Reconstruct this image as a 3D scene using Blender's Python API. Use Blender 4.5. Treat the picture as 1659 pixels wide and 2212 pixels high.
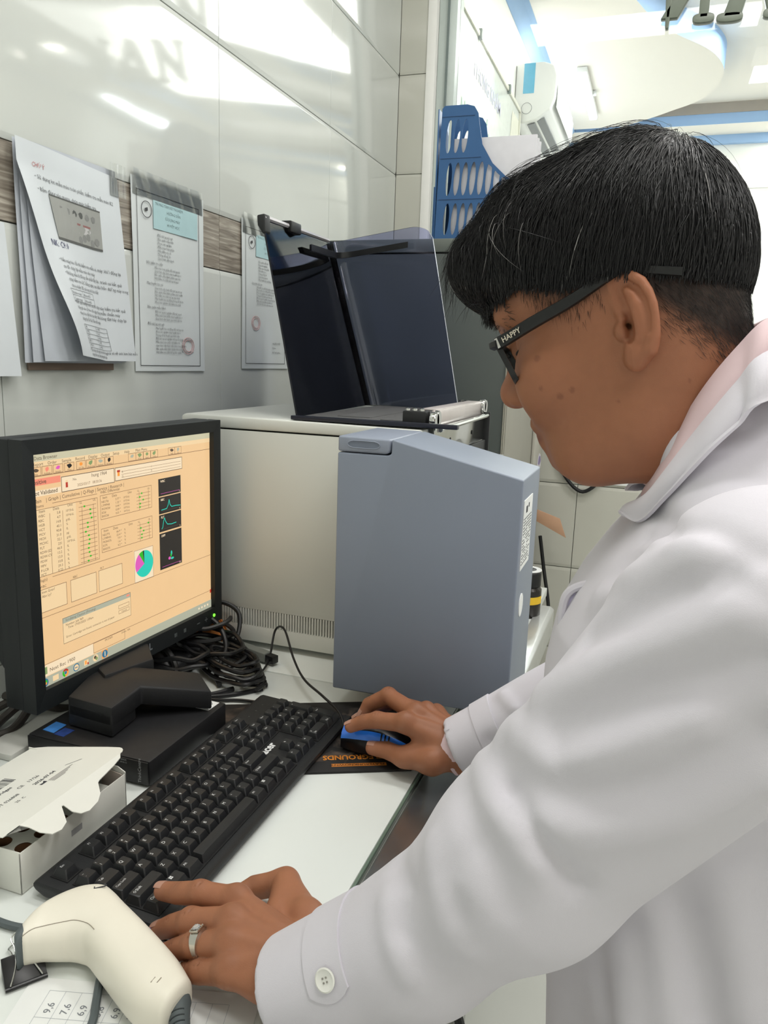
import bpy, bmesh, math, random
import numpy as np
from mathutils import Vector, Matrix

for o in list(bpy.data.objects):
    bpy.data.objects.remove(o)
SC = bpy.context.scene
COL = SC.collection
H = 1.265                       # eye height: everything is laid out relative to the lens, then raised by H

# ------------------------------------------------------------------ camera
CAM_F = 1657.217
CAM_R = [[0.9433015, 0.3301411, 0.0344845], [0.0961667, -0.1723752, -0.9803258], [-0.3177016, 0.9280591, -0.1943504]]
cd = bpy.data.cameras.new('camera')
cd.sensor_fit = 'HORIZONTAL'; cd.sensor_width = 36.0
cd.lens = CAM_F / 1659.0 * 36.0
cd.clip_start = 0.02; cd.clip_end = 60
cam = bpy.data.objects.new('camera', cd); COL.objects.link(cam)
_r, _d, _f = [Vector(v) for v in CAM_R]
cam.matrix_world = Matrix(((_r.x, -_d.x, -_f.x, 0), (_r.y, -_d.y, -_f.y, 0), (_r.z, -_d.z, -_f.z, H), (0, 0, 0, 1)))
SC.camera = cam

# ------------------------------------------------------------------ world, exposure
w = bpy.data.worlds.new('world'); SC.world = w; w.use_nodes = True
w.node_tree.nodes['Background'].inputs[0].default_value = (0.80, 0.88, 1.0, 1)
w.node_tree.nodes['Background'].inputs[1].default_value = 0.6
vs = SC.view_settings
vs.view_transform = 'Standard'; vs.look = 'None'; vs.gamma = 1.0; vs.use_curve_mapping = False
vs.exposure = 0.14
SC.display_settings.display_device = 'sRGB'
cy = SC.cycles
cy.use_denoising = True
cy.max_bounces = 8; cy.diffuse_bounces = 4; cy.glossy_bounces = 4; cy.transmission_bounces = 6; cy.transparent_max_bounces = 12
cy.caustics_reflective = False; cy.caustics_refractive = False
cy.sample_clamp_indirect = 6.0
cy.use_adaptive_sampling = True; cy.adaptive_threshold = 0.02

# ------------------------------------------------------------------ large lights (ceiling lamps of the two rooms)
def area(name, loc, size, power, col=(1, 1, 1), rot=(0, 0, 0)):
    l = bpy.data.lights.new(name, 'AREA'); l.shape = 'RECTANGLE'; l.size, l.size_y = size; l.energy = power; l.color = col
    o = bpy.data.objects.new(name, l); o.location = loc; o.rotation_euler = rot; COL.objects.link(o); return o
def spot_disc(name, loc, dia, power, col=(1, 1, 1)):
    l = bpy.data.lights.new(name, 'AREA'); l.shape = 'DISK'; l.size = dia; l.energy = power; l.color = col
    o = bpy.data.objects.new(name, l); o.location = loc; COL.objects.link(o); return o
LAB_LAMPS = [(0.55, 1.55), (0.95, -0.35), (-0.25, 0.55), (2.0, 0.9)]
for k, (lx, ly) in enumerate(LAB_LAMPS):
    area('lab_lamp_light', (lx, ly, 1.80), (1.15, 0.30), (18, 14, 12, 15)[k], (1.0, 0.985, 0.96))
LOBBY_BATTENS = [(-0.625, 5.84), (2.44, 5.72)]
for lx, ly in LOBBY_BATTENS:
    area('batten_light', (lx, ly, 1.78), (0.06, 0.90), 22, (0.92, 0.96, 1.0))
DOWNLIGHTS = [(-0.565, 4.82), (2.01, 4.27), (2.53, 4.56), (0.95, 6.95), (-0.45, 3.3), (2.4, 3.2)]
for lx, ly in DOWNLIGHTS:
    spot_disc('downlight_light', (lx, ly, 1.825), 0.12, 7, (1.0, 0.95, 0.84))
area('lobby_panel_light', (1.0, 4.6, 1.97), (1.6, 1.6), 85, (1.0, 0.98, 0.95))
# ------------------------------------------------------------------ helpers
PI = math.pi
rnd = random.Random(7)
def lin(c):
    return tuple(((v / 255.0) / 12.92 if v / 255.0 <= 0.04045 else ((v / 255.0 + 0.055) / 1.055) ** 2.4) for v in c)
MATS = {}
def mat(name, rgb, rough=0.5, metal=0.0, spec=0.5, var=0.05, vscale=30.0, bump=0.0, bscale=300.0, emit=None, estr=0.0,
        trans=0.0, ior=1.45, coat=0.0, attr=None, sheen=0.0, sss=0.0, bdist=0.001):
    m = bpy.data.materials.new(name); m.use_nodes = True
    nt = m.node_tree; N = nt.nodes; L = nt.links
    b = N['Principled BSDF']
    c = lin(rgb)
    b.inputs['Roughness'].default_value = rough; b.inputs['Metallic'].default_value = metal
    b.inputs['Specular IOR Level'].default_value = spec; b.inputs['IOR'].default_value = ior
    b.inputs['Transmission Weight'].default_value = trans; b.inputs['Coat Weight'].default_value = coat
    b.inputs['Coat Roughness'].default_value = 0.08
    b.inputs['Sheen Weight'].default_value = sheen
    if sss:
        b.inputs['Subsurface Weight'].default_value = sss; b.inputs['Subsurface Radius'].default_value = (0.006, 0.0025, 0.0012)
        b.inputs['Subsurface Scale'].default_value = 0.6
    tc = N.new('ShaderNodeTexCoord')
    nz = N.new('ShaderNodeTexNoise'); nz.inputs['Scale'].default_value = vscale; nz.inputs['Detail'].default_value = 3.0
    L.new(tc.outputs['Object'], nz.inputs['Vector'])
    mx = N.new('ShaderNodeMix'); mx.data_type = 'RGBA'; mx.blend_type = 'MULTIPLY'
    rp = N.new('ShaderNodeMapRange'); rp.inputs['To Min'].default_value = 1.0 - var * 2; rp.inputs['To Max'].default_value = 1.0 + var * 2
    L.new(nz.outputs['Fac'], rp.inputs['Value'])
    mx.inputs[0].default_value = 1.0
    mx.inputs[6].default_value = (*c, 1)
    if attr:
        at = N.new('ShaderNodeVertexColor'); at.layer_name = attr; L.new(at.outputs['Color'], mx.inputs[6])
    L.new(rp.outputs['Result'], mx.inputs[7])
    L.new(mx.outputs[2], b.inputs['Base Color'])
    if bump:
        bz = N.new('ShaderNodeTexNoise'); bz.inputs['Scale'].default_value = bscale; bz.inputs['Detail'].default_value = 2.0
        L.new(tc.outputs['Object'], bz.inputs['Vector'])
        bp = N.new('ShaderNodeBump'); bp.inputs['Strength'].default_value = bump; bp.inputs['Distance'].default_value = bdist
        L.new(bz.outputs['Fac'], bp.inputs['Height']); L.new(bp.outputs['Normal'], b.inputs['Normal'])
    if emit:
        b.inputs['Emission Color'].default_value = (*lin(emit), 1); b.inputs['Emission Strength'].default_value = estr
    MATS[name] = m
    return m
def sheet_mat(name, tint, refl_rough=0.03, fmul=1.0):
    """thin clear or smoked sheet: tinted see-through plus a Fresnel gloss"""
    m = bpy.data.materials.new(name); m.use_nodes = True
    nt = m.node_tree; N = nt.nodes; L = nt.links
    N.remove(N['Principled BSDF'])
    tr = N.new('ShaderNodeBsdfTransparent'); tr.inputs[0].default_value = (*tint, 1)
    gl = N.new('ShaderNodeBsdfGlossy'); gl.inputs['Roughness'].default_value = refl_rough
    nz = N.new('ShaderNodeTexNoise'); nz.inputs['Scale'].default_value = 6.0
    rp = N.new('ShaderNodeMapRange'); rp.inputs['To Min'].default_value = refl_rough * 0.6; rp.inputs['To Max'].default_value = refl_rough * 1.6
    L.new(nz.outputs['Fac'], rp.inputs['Value']); L.new(rp.outputs['Result'], gl.inputs['Roughness'])
    fr = N.new('ShaderNodeFresnel'); fr.inputs[0].default_value = 1.5
    mu = N.new('ShaderNodeMath'); mu.operation = 'MULTIPLY'; mu.inputs[1].default_value = fmul; mu.use_clamp = True
    L.new(fr.outputs[0], mu.inputs[0])
    mx = N.new('ShaderNodeMixShader'); L.new(mu.outputs[0], mx.inputs[0]); L.new(tr.outputs[0], mx.inputs[1]); L.new(gl.outputs[0], mx.inputs[2])
    L.new(mx.outputs[0], N['Material Output'].inputs['Surface'])
    MATS[name] = m
    return m
def emis_mat(name, rgb, s, var=0.02):
    m = bpy.data.materials.new(name); m.use_nodes = True
    N = m.node_tree.nodes; L = m.node_tree.links
    b = N['Principled BSDF']; c = lin(rgb)
    b.inputs['Base Color'].default_value = (0.02, 0.02, 0.02, 1); b.inputs['Roughness'].default_value = 0.25
    nz = N.new('ShaderNodeTexNoise'); nz.inputs['Scale'].default_value = 8
    rp = N.new('ShaderNodeMapRange'); rp.inputs['To Min'].default_value = s * (1 - var); rp.inputs['To Max'].default_value = s * (1 + var)
    L.new(nz.outputs['Fac'], rp.inputs['Value']); L.new(rp.outputs['Result'], b.inputs['Emission Strength'])
    b.inputs['Emission Color'].default_value = (*c, 1)
    MATS[name] = m
    return m

_text_cache = {}
def text_geo(s, res=2, bold=0.0):
    k = (s, res, bold)
    if k not in _text_cache:
        cu = bpy.data.curves.new('t', 'FONT'); cu.body = s; cu.size = 1.0; cu.resolution_u = res; cu.offset = bold
        o = bpy.data.objects.new('t', cu)
        me = o.to_mesh()
        n = len(me.vertices); co = np.empty(n * 3, np.float32); me.vertices.foreach_get('co', co)
        fs = [tuple(p.vertices) for p in me.polygons]
        co = co.reshape(n, 3)[:, :2].copy()
        o.to_mesh_clear(); bpy.data.objects.remove(o); bpy.data.curves.remove(cu)
        _text_cache[k] = (co, fs)
    return _text_cache[k]

def catmull(pts, n=8, closed=False):
    P = [Vector(p) for p in pts]; out = []
    m = len(P)
    for i in range(m if closed else m - 1):
        p0 = P[(i - 1) % m] if closed or i > 0 else P[0] * 2 - P[1]
        p1, p2 = P[i], P[(i + 1) % m]
        p3 = P[(i + 2) % m] if closed or i + 2 < m else P[-1] * 2 - P[-2]
        for k in range(n):
            t = k / n
            out.append(0.5 * ((2 * p1) + (p2 - p0) * t + (2 * p0 - 5 * p1 + 4 * p2 - p3) * t * t + (3 * p1 - p0 - 3 * p2 + p3) * t ** 3))
    if not closed: out.append(P[-1])
    return out

class MB:
    """collects shapes into ONE mesh"""
    def __init__(s): s.v = []; s.f = []; s.m = []
    def add(s, vs, fs, mi=0):
        b = len(s.v); s.v.extend([tuple(v) for v in vs])
        for f in fs: s.f.append(tuple(i + b for i in f)); s.m.append(mi)
        return s
    def bm(s, bm, mi=0):
        bm.verts.ensure_lookup_table(); bm.verts.index_update()
        s.add([v.co[:] for v in bm.verts], [[v.index for v in f.verts] for f in bm.faces], mi); bm.free(); return s
    def box(s, lo, hi, r=0.0, seg=2, mi=0, mtx=None):
        bm = bmesh.new(); bmesh.ops.create_cube(bm, size=1.0)
        c = [(a + b) / 2 for a, b in zip(lo, hi)]; d = [abs(b - a) for a, b in zip(lo, hi)]
        for v in bm.verts: v.co = Vector((c[0] + v.co.x * d[0], c[1] + v.co.y * d[1], c[2] + v.co.z * d[2]))
        if r > 0: bmesh.ops.bevel(bm, geom=bm.edges[:], offset=min(r, min(d) * 0.49), segments=seg, profile=0.5, affect='EDGES', clamp_overlap=True)
        if mtx is not None: bmesh.ops.transform(bm, matrix=mtx, verts=bm.verts[:])
        return s.bm(bm, mi)
    def prism(s, poly, ext, r=0.0, seg=2, mi=0):
        """poly: list of 3-D points (planar, ordered); ext: extrusion vector"""
        bm = bmesh.new(); e = Vector(ext)
        a = [bm.verts.new(p) for p in poly]; b = [bm.verts.new(Vector(p) + e) for p in poly]
        n = len(a)
        bm.faces.new(a[::-1]); bm.faces.new(b)
        for i in range(n): bm.faces.new((a[i], a[(i + 1) % n], b[(i + 1) % n], b[i]))
        bmesh.ops.recalc_face_normals(bm, faces=bm.faces[:])
        if r > 0: bmesh.ops.bevel(bm, geom=bm.edges[:], offset=r, segments=seg, profile=0.5, affect='EDGES', clamp_overlap=True)
        return s.bm(bm, mi)
    def quad(s, a, b, c, d, mi=0): return s.add([a, b, c, d], [(0, 1, 2, 3)], mi)
    def tube(s, pts, rad, n=8, mi=0, caps=True, closed=False):
        P = [Vector(p) for p in pts]; m = len(P); R = rad if isinstance(rad, (list, tuple)) else [rad] * m
        t = []
        for i in range(m):
            a = P[(i + 1) % m] if (closed or i < m - 1) else P[i]; b = P[i - 1] if (closed or i > 0) else P[i]
            d = a - b; t.append(d.normalized() if d.length > 1e-9 else Vector((0, 0, 1)))
        u = t[0].orthogonal().normalized(); vs = []; fs = []
        for i in range(m):
            u = (u - t[i] * u.dot(t[i]));
            u = u.normalized() if u.length > 1e-6 else t[i].orthogonal().normalized()
            w_ = t[i].cross(u)
            for k in range(n):
                an = 2 * PI * k / n; vs.append(P[i] + (u * math.cos(an) + w_ * math.sin(an)) * R[i])
        for i in range(m if closed else m - 1):
            j = (i + 1) % m
            for k in range(n): fs.append((i * n + k, i * n + (k + 1) % n, j * n + (k + 1) % n, j * n + k))
        if caps and not closed: fs.append(tuple(range(n - 1, -1, -1))); fs.append(tuple((m - 1) * n + k for k in range(n)))
        return s.add(vs, fs, mi)
    def lathe(s, prof, c, axis=(0, 0, 1), n=24, mi=0):
        """prof: (radius, height) pairs along the axis from c"""
        A = Vector(axis).normalized(); u = A.orthogonal().normalized(); w_ = A.cross(u); c = Vector(c)
        vs = []; fs = []
        for r_, h_ in prof:
            for k in range(n):
                an = 2 * PI * k / n; vs.append(c + A * h_ + (u * math.cos(an) + w_ * math.sin(an)) * r_)
        m = len(prof)
        for i in range(m - 1):
            for k in range(n): fs.append((i * n + k, i * n + (k + 1) % n, (i + 1) * n + (k + 1) % n, (i + 1) * n + k))
        fs.append(tuple(range(n - 1, -1, -1))); fs.append(tuple((m - 1) * n + k for k in range(n)))
        return s.add(vs, fs, mi)
    def text(s, txt, o, x, y, size, mi=0, align='L', lift=0.0, res=2, bold=0.0, wide=1.0):
        co, fs = text_geo(txt, res, bold)
        if not len(co): return s
        o = Vector(o); X = Vector(x).normalized(); Y = Vector(y).normalized(); Z = X.cross(Y)
        w_ = float(co[:, 0].max())
        off = {'L': 0.0, 'C': -w_ / 2, 'R': -w_}[align]
        return s.add([o + X * (float(p[0]) + off) * size * wide + Y * float(p[1]) * size + Z * lift for p in co], fs, mi)
    def grid(s, fn, nu, nv, mi=0, closed_u=False):
        vs = [fn(i / (nu if closed_u else nu - 1), j / (nv - 1)) for j in range(nv) for i in range(nu)]
        fs = []
        for j in range(nv - 1):
            for i in range(nu if closed_u else nu - 1):
                k = (i + 1) % nu; fs.append((j * nu + i, j * nu + k, (j + 1) * nu + k, (j + 1) * nu + i))
        return s.add(vs, fs, mi)
    def mesh(s, name, mats, smooth=0.6):
        me = bpy.data.meshes.new(name); me.from_pydata(s.v, [], s.f)
        for m in mats: me.materials.append(m)
        if len(mats) > 1: me.polygons.foreach_set('material_index', np.array(s.m, np.int32))
        if smooth:
            me.polygons.foreach_set('use_smooth', np.ones(len(me.polygons), bool))
            me.set_sharp_from_angle(angle=smooth)
        me.update(); return me
    def build(s, name, mats, parent=None, smooth=0.6, label=None, group=None, kind=None, cat=None):
        if not isinstance(mats, (list, tuple)): mats = [mats]
        return link(name, s.mesh(name, mats, smooth), parent, label, cat, group, kind)

def link(name, me, parent=None, label=None, cat=None, group=None, kind=None, loc=None):
    o = bpy.data.objects.new(name, me); COL.objects.link(o)
    if parent is not None:
        o.parent = parent
        # meshes are laid out in room coordinates: cancel the parent's own offset (things are never rotated)
        off = Vector((0, 0, 0)); p = parent
        while p is not None: off += p.location; p = p.parent
        o.location = -off if loc is None else Vector(loc) - off
    elif loc is not None: o.location = loc
    for k, v in (('label', label), ('category', cat), ('group', group), ('kind', kind)):
        if v: o[k] = v
    return o
def thing(name, label, cat, loc=(0, 0, 0), group=None):
    o = bpy.data.objects.new(name, None); o.empty_display_size = 0.05; COL.objects.link(o); o.location = loc
    o['label'] = label; o['category'] = cat
    if group: o['group'] = group
    return o
def sub(parent_part, name, mb, mats, smooth=0.6, label=None):
    return mb.build(name, mats, parent_part, smooth, label)
# ------------------------------------------------------------------ materials of the setting
TILE = mat('glossy_wall_tile', (206, 210, 205), rough=0.07, spec=0.62, var=0.02, vscale=5, bump=0.05, bscale=7, bdist=0.004)
TILE2 = mat('back_wall_tile', (196, 196, 186), rough=0.16, var=0.03, vscale=5, bump=0.04, bscale=9, bdist=0.004)
GROUT = mat('tile_grout', (120, 122, 116), rough=0.9)
PLASTER = mat('white_plaster', (240, 240, 236), rough=0.8, var=0.015)
CEILW = mat('white_ceiling_paint', (246, 242, 236), rough=0.85, var=0.01)
BLUE = mat('pale_blue_paint', (156, 190, 232), rough=0.7, var=0.02)
ALU = mat('painted_aluminium', (196, 206, 202), rough=0.35, metal=0.2, var=0.02)
ALUD = mat('aluminium_groove', (118, 130, 128), rough=0.5)
FLOORM = mat('white_floor_tile', (206, 208, 202), rough=0.25, var=0.03, vscale=4)
GLASS = sheet_mat('window_glass', (0.965, 0.985, 0.975), 0.01, 0.8)
SIGNGRAY = mat('grey_green_acrylic', (118, 126, 114), rough=0.35)
def wood_band():
    m = bpy.data.materials.new('striped_wood_tile'); m.use_nodes = True
    N = m.node_tree.nodes; L = m.node_tree.links; b = N['Principled BSDF']
    tc = N.new('ShaderNodeTexCoord'); mp = N.new('ShaderNodeMapping'); mp.inputs['Scale'].default_value = (1, 1.6, 26)
    nz = N.new('ShaderNodeTexNoise'); nz.inputs['Scale'].default_value = 4.5; nz.inputs['Detail'].default_value = 6; nz.inputs['Distortion'].default_value = 1.4
    cr = N.new('ShaderNodeValToRGB'); e = cr.color_ramp.elements
    e[0].position = 0.30; e[0].color = (*lin((112, 104, 94)), 1); e[1].position = 0.72; e[1].color = (*lin((196, 190, 178)), 1)
    k = e.new(0.5); k.color = (*lin((152, 144, 132)), 1)
    L.new(tc.outputs['Object'], mp.inputs[0]); L.new(mp.outputs[0], nz.inputs['Vector']); L.new(nz.outputs['Fac'], cr.inputs[0])
    L.new(cr.outputs[0], b.inputs['Base Color']); b.inputs['Roughness'].default_value = 0.28
    return m
WOODT = wood_band()

def struct(name, mb, mats, parent=None, smooth=0.6):
    return mb.build(name, mats, parent, smooth, kind='structure' if parent is None else None)

WX = -0.88           # face of the tiled side wall
YB = 2.57            # face of the back wall
# side wall: backing slab with every tile a piece of its own
wl = struct('wall_left', MB().box((WX - 0.10, -1.7, -H), (WX - 0.0065, YB + 0.06, 1.95)), GROUT)
seams = [-1.7, -1.45, -0.87, -0.29, 0.285, 0.868, 1.461, 2.02, YB]
rows = [(-H, -1.09), (-1.09, -0.777), (-0.777, -0.467), (-0.467, 0.172), (0.172, 0.281), (0.281, 0.604), (0.604, 0.906), (0.906, 1.23), (1.23, 1.56), (1.56, 1.95)]
tile_cache = {}
for ri, (z0, z1) in enumerate(rows):
    for y0, y1 in zip(seams[:-1], seams[1:]):
        key = (round(z1 - z0, 3), round(y1 - y0, 3), ri == 4)
        cy_, cz_ = (y0 + y1) / 2, (z0 + z1) / 2
        if key not in tile_cache:
            hy, hz = (y1 - y0) / 2 - 0.0007, (z1 - z0) / 2 - 0.0009
            b = MB()
            if ri == 4: b.box((-0.007, -hy, -hz), (-0.0015, hy, hz), 0.0006, 1)
            else: b.prism([(-0.007, -hy, -hz), (-0.007, -hy, hz), (-0.0022, -hy, hz), (0, -hy, hz - 0.009), (0, -hy, -hz + 0.009), (-0.0022, -hy, -hz)], (0, 2 * hy, 0), 0.0004, 1)
            tile_cache[key] = b.mesh('wall_tile', [WOODT if ri == 4 else TILE], 0.12)
        o = link('wall_tile', tile_cache[key], wl, loc=(WX, cy_, cz_))

# pier in the corner, aluminium frame of the glass partition
pr = struct('wall_pier', MB().box((WX - 0.006, YB + 0.006, -H), (-0.79, YB + 0.16, 1.95)), GROUT)
for z0, z1 in rows:
    if z1 - z0 < 0.2: continue
    zz1 = 0.281 if abs(z1 - 0.172) < 1e-6 else z1
    MB().prism([(WX + 0.001, YB + 0.007, z0 + 0.001), (WX + 0.001, YB + 0.002, z0 + 0.001), (WX + 0.001, YB, z0 + 0.009), (WX + 0.001, YB, zz1 - 0.009), (WX + 0.001, YB + 0.002, zz1 - 0.001), (WX + 0.001, YB + 0.007, zz1 - 0.001)], (0.089, 0, 0), 0.0004, 1).build('wall_tile', TILE2, pr, 0.2)
struct('trim_1', MB().box((-0.79, YB - 0.004, -H), (-0.760, YB + 0.16, 1.95), 0.003), PLASTER)
win = struct('window_1', MB().box((-0.759, YB + 0.02, -0.05), (-0.7, YB + 0.10, 1.95), 0.002)
             .box((-0.7, YB + 0.02, -0.05), (2.95, YB + 0.10, 0.0), 0.002).box((-0.7, YB + 0.02, 1.88), (2.95, YB + 0.10, 1.95), 0.002)
             .box((1.9, YB + 0.02, 0.0), (1.96, YB + 0.10, 1.88), 0.002), ALU)
MB().box((-0.7301, YB + 0.012, -0.05), (-0.7245, YB + 0.03, 1.95)).build('glazing_bead', ALUD, win)
MB().box((-0.7, YB + 0.055, 0.0), (1.9, YB + 0.061, 1.88)).build('pane', GLASS, win)
MB().box((1.96, YB + 0.055, 0.0), (2.95, YB + 0.061, 1.88)).build('pane', GLASS, win)
# raised letters on the glass, read from the far side (rounded slab serif)
def stroke_letter(segs, feet, x0, z0, s):
    b = MB(); y0, y1 = YB + 0.028, YB + 0.052
    def P(u, v): return (x0 - u * s, y0, z0 + v * s)     # mirrored: the reader stands in the lobby
    for (u0, v0, w0), (u1, v1, w1) in segs:
        b.prism([P(u0 - w0 / 2, v0), P(u0 + w0 / 2, v0), P(u1 + w1 / 2, v1), P(u1 - w1 / 2, v1)], (0, y1 - y0, 0), 0.004, 2)
    for u, v, w_ in feet:
        pts = []
        for k in range(18):
            a = 2 * PI * k / 18; pts.append(P(u + w_ / 2 * math.copysign(abs(math.cos(a)) ** 0.7, math.cos(a)), v + 0.065 * math.copysign(abs(math.sin(a)) ** 0.7, math.sin(a))))
        b.prism(pts, (0, y1 - y0, 0), 0.004, 2)
    return b
LS = 0.20; LZ = 0.985
stroke_letter([((0.13, 0.06, 0.13), (0.13, 0.95, 0.17)), ((0.13, 0.95, 0.2), (0.60, 0.10, 0.24)), ((0.62, -0.03, 0.05), (0.62, 0.95, 0.17))], [(0.13, 0.065, 0.30), (0.12, 0.93, 0.28), (0.62, 0.93, 0.28)], 0.055, LZ, LS).build('letter_n', SIGNGRAY, win, 0.5)
stroke_letter([((0.10, 0.06, 0.17), (0.38, 0.98, 0.17)), ((0.66, 0.06, 0.24), (0.40, 0.98, 0.20)), ((0.2, 0.33, 0.2), (0.6, 0.33, 0.2))], [(0.10, 0.065, 0.30), (0.68, 0.065, 0.36)], 0.235, LZ - 0.004, LS).build('letter_a', SIGNGRAY, win, 0.5)
stroke_letter([((0.40, 0.0, 0.10), (0.14, 0.95, 0.24)), ((0.40, 0.0, 0.10), (0.68, 0.95, 0.17))], [(0.12, 0.93, 0.36), (0.68, 0.93, 0.28)], 0.415, LZ - 0.008, LS).build('letter_v', SIGNGRAY, win, 0.5)
def arc_letter(x0, a0, a1, name, extra=None):
    b = MB(); pts_o, pts_i = [], []
    for k in range(25):
        a = math.radians(a0 + (a1 - a0) * k / 24)
        pts_o.append((x0 - (0.4 + 0.42 * math.cos(a)) * LS, YB + 0.028, LZ + (0.5 + 0.5 * math.sin(a)) * LS))
        pts_i.append((x0 - (0.4 + 0.21 * math.cos(a)) * LS, YB + 0.028, LZ + (0.5 + 0.33 * math.sin(a)) * LS))
    for k in range(24): b.prism([pts_o[k], pts_o[k + 1], pts_i[k + 1], pts_i[k]], (0, 0.024, 0))
    if extra:
        for e in extra: b.prism([(x0 - u * LS, YB + 0.028, LZ + v * LS) for u, v in e], (0, 0.024, 0), 0.003)
    return b.build(name, SIGNGRAY, win, 0.5)
arc_letter(0.70, 40, 330, 'letter_g', [[(0.42, 0.48), (0.84, 0.48), (0.84, 0.36), (0.80, 0.05), (0.62, 0.05), (0.62, 0.36), (0.42, 0.36)]])
stroke_letter([((0.13, 0.06, 0.17), (0.13, 0.95, 0.17)), ((0.13, 0.95, 0.2), (0.60, 0.10, 0.24)), ((0.62, 0.0, 0.17), (0.62, 0.95, 0.17))], [(0.13, 0.065, 0.30), (0.12, 0.93, 0.28), (0.62, 0.93, 0.28)], 0.90, LZ - 0.012, LS).build('letter_n', SIGNGRAY, win, 0.5)

# low tiled wall under the glass
wb = struct('wall_back', MB().box((-0.76, YB + 0.0065, -H), (2.95, YB + 0.12, -0.05)), GROUT)
bx = [-0.76, -0.495, -0.209, 0.077, 0.363, 0.65, 0.94, 1.23, 1.52, 1.81, 2.1, 2.39, 2.68, 2.95]
bz = [-H, -0.952, -0.665, -0.381, -0.05]
tc2 = {}
for z0, z1 in zip(bz[:-1], bz[1:]):
    for x0, x1 in zip(bx[:-1], bx[1:]):
        k = (round(z1 - z0, 3), round(x1 - x0, 3))
        if k not in tc2:
            hx, hz = (x1 - x0) / 2 - 0.001, (z1 - z0) / 2 - 0.0012
            tc2[k] = MB().prism([(-hx, 0.007, -hz), (-hx, 0.0025, -hz), (-hx, 0, -hz + 0.010), (-hx, 0, hz - 0.010), (-hx, 0.0025, hz), (-hx, 0.007, hz)], (2 * hx, 0, 0), 0.0005, 1).mesh('wall_tile', [TILE2], 0.12)
        link('wall_tile', tc2[k], wb, loc=((x0 + x1) / 2, YB, (z0 + z1) / 2))

# floor with separate tiles where it shows
fl = struct('floor', MB().box((-0.98, -1.7, -H - 0.12), (3.05, 9.1, -H - 0.004)).box((-0.98, 3.0, -H - 0.01), (3.05, 9.1, -H)), GROUT)
ft = MB().box((-0.2985, -0.2985, -0.006), (0.2985, 0.2985, 0), 0.0012, 1).mesh('floor_tile', [FLOORM], 0.3)
for i in range(6):
    for j in range(7):
        link('floor_tile', ft, fl, loc=(-0.58 + 0.6 * i, -1.2 + 0.6 * j, -H))
# lab shell
struct('ceiling', MB().box((-0.98, -1.7, 1.95), (3.05, YB + 0.16, 2.06)), CEILW)
struct('wall_right', MB().box((2.95, -1.7, -H), (3.05, 9.1, 2.06)), PLASTER)
struct('wall_rear', MB().box((-0.98, -1.8, -H), (3.05, -1.7, 2.06)), PLASTER)
# lobby shell: plaster walls, raised ceiling, lowered white border with pale blue edges
struct('wall_lobby', MB().box((WX - 0.12, YB + 0.16, -H), (WX, 9.1, 2.06)), PLASTER)
struct('wall_far', MB().box((-0.98, 7.12, -H), (3.05, 7.22, 2.06)).box((-0.9, 7.105, 1.45), (2.95, 7.12, 1.47)), PLASTER)
struct('ceiling_lobby', MB().box((-0.98, YB + 0.16, 2.0), (3.05, 9.1, 2.06)), CEILW)
sof = [(-0.42, 2.75), (-0.40, 3.6), (-0.36, 4.2), (-0.28, 4.521), (-0.179, 4.812), (-0.068, 5.013), (0.076, 5.215), (0.162, 5.393), (0.216, 5.62), (0.205, 5.86), (0.151, 6.083), (0.06, 6.24), (-0.067, 6.366), (-0.20, 6.50), (-0.417, 6.69)]
sm = [tuple(p)[:2] for p in catmull([(x, y, 0) for x, y in sof], 5)]
def soffit(name, side):
    fx = (lambda x: x) if side < 0 else (lambda x: 2.07 - x)
    poly = [(fx(WX), 2.75)] + [(fx(x), y) for x, y in sm] + [(fx(WX), 6.70)]
    b = MB(); n = len(poly); zb, zt = 1.85, 2.0
    vs = [(x, y, zb) for x, y in poly] + [(x, y, zt) for x, y in poly]
    b.add(vs, [tuple(range(n))[::-1] if side < 0 else tuple(range(n)), tuple(range(n, 2 * n))], 0)
    for i in range(n):
        j = (i + 1) % n; b.add([vs[i], vs[j], vs[n + j], vs[n + i]], [(0, 1, 2, 3)], 1)
    return struct(name, b, [CEILW, BLUE], None, 0.5)
soffit('trim_2', -1); soffit('trim_3', 1)
struct('trim_4', MB().box((WX, 6.78, 1.85), (2.95, 7.12, 2.0), mi=0).box((WX, 6.772, 1.85), (2.95, 6.78, 1.925), mi=1).box((WX, 6.765, 1.925), (2.95, 6.78, 2.0), mi=2).box((WX, 7.07, 1.785), (2.95, 7.12, 1.85), mi=1), [CEILW, BLUE, mat('shaded_plaster', (168, 160, 152), 0.8)])  # grey upper strip: shadow on the ceiling step, painted as colour
for k, xx in ((5, WX), (6, 2.95)):
    s_ = 1 if k == 5 else -1
    struct('trim_%d' % k, MB().prism([(xx, 2.75, 1.85), (xx + s_ * 0.075, 2.75, 1.85), (xx + s_ * 0.05, 2.75, 1.82), (xx + s_ * 0.02, 2.75, 1.78), (xx, 2.75, 1.76)], (0, 4.0, 0), 0.004, 2), BLUE)
# round relief on the raised ceiling
rl = MB()
for r_ in (0.30, 0.21, 0.12): rl.lathe([(r_, 0), (r_ - 0.012, -0.018), (r_ - 0.05, -0.018), (r_ - 0.062, 0)], (0.95, 5.6, 2.0), n=36)
struct('trim_7', rl, BLUE)
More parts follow.
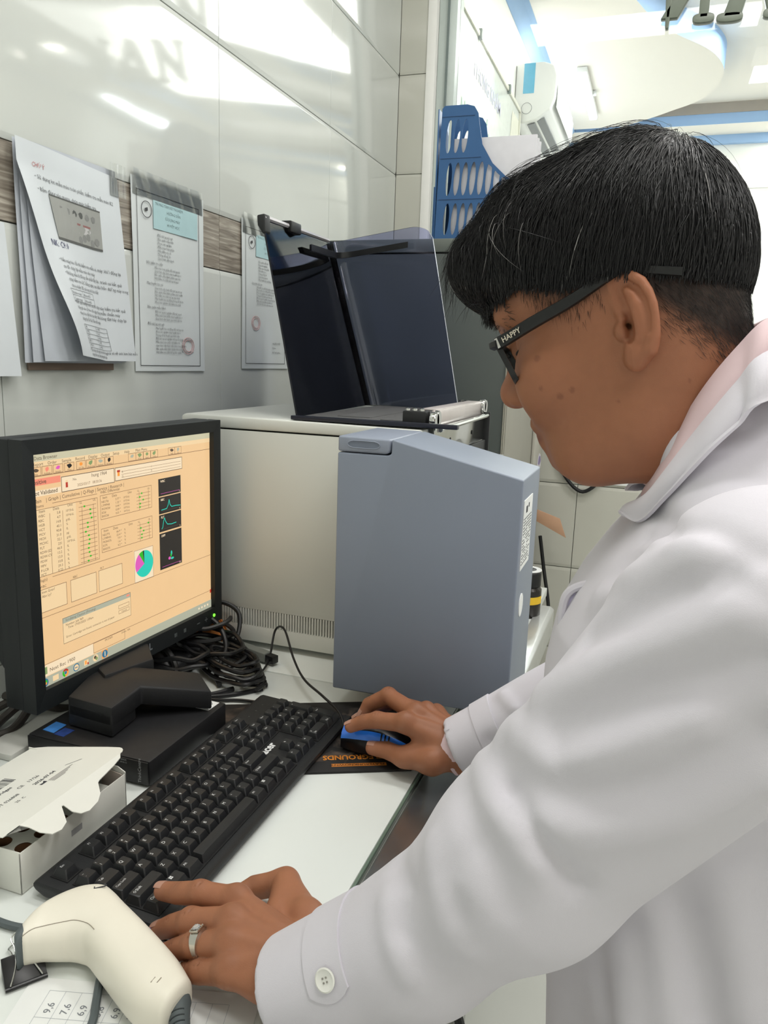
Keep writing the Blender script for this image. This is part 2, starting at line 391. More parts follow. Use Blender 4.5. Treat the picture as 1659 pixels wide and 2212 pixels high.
# ------------------------------------------------------------------ desk
DZ = -0.515
WHITEG = mat('white_glass_top', (226, 231, 227), rough=0.22, spec=0.5, var=0.012, vscale=6)
GEDGE = mat('green_glass_edge', (104, 122, 108), rough=0.15, spec=0.6)
STEEL = mat('brushed_steel', (176, 178, 176), rough=0.22, metal=0.9, var=0.04, vscale=60)
WLAM = mat('white_laminate', (222, 222, 216), rough=0.4, var=0.02)
DARKG = mat('dark_rubber', (34, 35, 36), rough=0.6)
BLACK = mat('black_plastic', (17, 18, 20), rough=0.42, var=0.05, vscale=50)
BLACKM = mat('matt_black_plastic', (22, 23, 25), rough=0.62, bump=0.25, bscale=900, bdist=0.0004)
CHROME = mat('chrome', (205, 206, 204), rough=0.12, metal=1.0)
desk = thing('lab_desk', 'white glass-topped lab desk along the tiled wall, metal rim on its front edge', 'desk', (-0.55, 0.4, -H))
MB().box((WX + 0.002, -0.6, DZ - 0.010), (-0.238, 1.075, DZ), 0.0015).build('glass_top', WHITEG, desk)
MB().box((-0.2378, -0.6, DZ - 0.010), (-0.2345, 1.075, DZ - 0.0004), 0.001).build('glass_edge', GEDGE, desk)
MB().box((WX + 0.004, -0.6, DZ - 0.045), (-0.205, 1.075, DZ - 0.0105), 0.003).build('board', WLAM, desk)
rm = MB().prism([(-0.233, -0.6, DZ - 0.010), (-0.232, -0.6, DZ - 0.004), (-0.182, -0.6, DZ - 0.006), (-0.176, -0.6, DZ - 0.014), (-0.176, -0.6, DZ - 0.048), (-0.204, -0.6, DZ - 0.048), (-0.204, -0.6, DZ - 0.010)], (0, 1.675, 0), 0.0015)
rm.build('metal_rim', STEEL, desk)
for k, (y0, y1) in enumerate(((-0.55, -0.02), (-0.01, 0.52), (0.53, 1.06))):
    c = MB().box((-0.245, y0, -H + 0.09), (-0.225, y1, DZ - 0.06), 0.003)
    d_ = c.build('door', WLAM, desk)
    ys = y1 - 0.06
    h_ = MB().tube(catmull([(-0.225, ys, -0.98), (-0.195, ys, -0.985), (-0.188, ys, -1.03), (-0.195, ys, -1.09), (-0.225, ys, -1.095)], 5), 0.008, 8)
    h_.build('handle', DARKG, d_)
for yy in (-0.58, -0.015, 0.525, 1.068):
    MB().box((WX + 0.01, yy - 0.008, -H), (-0.245, yy + 0.008, DZ - 0.046)).build('side_panel', WLAM, desk)
MB().box((WX + 0.01, -0.58, -H), (-0.27, 1.06, -H + 0.08)).build('plinth', WLAM, desk)

bench = thing('analyzer_bench', 'white bench with an aluminium edge strip under the blood analyzer', 'bench', (-0.55, 1.4, -H))
MB().box((WX + 0.004, 1.078, DZ - 0.02), (-0.195, 1.78, DZ), 0.0015).build('bench_top', WHITEG, bench)
MB().prism([(-0.1945, 1.156, DZ - 0.006), (-0.1945, 1.156, DZ + 0.004), (-0.168, 1.156, DZ + 0.004), (-0.160, 1.156, DZ - 0.002), (-0.160, 1.156, DZ - 0.055), (-0.1945, 1.156, DZ - 0.055)], (0, 0.472, 0), 0.002).build('edge_strip', mat('satin_aluminium', (206, 208, 206), rough=0.35, metal=0.6), bench)
for (x0, y0) in ((-0.86, 1.10), (-0.86, 1.74), (-0.24, 1.10), (-0.24, 1.74)):
    MB().box((x0, y0, -H), (x0 + 0.035, y0 + 0.03, DZ - 0.02), 0.003).build('leg', STEEL, bench)

# ------------------------------------------------------------------ blood analyzer
AW = mat('analyzer_white', (214, 216, 209), rough=0.38, var=0.012, vscale=8, bump=0.06, bscale=1500, bdist=0.0003)
AG = mat('analyzer_grey', (134, 143, 158), rough=0.42, var=0.012, vscale=10, bump=0.08, bscale=1400, bdist=0.0003)
AG2 = mat('analyzer_grey_cap', (140, 148, 163), rough=0.42, var=0.012, vscale=10)
SLOT = mat('slot_dark', (20, 20, 19), rough=0.8)
DECK = mat('deck_grey', (92, 92, 92), rough=0.5, var=0.08, vscale=40)
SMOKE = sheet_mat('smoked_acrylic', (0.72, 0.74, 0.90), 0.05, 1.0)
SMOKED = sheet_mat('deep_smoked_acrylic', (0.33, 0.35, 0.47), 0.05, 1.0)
PAPER = mat('white_paper', (232, 234, 232), rough=0.75, var=0.015)
INK = mat('print_grey', (66, 68, 70), rough=0.8)
BI = mat('print_black', (28, 28, 30), rough=0.8)
an = thing('blood_analyzer', 'white and grey blood analyzer with a raised smoked cover, on the bench beside the monitor', 'analyzer', (-0.5, 1.35, DZ))
AX0, AX1, AY0, AY1, AZ0, AZ1 = -0.770, -0.345, 1.16, 1.66, -0.503, -0.103
b = MB().box((AX0, AY0 + 0.006, AZ0), (AX1, AY1, -0.1265), 0.004)
body = b.build('body', AW, an)
# side panel with real slots
zb0, zb1 = -0.474, -0.443
xs0, xs1 = -0.712, -0.44
MB().box((AX0, AY0, AZ0), (AX1, AY0 + 0.005, zb0), 0.0012).build('side_panel', AW, an)
MB().box((AX0, AY0, zb1), (AX1, AY0 + 0.005, -0.1265), 0.0012).build('side_panel', AW, an)
MB().box((AX0, AY0, zb0), (xs0, AY0 + 0.005, zb1)).build('side_panel', AW, an)
g = MB(); p_ = 0.0052; n_ = int((xs1 - xs0) / p_)
for i in range(n_): g.box((xs0 + i * p_ + 0.0022, AY0, zb0), (xs0 + (i + 1) * p_, AY0 + 0.005, zb1))
g.build('vent_grille', AW, an, kind='stuff')
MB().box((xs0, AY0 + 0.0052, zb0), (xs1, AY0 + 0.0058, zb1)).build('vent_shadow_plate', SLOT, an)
# top shell, a little proud of the body
MB().prism([(AX0 - 0.008, AY0 - 0.001, -0.124), (AX1 + 0.004, AY0 - 0.001, -0.124), (AX1 + 0.004, AY0 - 0.001, -0.107), (AX0 + 0.0, AY0 - 0.001, -0.103), (AX0 - 0.008, AY0 - 0.001, -0.107)], (0, AY1 - AY0 + 0.01, 0), 0.003, 2).build('top_shell', AW, an)
MB().box((AX0 + 0.004, AY0 + 0.008, -0.1275), (AX1 - 0.002, AY1 - 0.004, -0.1238)).build('shadow_gap', SLOT, an)
for (x0, y0) in ((-0.74, 1.19), (-0.74, 1.6), (-0.42, 1.19), (-0.42, 1.6)):
    MB().lathe([(0.018, 0.0003), (0.018, 0.0118)], (x0, y0, DZ), n=16).build('foot', DARKG, an)
MB().box((-0.575, 1.183, -0.1045), (-0.335, 1.62, -0.0995), 0.001).box((-0.52, 1.25, -0.0995), (-0.46, 1.55, -0.0985)).box((-0.43, 1.22, -0.0995), (-0.38, 1.5, -0.0982)).build('sample_deck', DECK, an)
MB().box((-0.572, 1.170, -0.1035), (-0.285, 1.1828, -0.0965), 0.001).build('deck_lip', mat('navy_edge', (30, 32, 44), rough=0.3), an)
# grey front cover swung out towards the keyboard
cv = MB().prism([(-0.413, 0.996, -0.484), (-0.15, 0.996, -0.481), (-0.15, 0.996, -0.148), (-0.333, 0.996, -0.1065), (-0.3335, 0.996, -0.127), (-0.338, 0.996, -0.1293), (-0.413, 0.996, -0.1293)], (0, 0.155, 0), 0.010, 4)
cover = cv.build('front_cover', AG, an, 0.9)
cp = MB().prism([(-0.413, 0.996, -0.1280), (-0.341, 0.996, -0.1280), (-0.3355, 0.996, -0.1245), (-0.3350, 0.996, -0.1070), (-0.413, 0.996, -0.1060)], (0, 0.158, 0), 0.006, 3)
capo = cp.build('grip_cap', AG2, an, 0.9)
hs = MB()
sl = []
for k in range(20):
    a = 2 * PI * k / 20; sl.append((-0.374 + 0.024 * (1 if math.cos(a) > 0 else -1) * (0.8 + 0.2 * abs(math.cos(a))) * (abs(math.cos(a)) ** 0.25), 0.9957, -0.1165 + 0.0052 * math.sin(a)))
hs.prism(sl, (0, 0.003, 0)); sub(capo, 'grip_recess', hs, mat('recess_grey', (112, 121, 136), rough=0.5))
rim_ = MB().tube([Vector(p) - Vector((0, 0.0002, 0)) for p in sl], 0.0007, 6, closed=True); sub(capo, 'grip_edge', rim_, AG2)
# labels on the cover's front face
lb = MB().box((-0.1500, 1.012, -0.275), (-0.1488, 1.085, -0.178))
sl_ = sub(cover, 'warning_label', lb, PAPER)
dt = MB(); r2 = random.Random(3)
for i in range(16):
    for j in range(9):
        if r2.random() < 0.8: dt.box((-0.1489, 1.016 + j * 0.0074, -0.268 + i * 0.0042), (-0.1484, 1.019 + j * 0.0074, -0.2665 + i * 0.0042))
dt.box((-0.1489, 1.03, -0.197), (-0.1484, 1.042, -0.188)); dt.box((-0.1489, 1.05, -0.192), (-0.1484, 1.056, -0.186))
sub(sl_, 'label_print', dt, INK)
ov = MB().lathe([(0.0165, 0), (0.0165, 0.0016)], (-0.1505, 1.045, -0.332), axis=(1, 0, 0), n=24); sub(cover, 'round_sticker', ov, PAPER)
# raised smoked cover: one bent sheet, two faces
pA, pB, pG, pF, pD, pE = [Vector(p) for p in ((-0.633, 1.185, 0.222), (-0.566, 1.185, -0.100), (-0.604, 1.650, -0.100), (-0.708, 1.650, 0.252), (-0.389, 1.600, -0.100), (-0.469, 1.600, 0.279))]
def sheet_point(s, t):
    """s along the bend (0 near edge .. 1 far end), t bottom .. top"""
    def along(a, g_, d):
        L1, L2 = (g_ - a).length, (d - g_).length; q = s * (L1 + L2); r_ = 0.045
        if q < L1 - r_: return a + (g_ - a) * (q / L1)
        if q > L1 + r_: return g_ + (d - g_) * ((q - L1) / L2)
        u = (q - (L1 - r_)) / (2 * r_); p0 = a + (g_ - a) * ((L1 - r_) / L1); p2 = g_ + (d - g_) * (r_ / L2)
        return p0 * (1 - u) ** 2 + g_ * 2 * u * (1 - u) + p2 * u * u
    return along(pB, pG, pD) * (1 - t) + along(pA, pF, pE) * t
NS, NT = 90, 24
def sheet_build():
    b = MB(); vs = [[None] * NS for _ in range(NT)]
    base = []
    for j in range(NT):
        row = []
        for i in range(NS):
            s, t = i / (NS - 1), j / (NT - 1)
            if s > 0.93:                               # rounded top corner
                k = (s - 0.93) / 0.07; tm = 1 - 0.075 * (1 - math.sqrt(max(0, 1 - k * k))); t = t * tm
            row.append(sheet_point(s, t))
        base.append(row)
    off = []
    for j in range(NT):
        row = []
        for i in range(NS):
            i0, i1 = max(i - 1, 0), min(i + 1, NS - 1); j0, j1 = max(j - 1, 0), min(j + 1, NT - 1)
            nrm = (base[j][i1] - base[j][i0]).cross(base[j1][i] - base[j0][i]).normalized(); row.append(base[j][i] - nrm * 0.003)
        off.append(row)
    fl_ = [p for r_ in base for p in r_] + [p for r_ in off for p in r_]; n = NS * NT
    LB = 0.60
    for j in range(NT - 1):
        for i in range(NS - 1):
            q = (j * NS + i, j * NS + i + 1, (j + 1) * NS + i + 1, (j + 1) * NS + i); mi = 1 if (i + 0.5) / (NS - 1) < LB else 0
            b.f.append(q); b.m.append(mi); b.f.append(tuple(n + k for k in q[::-1])); b.m.append(mi)
    b.v = [tuple(p) for p in fl_]
    for j in range(NT - 1):
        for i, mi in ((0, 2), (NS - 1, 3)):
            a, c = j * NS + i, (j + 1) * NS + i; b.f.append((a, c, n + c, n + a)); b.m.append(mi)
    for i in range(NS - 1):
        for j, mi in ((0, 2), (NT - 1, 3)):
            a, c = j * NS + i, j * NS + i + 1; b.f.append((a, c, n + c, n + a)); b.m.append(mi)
    return b
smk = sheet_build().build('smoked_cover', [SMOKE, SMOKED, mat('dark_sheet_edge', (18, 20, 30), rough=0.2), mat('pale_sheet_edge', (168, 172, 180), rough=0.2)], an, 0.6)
rail = [sheet_point(s, 0.91) + Vector((0.012, -0.012, 0)) for s in [0.34 + 0.56 * k / 40 for k in range(41)]]
rb = MB(); vs = []; fs = []
for p in rail: vs += [p + Vector((0.004, -0.004, -0.006)), p + Vector((0.004, -0.004, 0.006)), p + Vector((-0.004, 0.004, 0.006)), p + Vector((-0.004, 0.004, -0.006))]
for i in range(40):
    for k in range(4): fs.append((i * 4 + k, i * 4 + (k + 1) % 4, i * 4 + 4 + (k + 1) % 4, i * 4 + 4 + k))
fs += [(3, 2, 1, 0), (160, 161, 162, 163)]
sub(smk, 'grip_rail', rb.add(vs, fs), BLACK)
tp = [sheet_point(s, 1.0) for s in [k / 40 * 0.60 for k in range(41)]]
sub(smk, 'edge_profile', MB().tube([p + Vector((0.001, 0, 0.001)) for p in tp], 0.0042, 6), mat('clear_profile', (196, 192, 196), rough=0.12, spec=0.6))
c0 = sheet_point(0.215, 1.0)
sub(smk, 'clip', MB().box(c0 + Vector((-0.010, -0.022, -0.011)), c0 + Vector((0.012, 0.022, 0.009)), 0.003), BLACK)
c0 = sheet_point(0.0, 1.0)
sub(smk, 'end_cap', MB().prism([c0 + Vector((-0.010, -0.003, 0.004)), c0 + Vector((0.004, -0.003, 0.006)), c0 + Vector((0.006, -0.003, -0.022)), c0 + Vector((0.001, -0.003, -0.026)), c0 + Vector((-0.009, -0.003, -0.012))], (0, 0.02, 0), 0.002), DARKG)
# chrome lift mechanism beside the deck
mech = MB()
mech.box((-0.3395, 1.215, -0.106), (-0.3345, 1.585, -0.078), 0.0015)
mech.box((-0.362, 1.225, -0.079), (-0.335, 1.57, -0.0765), 0.001)
hm = mech.build('lift_rail', mat('rail_silver', (214, 206, 204), rough=0.3, metal=0.35), an)
fr = MB().box((-0.331, 1.20, -0.155), (-0.328, 1.575, -0.104), 0.001).tube([(-0.325, 1.22, -0.109), (-0.325, 1.59, -0.106)], 0.0045, 8)
hp = fr.build('lift_plate', CHROME, an)
for yy in (1.30, 1.47): sub(hp, 'plate_hole', MB().lathe([(0.004, 0), (0.004, 0.0012)], (-0.3285, yy, -0.132), axis=(1, 0, 0), n=12), SLOT)
for yy, zz in ((1.208, -0.094), (1.222, -0.092), (1.578, -0.086), (1.592, -0.088)):
    MB().lathe([(0.004, -0.002), (0.013, -0.002), (0.014, 0.0), (0.014, 0.006), (0.013, 0.008), (0.004, 0.008)], (-0.336, yy, zz), axis=(1, 0, 0), n=20).build('roller', CHROME, an)
MB().box((-0.385, 1.20, -0.103), (-0.345, 1.225, -0.080), 0.002).build('bearing_block', DARKG, an)
MB().box((-0.365, 1.55, -0.103), (-0.342, 1.60, -0.078), 0.002).build('bearing_block', DARKG, an)
for k in range(5): MB().lathe([(0.005, 0), (0.005, 0.003), (0.002, 0.0045)], (-0.378 + 0.012 * (k % 3), 1.208 + 0.37 * (k > 2), -0.0795), n=10).build('screw', CHROME, an)
MB().box((-0.334, 1.18, -0.25), (-0.326, 1.60, -0.157), 0.002).box((-0.334, 1.596, -0.25), (-0.320, 1.602, -0.10), 0.001).build('inner_frame', DARKG, an)
MB().box((-0.326, 1.43, -0.176), (-0.268, 1.50, -0.1745), 0.0005).build('catch_plate', mat('grey_metal_plate', (150, 152, 146), rough=0.4, metal=0.3), an)

# bottle, reagent bits on the bench strip
bt = thing('reagent_bottle', 'small reagent bottle with black cap and yellow label behind the grey cover', 'bottle', (-0.212, 1.56, DZ))
MB().lathe([(0.001, 0), (0.028, 0), (0.030, 0.004), (0.030, 0.058), (0.022, 0.068)], (-0.212, 1.56, DZ), n=28).build('body', mat('dark_brown_bottle', (32, 28, 24), rough=0.25), bt)
MB().lathe([(0.026, 0.064), (0.0275, 0.066), (0.0275, 0.094), (0.024, 0.098), (0.001, 0.098)], (-0.212, 1.56, DZ), n=28).build('cap', BLACK, bt)
MB().lathe([(0.0275, 0.0), (0.0275, 0.0015), (0.017, 0.0015), (0.017, 0.0)], (-0.212, 1.56, DZ + 0.0975), n=28).build('cap_ring', mat('pale_ring', (205, 206, 204), rough=0.4), bt)
MB().grid(lambda u, v: (-0.212 + 0.0304 * math.cos(-2.2 + u * 2.2), 1.56 + 0.0304 * math.sin(-2.2 + u * 2.2), DZ + 0.030 + v * 0.016), 14, 2).build('label', mat('yellow_label', (232, 190, 46), rough=0.5), bt)
tb = thing('tube_clip', 'small black and steel tube clip on the bench strip behind the grey cover', 'clip', (-0.205, 1.36, DZ))
MB().box((-0.222, 1.33, DZ + 0.0005), (-0.200, 1.40, DZ + 0.012), 0.002).build('base', BLACK, tb)
MB().tube(catmull([(-0.215, 1.34, DZ + 0.012), (-0.213, 1.35, DZ + 0.035), (-0.211, 1.375, DZ + 0.03), (-0.210, 1.39, DZ + 0.012)], 6), 0.003, 8).build('spring', CHROME, tb)

# ------------------------------------------------------------------ grey steel cabinet behind
CF = mat('cabinet_shaded_grey', (74, 80, 77), rough=0.45, var=0.03, vscale=12)  # front of the grey cabinet, its shade painted into the colour
CS = mat('cabinet_lit_grey', (150, 148, 138), rough=0.5, var=0.03, vscale=12)  # same paint, lighter: the lit side's tone put into the colour
cab = thing('steel_cabinet', 'grey steel cabinet, shade painted into its front, standing behind the smoked analyzer cover', 'cabinet', (-0.56, 2.1, -H))
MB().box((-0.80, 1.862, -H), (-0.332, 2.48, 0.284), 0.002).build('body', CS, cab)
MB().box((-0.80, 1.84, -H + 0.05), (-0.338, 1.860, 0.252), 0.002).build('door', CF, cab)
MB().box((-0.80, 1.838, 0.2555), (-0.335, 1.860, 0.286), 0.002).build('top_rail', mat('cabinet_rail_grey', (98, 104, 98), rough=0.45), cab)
for xx in (-0.3365, -0.3325): MB().tube([(xx, 1.8385, -H + 0.05), (xx, 1.8385, 0.25)], 0.0014, 6).build('edge_bead', mat('bare_metal_bead', (186, 182, 168), rough=0.3, metal=0.5), cab)
MB().box((-0.3315, 2.31, -H), (-0.322, 2.48, 0.284), 0.002).build('side_flange', mat('cabinet_side_pale', (176, 174, 164), rough=0.5), cab)
# little stickers on the cabinet side
def sticker(name, label, cen, shapes):
    t = thing(name, label, 'sticker', cen)
    for nm, pts, m_ in shapes:
        MB().prism([(-0.3213, cen[1] + p[0], cen[2] + p[1]) for p in pts], (0.0008, 0, 0)).build(nm, m_, t)
VIO = mat('violet_print', (140, 126, 168), rough=0.5); ORA = mat('orange_print', (226, 180, 128), rough=0.5); SILV = mat('silver_print', (216, 214, 220), rough=0.4)
def blob(cx_, cz_, rx, rz, n=14): return [(cx_ + rx * math.cos(2 * PI * k / n) * (1 + 0.14 * math.sin(5 * k)), cz_ + rz * math.sin(2 * PI * k / n) * (1 + 0.12 * math.cos(3 * k))) for k in range(n)]
sticker('sticker', 'violet and silver sticker on the cabinet side, above the orange one', (-0.3213, 2.42, -0.300), [('backing', blob(0, 0, 0.040, 0.030), SILV), ])
MB().prism([(-0.3204, 2.42 + p[0], -0.292 + p[1]) for p in blob(0, 0, 0.026, 0.014)], (0.0006, 0, 0)).build('violet_patch', VIO, bpy.data.objects['sticker'])
sticker('sticker', 'pale orange sticker on the cabinet side, below the violet one', (-0.3213, 2.36, -0.345), [('backing', blob(0, 0, 0.028, 0.042), ORA)])
# cardboard flap sticking out behind the cabinet
cb = MB().prism([(-0.318, 2.44, -0.452), (-0.245, 2.44, -0.475), (-0.222, 2.44, -0.535), (-0.318, 2.44, -0.490)], (0.0, 0.004, 0.0), 0.0005)
cb.build('cardboard_flap', mat('brown_cardboard', (190, 152, 124), rough=0.8), None, label='brown cardboard flap poking out past the cabinet side', cat='cardboard')
# framed notice low on the back wall
fr_ = thing('framed_notice', 'white notice with thin black border on the back wall under his chin', 'notice', (0.0, YB - 0.003, -0.3))
MB().box((-0.20, YB - 0.003, -0.372), (0.10, YB - 0.0012, -0.07)).build('sheet', PAPER, fr_)
nb = MB()
for a, c in (((-0.19, -0.362), (0.09, -0.359)), ((-0.19, -0.08), (0.09, -0.077)), ((-0.19, -0.362), (-0.187, -0.077)), ((0.087, -0.362), (0.09, -0.077))):
    nb.box((a[0], YB - 0.0038, a[1]), (c[0], YB - 0.0030, c[1]))
nb.build('border_print', BI, fr_)
def cable(name, label, pts, r, m_, n=10): return MB().tube(catmull(pts, n), r, 8).build(name, m_, None, label=label, cat='cable')
cable('wall_cable', 'black cable hanging on the back wall beneath his chin', [(-0.27, YB - 0.008, 0.2), (-0.275, YB - 0.008, -0.05), (-0.29, YB - 0.008, -0.27), (-0.2, YB - 0.012, -0.4), (-0.10, YB - 0.012, -0.33), (0.03, YB - 0.012, -0.30), (0.10, YB - 0.012, -0.41), (0.17, YB - 0.012, -0.44), (0.3, YB - 0.012, -0.42)], 0.006, BLACKM)
cable('floor_cable', 'black cable dropping behind the bench edge beside the cabinet', [(-0.31, 2.50, -0.55), (-0.29, 2.50, -0.66), (-0.265, 2.49, -0.78), (-0.262, 2.48, -0.86), (-0.31, 2.46, -0.96), (-0.36, 2.44, -1.2)], 0.006, BLACKM)

# ------------------------------------------------------------------ blue magazine file on the cabinet
FB = mat('blue_file_plastic', (52, 92, 138), rough=0.4, var=0.02)
mf = thing('magazine_file', 'blue plastic magazine file with oval holes on top of the steel cabinet', 'file holder', (-0.45, 1.93, 0.286))
FX0, FX1, FZ0, FZ1 = -0.541, -0.29, 0.287, 0.590
def file_side(yy, th):
    # outline with the swept front, holes cut as separate bridging pieces
    bm = bmesh.new()
    out = [(FX0, FZ0), (FX1, FZ0), (FX1, FZ0 + 0.10)]
    curve = [(FX1 - 0.035, FZ0 + 0.113), (FX1 - 0.085, FZ0 + 0.142), (FX1 - 0.118, FZ0 + 0.172), (FX1 - 0.145, FZ0 + 0.215), (FX1 - 0.153, FZ0 + 0.255), (FX1 - 0.158, FZ0 + 0.283), (FX1 - 0.168, FZ0 + 0.298), (FX1 - 0.185, FZ0 + 0.303)]
    out += curve + [(FX0 + 0.012, FZ1), (FX0 + 0.006, FZ1 - 0.006)]
    holes = []
    def xr(z):                                        # swept edge at height z
        pts = [(FX1, FZ0), (FX1, FZ0 + 0.10)] + curve
        for (xa, za), (xb, zb_) in zip(pts[:-1], pts[1:]):
            if za <= z <= zb_ and zb_ > za: return xa + (xb - xa) * (z - za) / (zb_ - za)
        return pts[-1][0]
    for zc, hh, x00, cnt in ((FZ0 + 0.050, 0.036, FX0 + 0.027, 9), (FZ0 + 0.140, 0.037, FX0 + 0.029, 8), (FZ0 + 0.235, 0.037, FX0 + 0.025, 3)):
        for k in range(cnt):
            xc = x00 + k * 0.0192; pts = []
            for q in range(20):
                a = 2 * PI * q / 20; z = zc + hh * math.sin(a); x = xc + 0.0072 * math.cos(a) + 0.0022 * math.sin(a)
                lim = xr(z) - 0.010
                while x > lim and z > zc - hh * 0.9:   # clipped under the swept edge
                    z -= 0.002; lim = xr(z) - 0.010
                pts.append((x, z))
            w_ = max(p[1] for p in pts) - min(p[1] for p in pts)
            if w_ > 0.012 and min(p[0] for p in pts) < FX1 - 0.01: holes.append(pts)
    edges = []
    for loop in [out] + holes:
        vv = [bm.verts.new((x, yy, z)) for x, z in loop]
        for i in range(len(vv)): edges.append(bm.edges.new((vv[i], vv[(i + 1) % len(vv)])))
    bmesh.ops.triangle_fill(bm, edges=edges, use_beauty=True)
    r_ = bmesh.ops.extrude_face_region(bm, geom=bm.faces[:])
    bmesh.ops.translate(bm, vec=(0, th, 0), verts=[e for e in r_['geom'] if isinstance(e, bmesh.types.BMVert)])
    bmesh.ops.recalc_face_normals(bm, faces=bm.faces[:])
    return MB().bm(bm)
s1 = file_side(1.885, 0.0025).build('side_panel', FB, mf, 0.5)
for zz in (FZ0 + 0.094, FZ0 + 0.186, FZ0 + 0.278):
    ln = MB(); ln.box((FX0 + 0.006, 1.8842, zz), (FX0 + (0.20 if zz < 0.4 else 0.105 if zz < 0.5 else 0.085), 1.8853, zz + 0.0012))
    sub(s1, 'ridge', ln, MATS.get('blue_ridge') or mat('blue_ridge', (36, 66, 104), rough=0.4))
file_side(1.975, 0.0025).build('side_panel', FB, mf, 0.5)
MB().box((FX0 - 0.004, 1.885, FZ0), (FX0 - 0.001, 1.9775, FZ1 - 0.006), 0.0008).box((FX0 - 0.0075, 1.886, FZ0), (FX0 - 0.0045, 1.9765, FZ0 + 0.125), 0.0008).build('spine', FB, mf)
MB().box((FX0, 1.885, FZ0 - 0.0005), (FX1, 1.9775, FZ0 + 0.002)).build('base', FB, mf)
pp = thing('document_stack', 'stack of white documents standing inside the blue magazine file', 'papers', (-0.42, 1.93, 0.29))
PAPG = mat('grey_white_paper', (202, 202, 206), rough=0.8)
for k in range(5):
    yy = 1.895 + k * 0.015
    MB().box((FX0 + 0.036, yy, FZ0 + 0.004), (FX1 - 0.02, yy + 0.009, FZ0 + 0.232 - 0.004 * (k % 2)), 0.0005).build('sheet_bundle', PAPG, pp)
# white carton and clear stand behind it
MB().box((-0.425, 2.12, 0.288), (-0.335, 2.40, 0.528), 0.004).box((-0.42, 2.119, 0.30), (-0.34, 2.12, 0.49), mi=1).build('white_carton', [mat('carton_white', (236, 238, 234), rough=0.6), mat('carton_grey_front', (190, 192, 190), rough=0.6)], None, label='white carton with a grey front standing behind the blue magazine file', cat='box')
MB().box((-0.332, 2.18, 0.288), (-0.329, 2.42, 0.52), 0.001).build('acrylic_stand', sheet_mat('clear_acrylic', (0.93, 0.94, 0.93), 0.03, 1.0), None, label='clear acrylic stand on the cabinet beside the white carton', cat='stand')
MB().box((-0.326, 2.36, 0.288), (-0.290, 2.42, 0.44), 0.003).build('small_grey_box', mat('mid_grey_plastic', (140, 144, 142), rough=0.5), None, label='small grey plastic box behind the clear acrylic stand', cat='box')  # plain box standing in for a small unidentified grey thing
# ------------------------------------------------------------------ monitor
mo_a = 0.0432
mU = Vector((math.sin(mo_a), math.cos(mo_a), 0)); mV = Vector((0, 0, 1)); mN = Vector((math.cos(mo_a), -math.sin(mo_a), 0))
mO = Vector((-0.702, 0.725, -0.427)); SW, SH = 0.376, 0.301
def mp_(u, v, n=0.0): return mO + mU * u + mV * v + mN * n
mMTX = Matrix(((mU.x, 0, mN.x, mO.x), (mU.y, 0, mN.y, mO.y), (0, 1, 0, mO.z), (0, 0, 0, 1)))   # (u, v, n) -> room
mon = thing('computer_monitor', 'black computer monitor with a pale orange results screen on the desk', 'monitor', (-0.70, 0.9, DZ))
BEZ = mat('monitor_black', (23, 27, 29), rough=0.5, bump=0.2, bscale=1200, bdist=0.0003)
L_, R_, T_, B_ = -0.018, SW + 0.0175, SH + 0.019, -0.026
hb = MB()
hb.box((L_, B_, -0.042), (R_, T_, -0.012), 0.003, 2, mtx=mMTX)
house = hb.build('housing', BEZ, mon)
fb = MB()
def bez(o, i):
    (ol, ob, or_, ot), (il, ib, ir, it) = o, i
    O_ = [(ol, ob), (or_, ob), (or_, ot), (ol, ot)]; I_ = [(il, ib), (ir, ib), (ir, it), (il, it)]
    for k in range(4):
        a, b2, c, d = O_[k], O_[(k + 1) % 4], I_[(k + 1) % 4], I_[k]
        f0 = [mp_(*a, 0.010), mp_(*b2, 0.010), mp_(*c, 0.0085), mp_(*d, 0.0085)]
        fb.add(f0 + [mp_(*a, -0.0115), mp_(*b2, -0.0115), mp_(*c, -0.003), mp_(*d, -0.003)], [(0, 1, 2, 3), (7, 6, 5, 4), (0, 4, 5, 1), (3, 2, 6, 7), (0, 3, 7, 4), (1, 5, 6, 2)])
bez((L_, B_, R_, T_), (0, 0, SW, SH))
bezel = fb.build('bezel', BEZ, mon)
MB().box((0.05, 0.02, -0.085), (SW - 0.05, SH - 0.02, -0.054), 0.01, 2, mtx=mMTX).build('rear_housing', BEZ, mon)
# side hub with two ports
hub = MB().prism([mp_(-0.0165, 0.165, -0.041), mp_(-0.0165, 0.135, -0.070), mp_(-0.0165, 0.058, -0.070), mp_(-0.0165, 0.022, -0.041)], mU * 0.03, 0.003, 2).build('port_hub', BEZ, mon)
for v in (0.098, 0.072):
    sub(hub, 'port', MB().box((-0.0172, v - 0.008, -0.060), (-0.0160, v + 0.008, -0.050), 0.0, mtx=mMTX), mat('port_black', (4, 4, 4), rough=0.3) if 'port_black' not in MATS else MATS['port_black'])
    sub(hub, 'contact', MB().box((-0.0175, v - 0.0065, -0.0575), (-0.0170, v - 0.002, -0.056), 0.0, mtx=mMTX).box((-0.0175, v + 0.001, -0.0575), (-0.0170, v + 0.005, -0.056), 0.0, mtx=mMTX), CHROME)
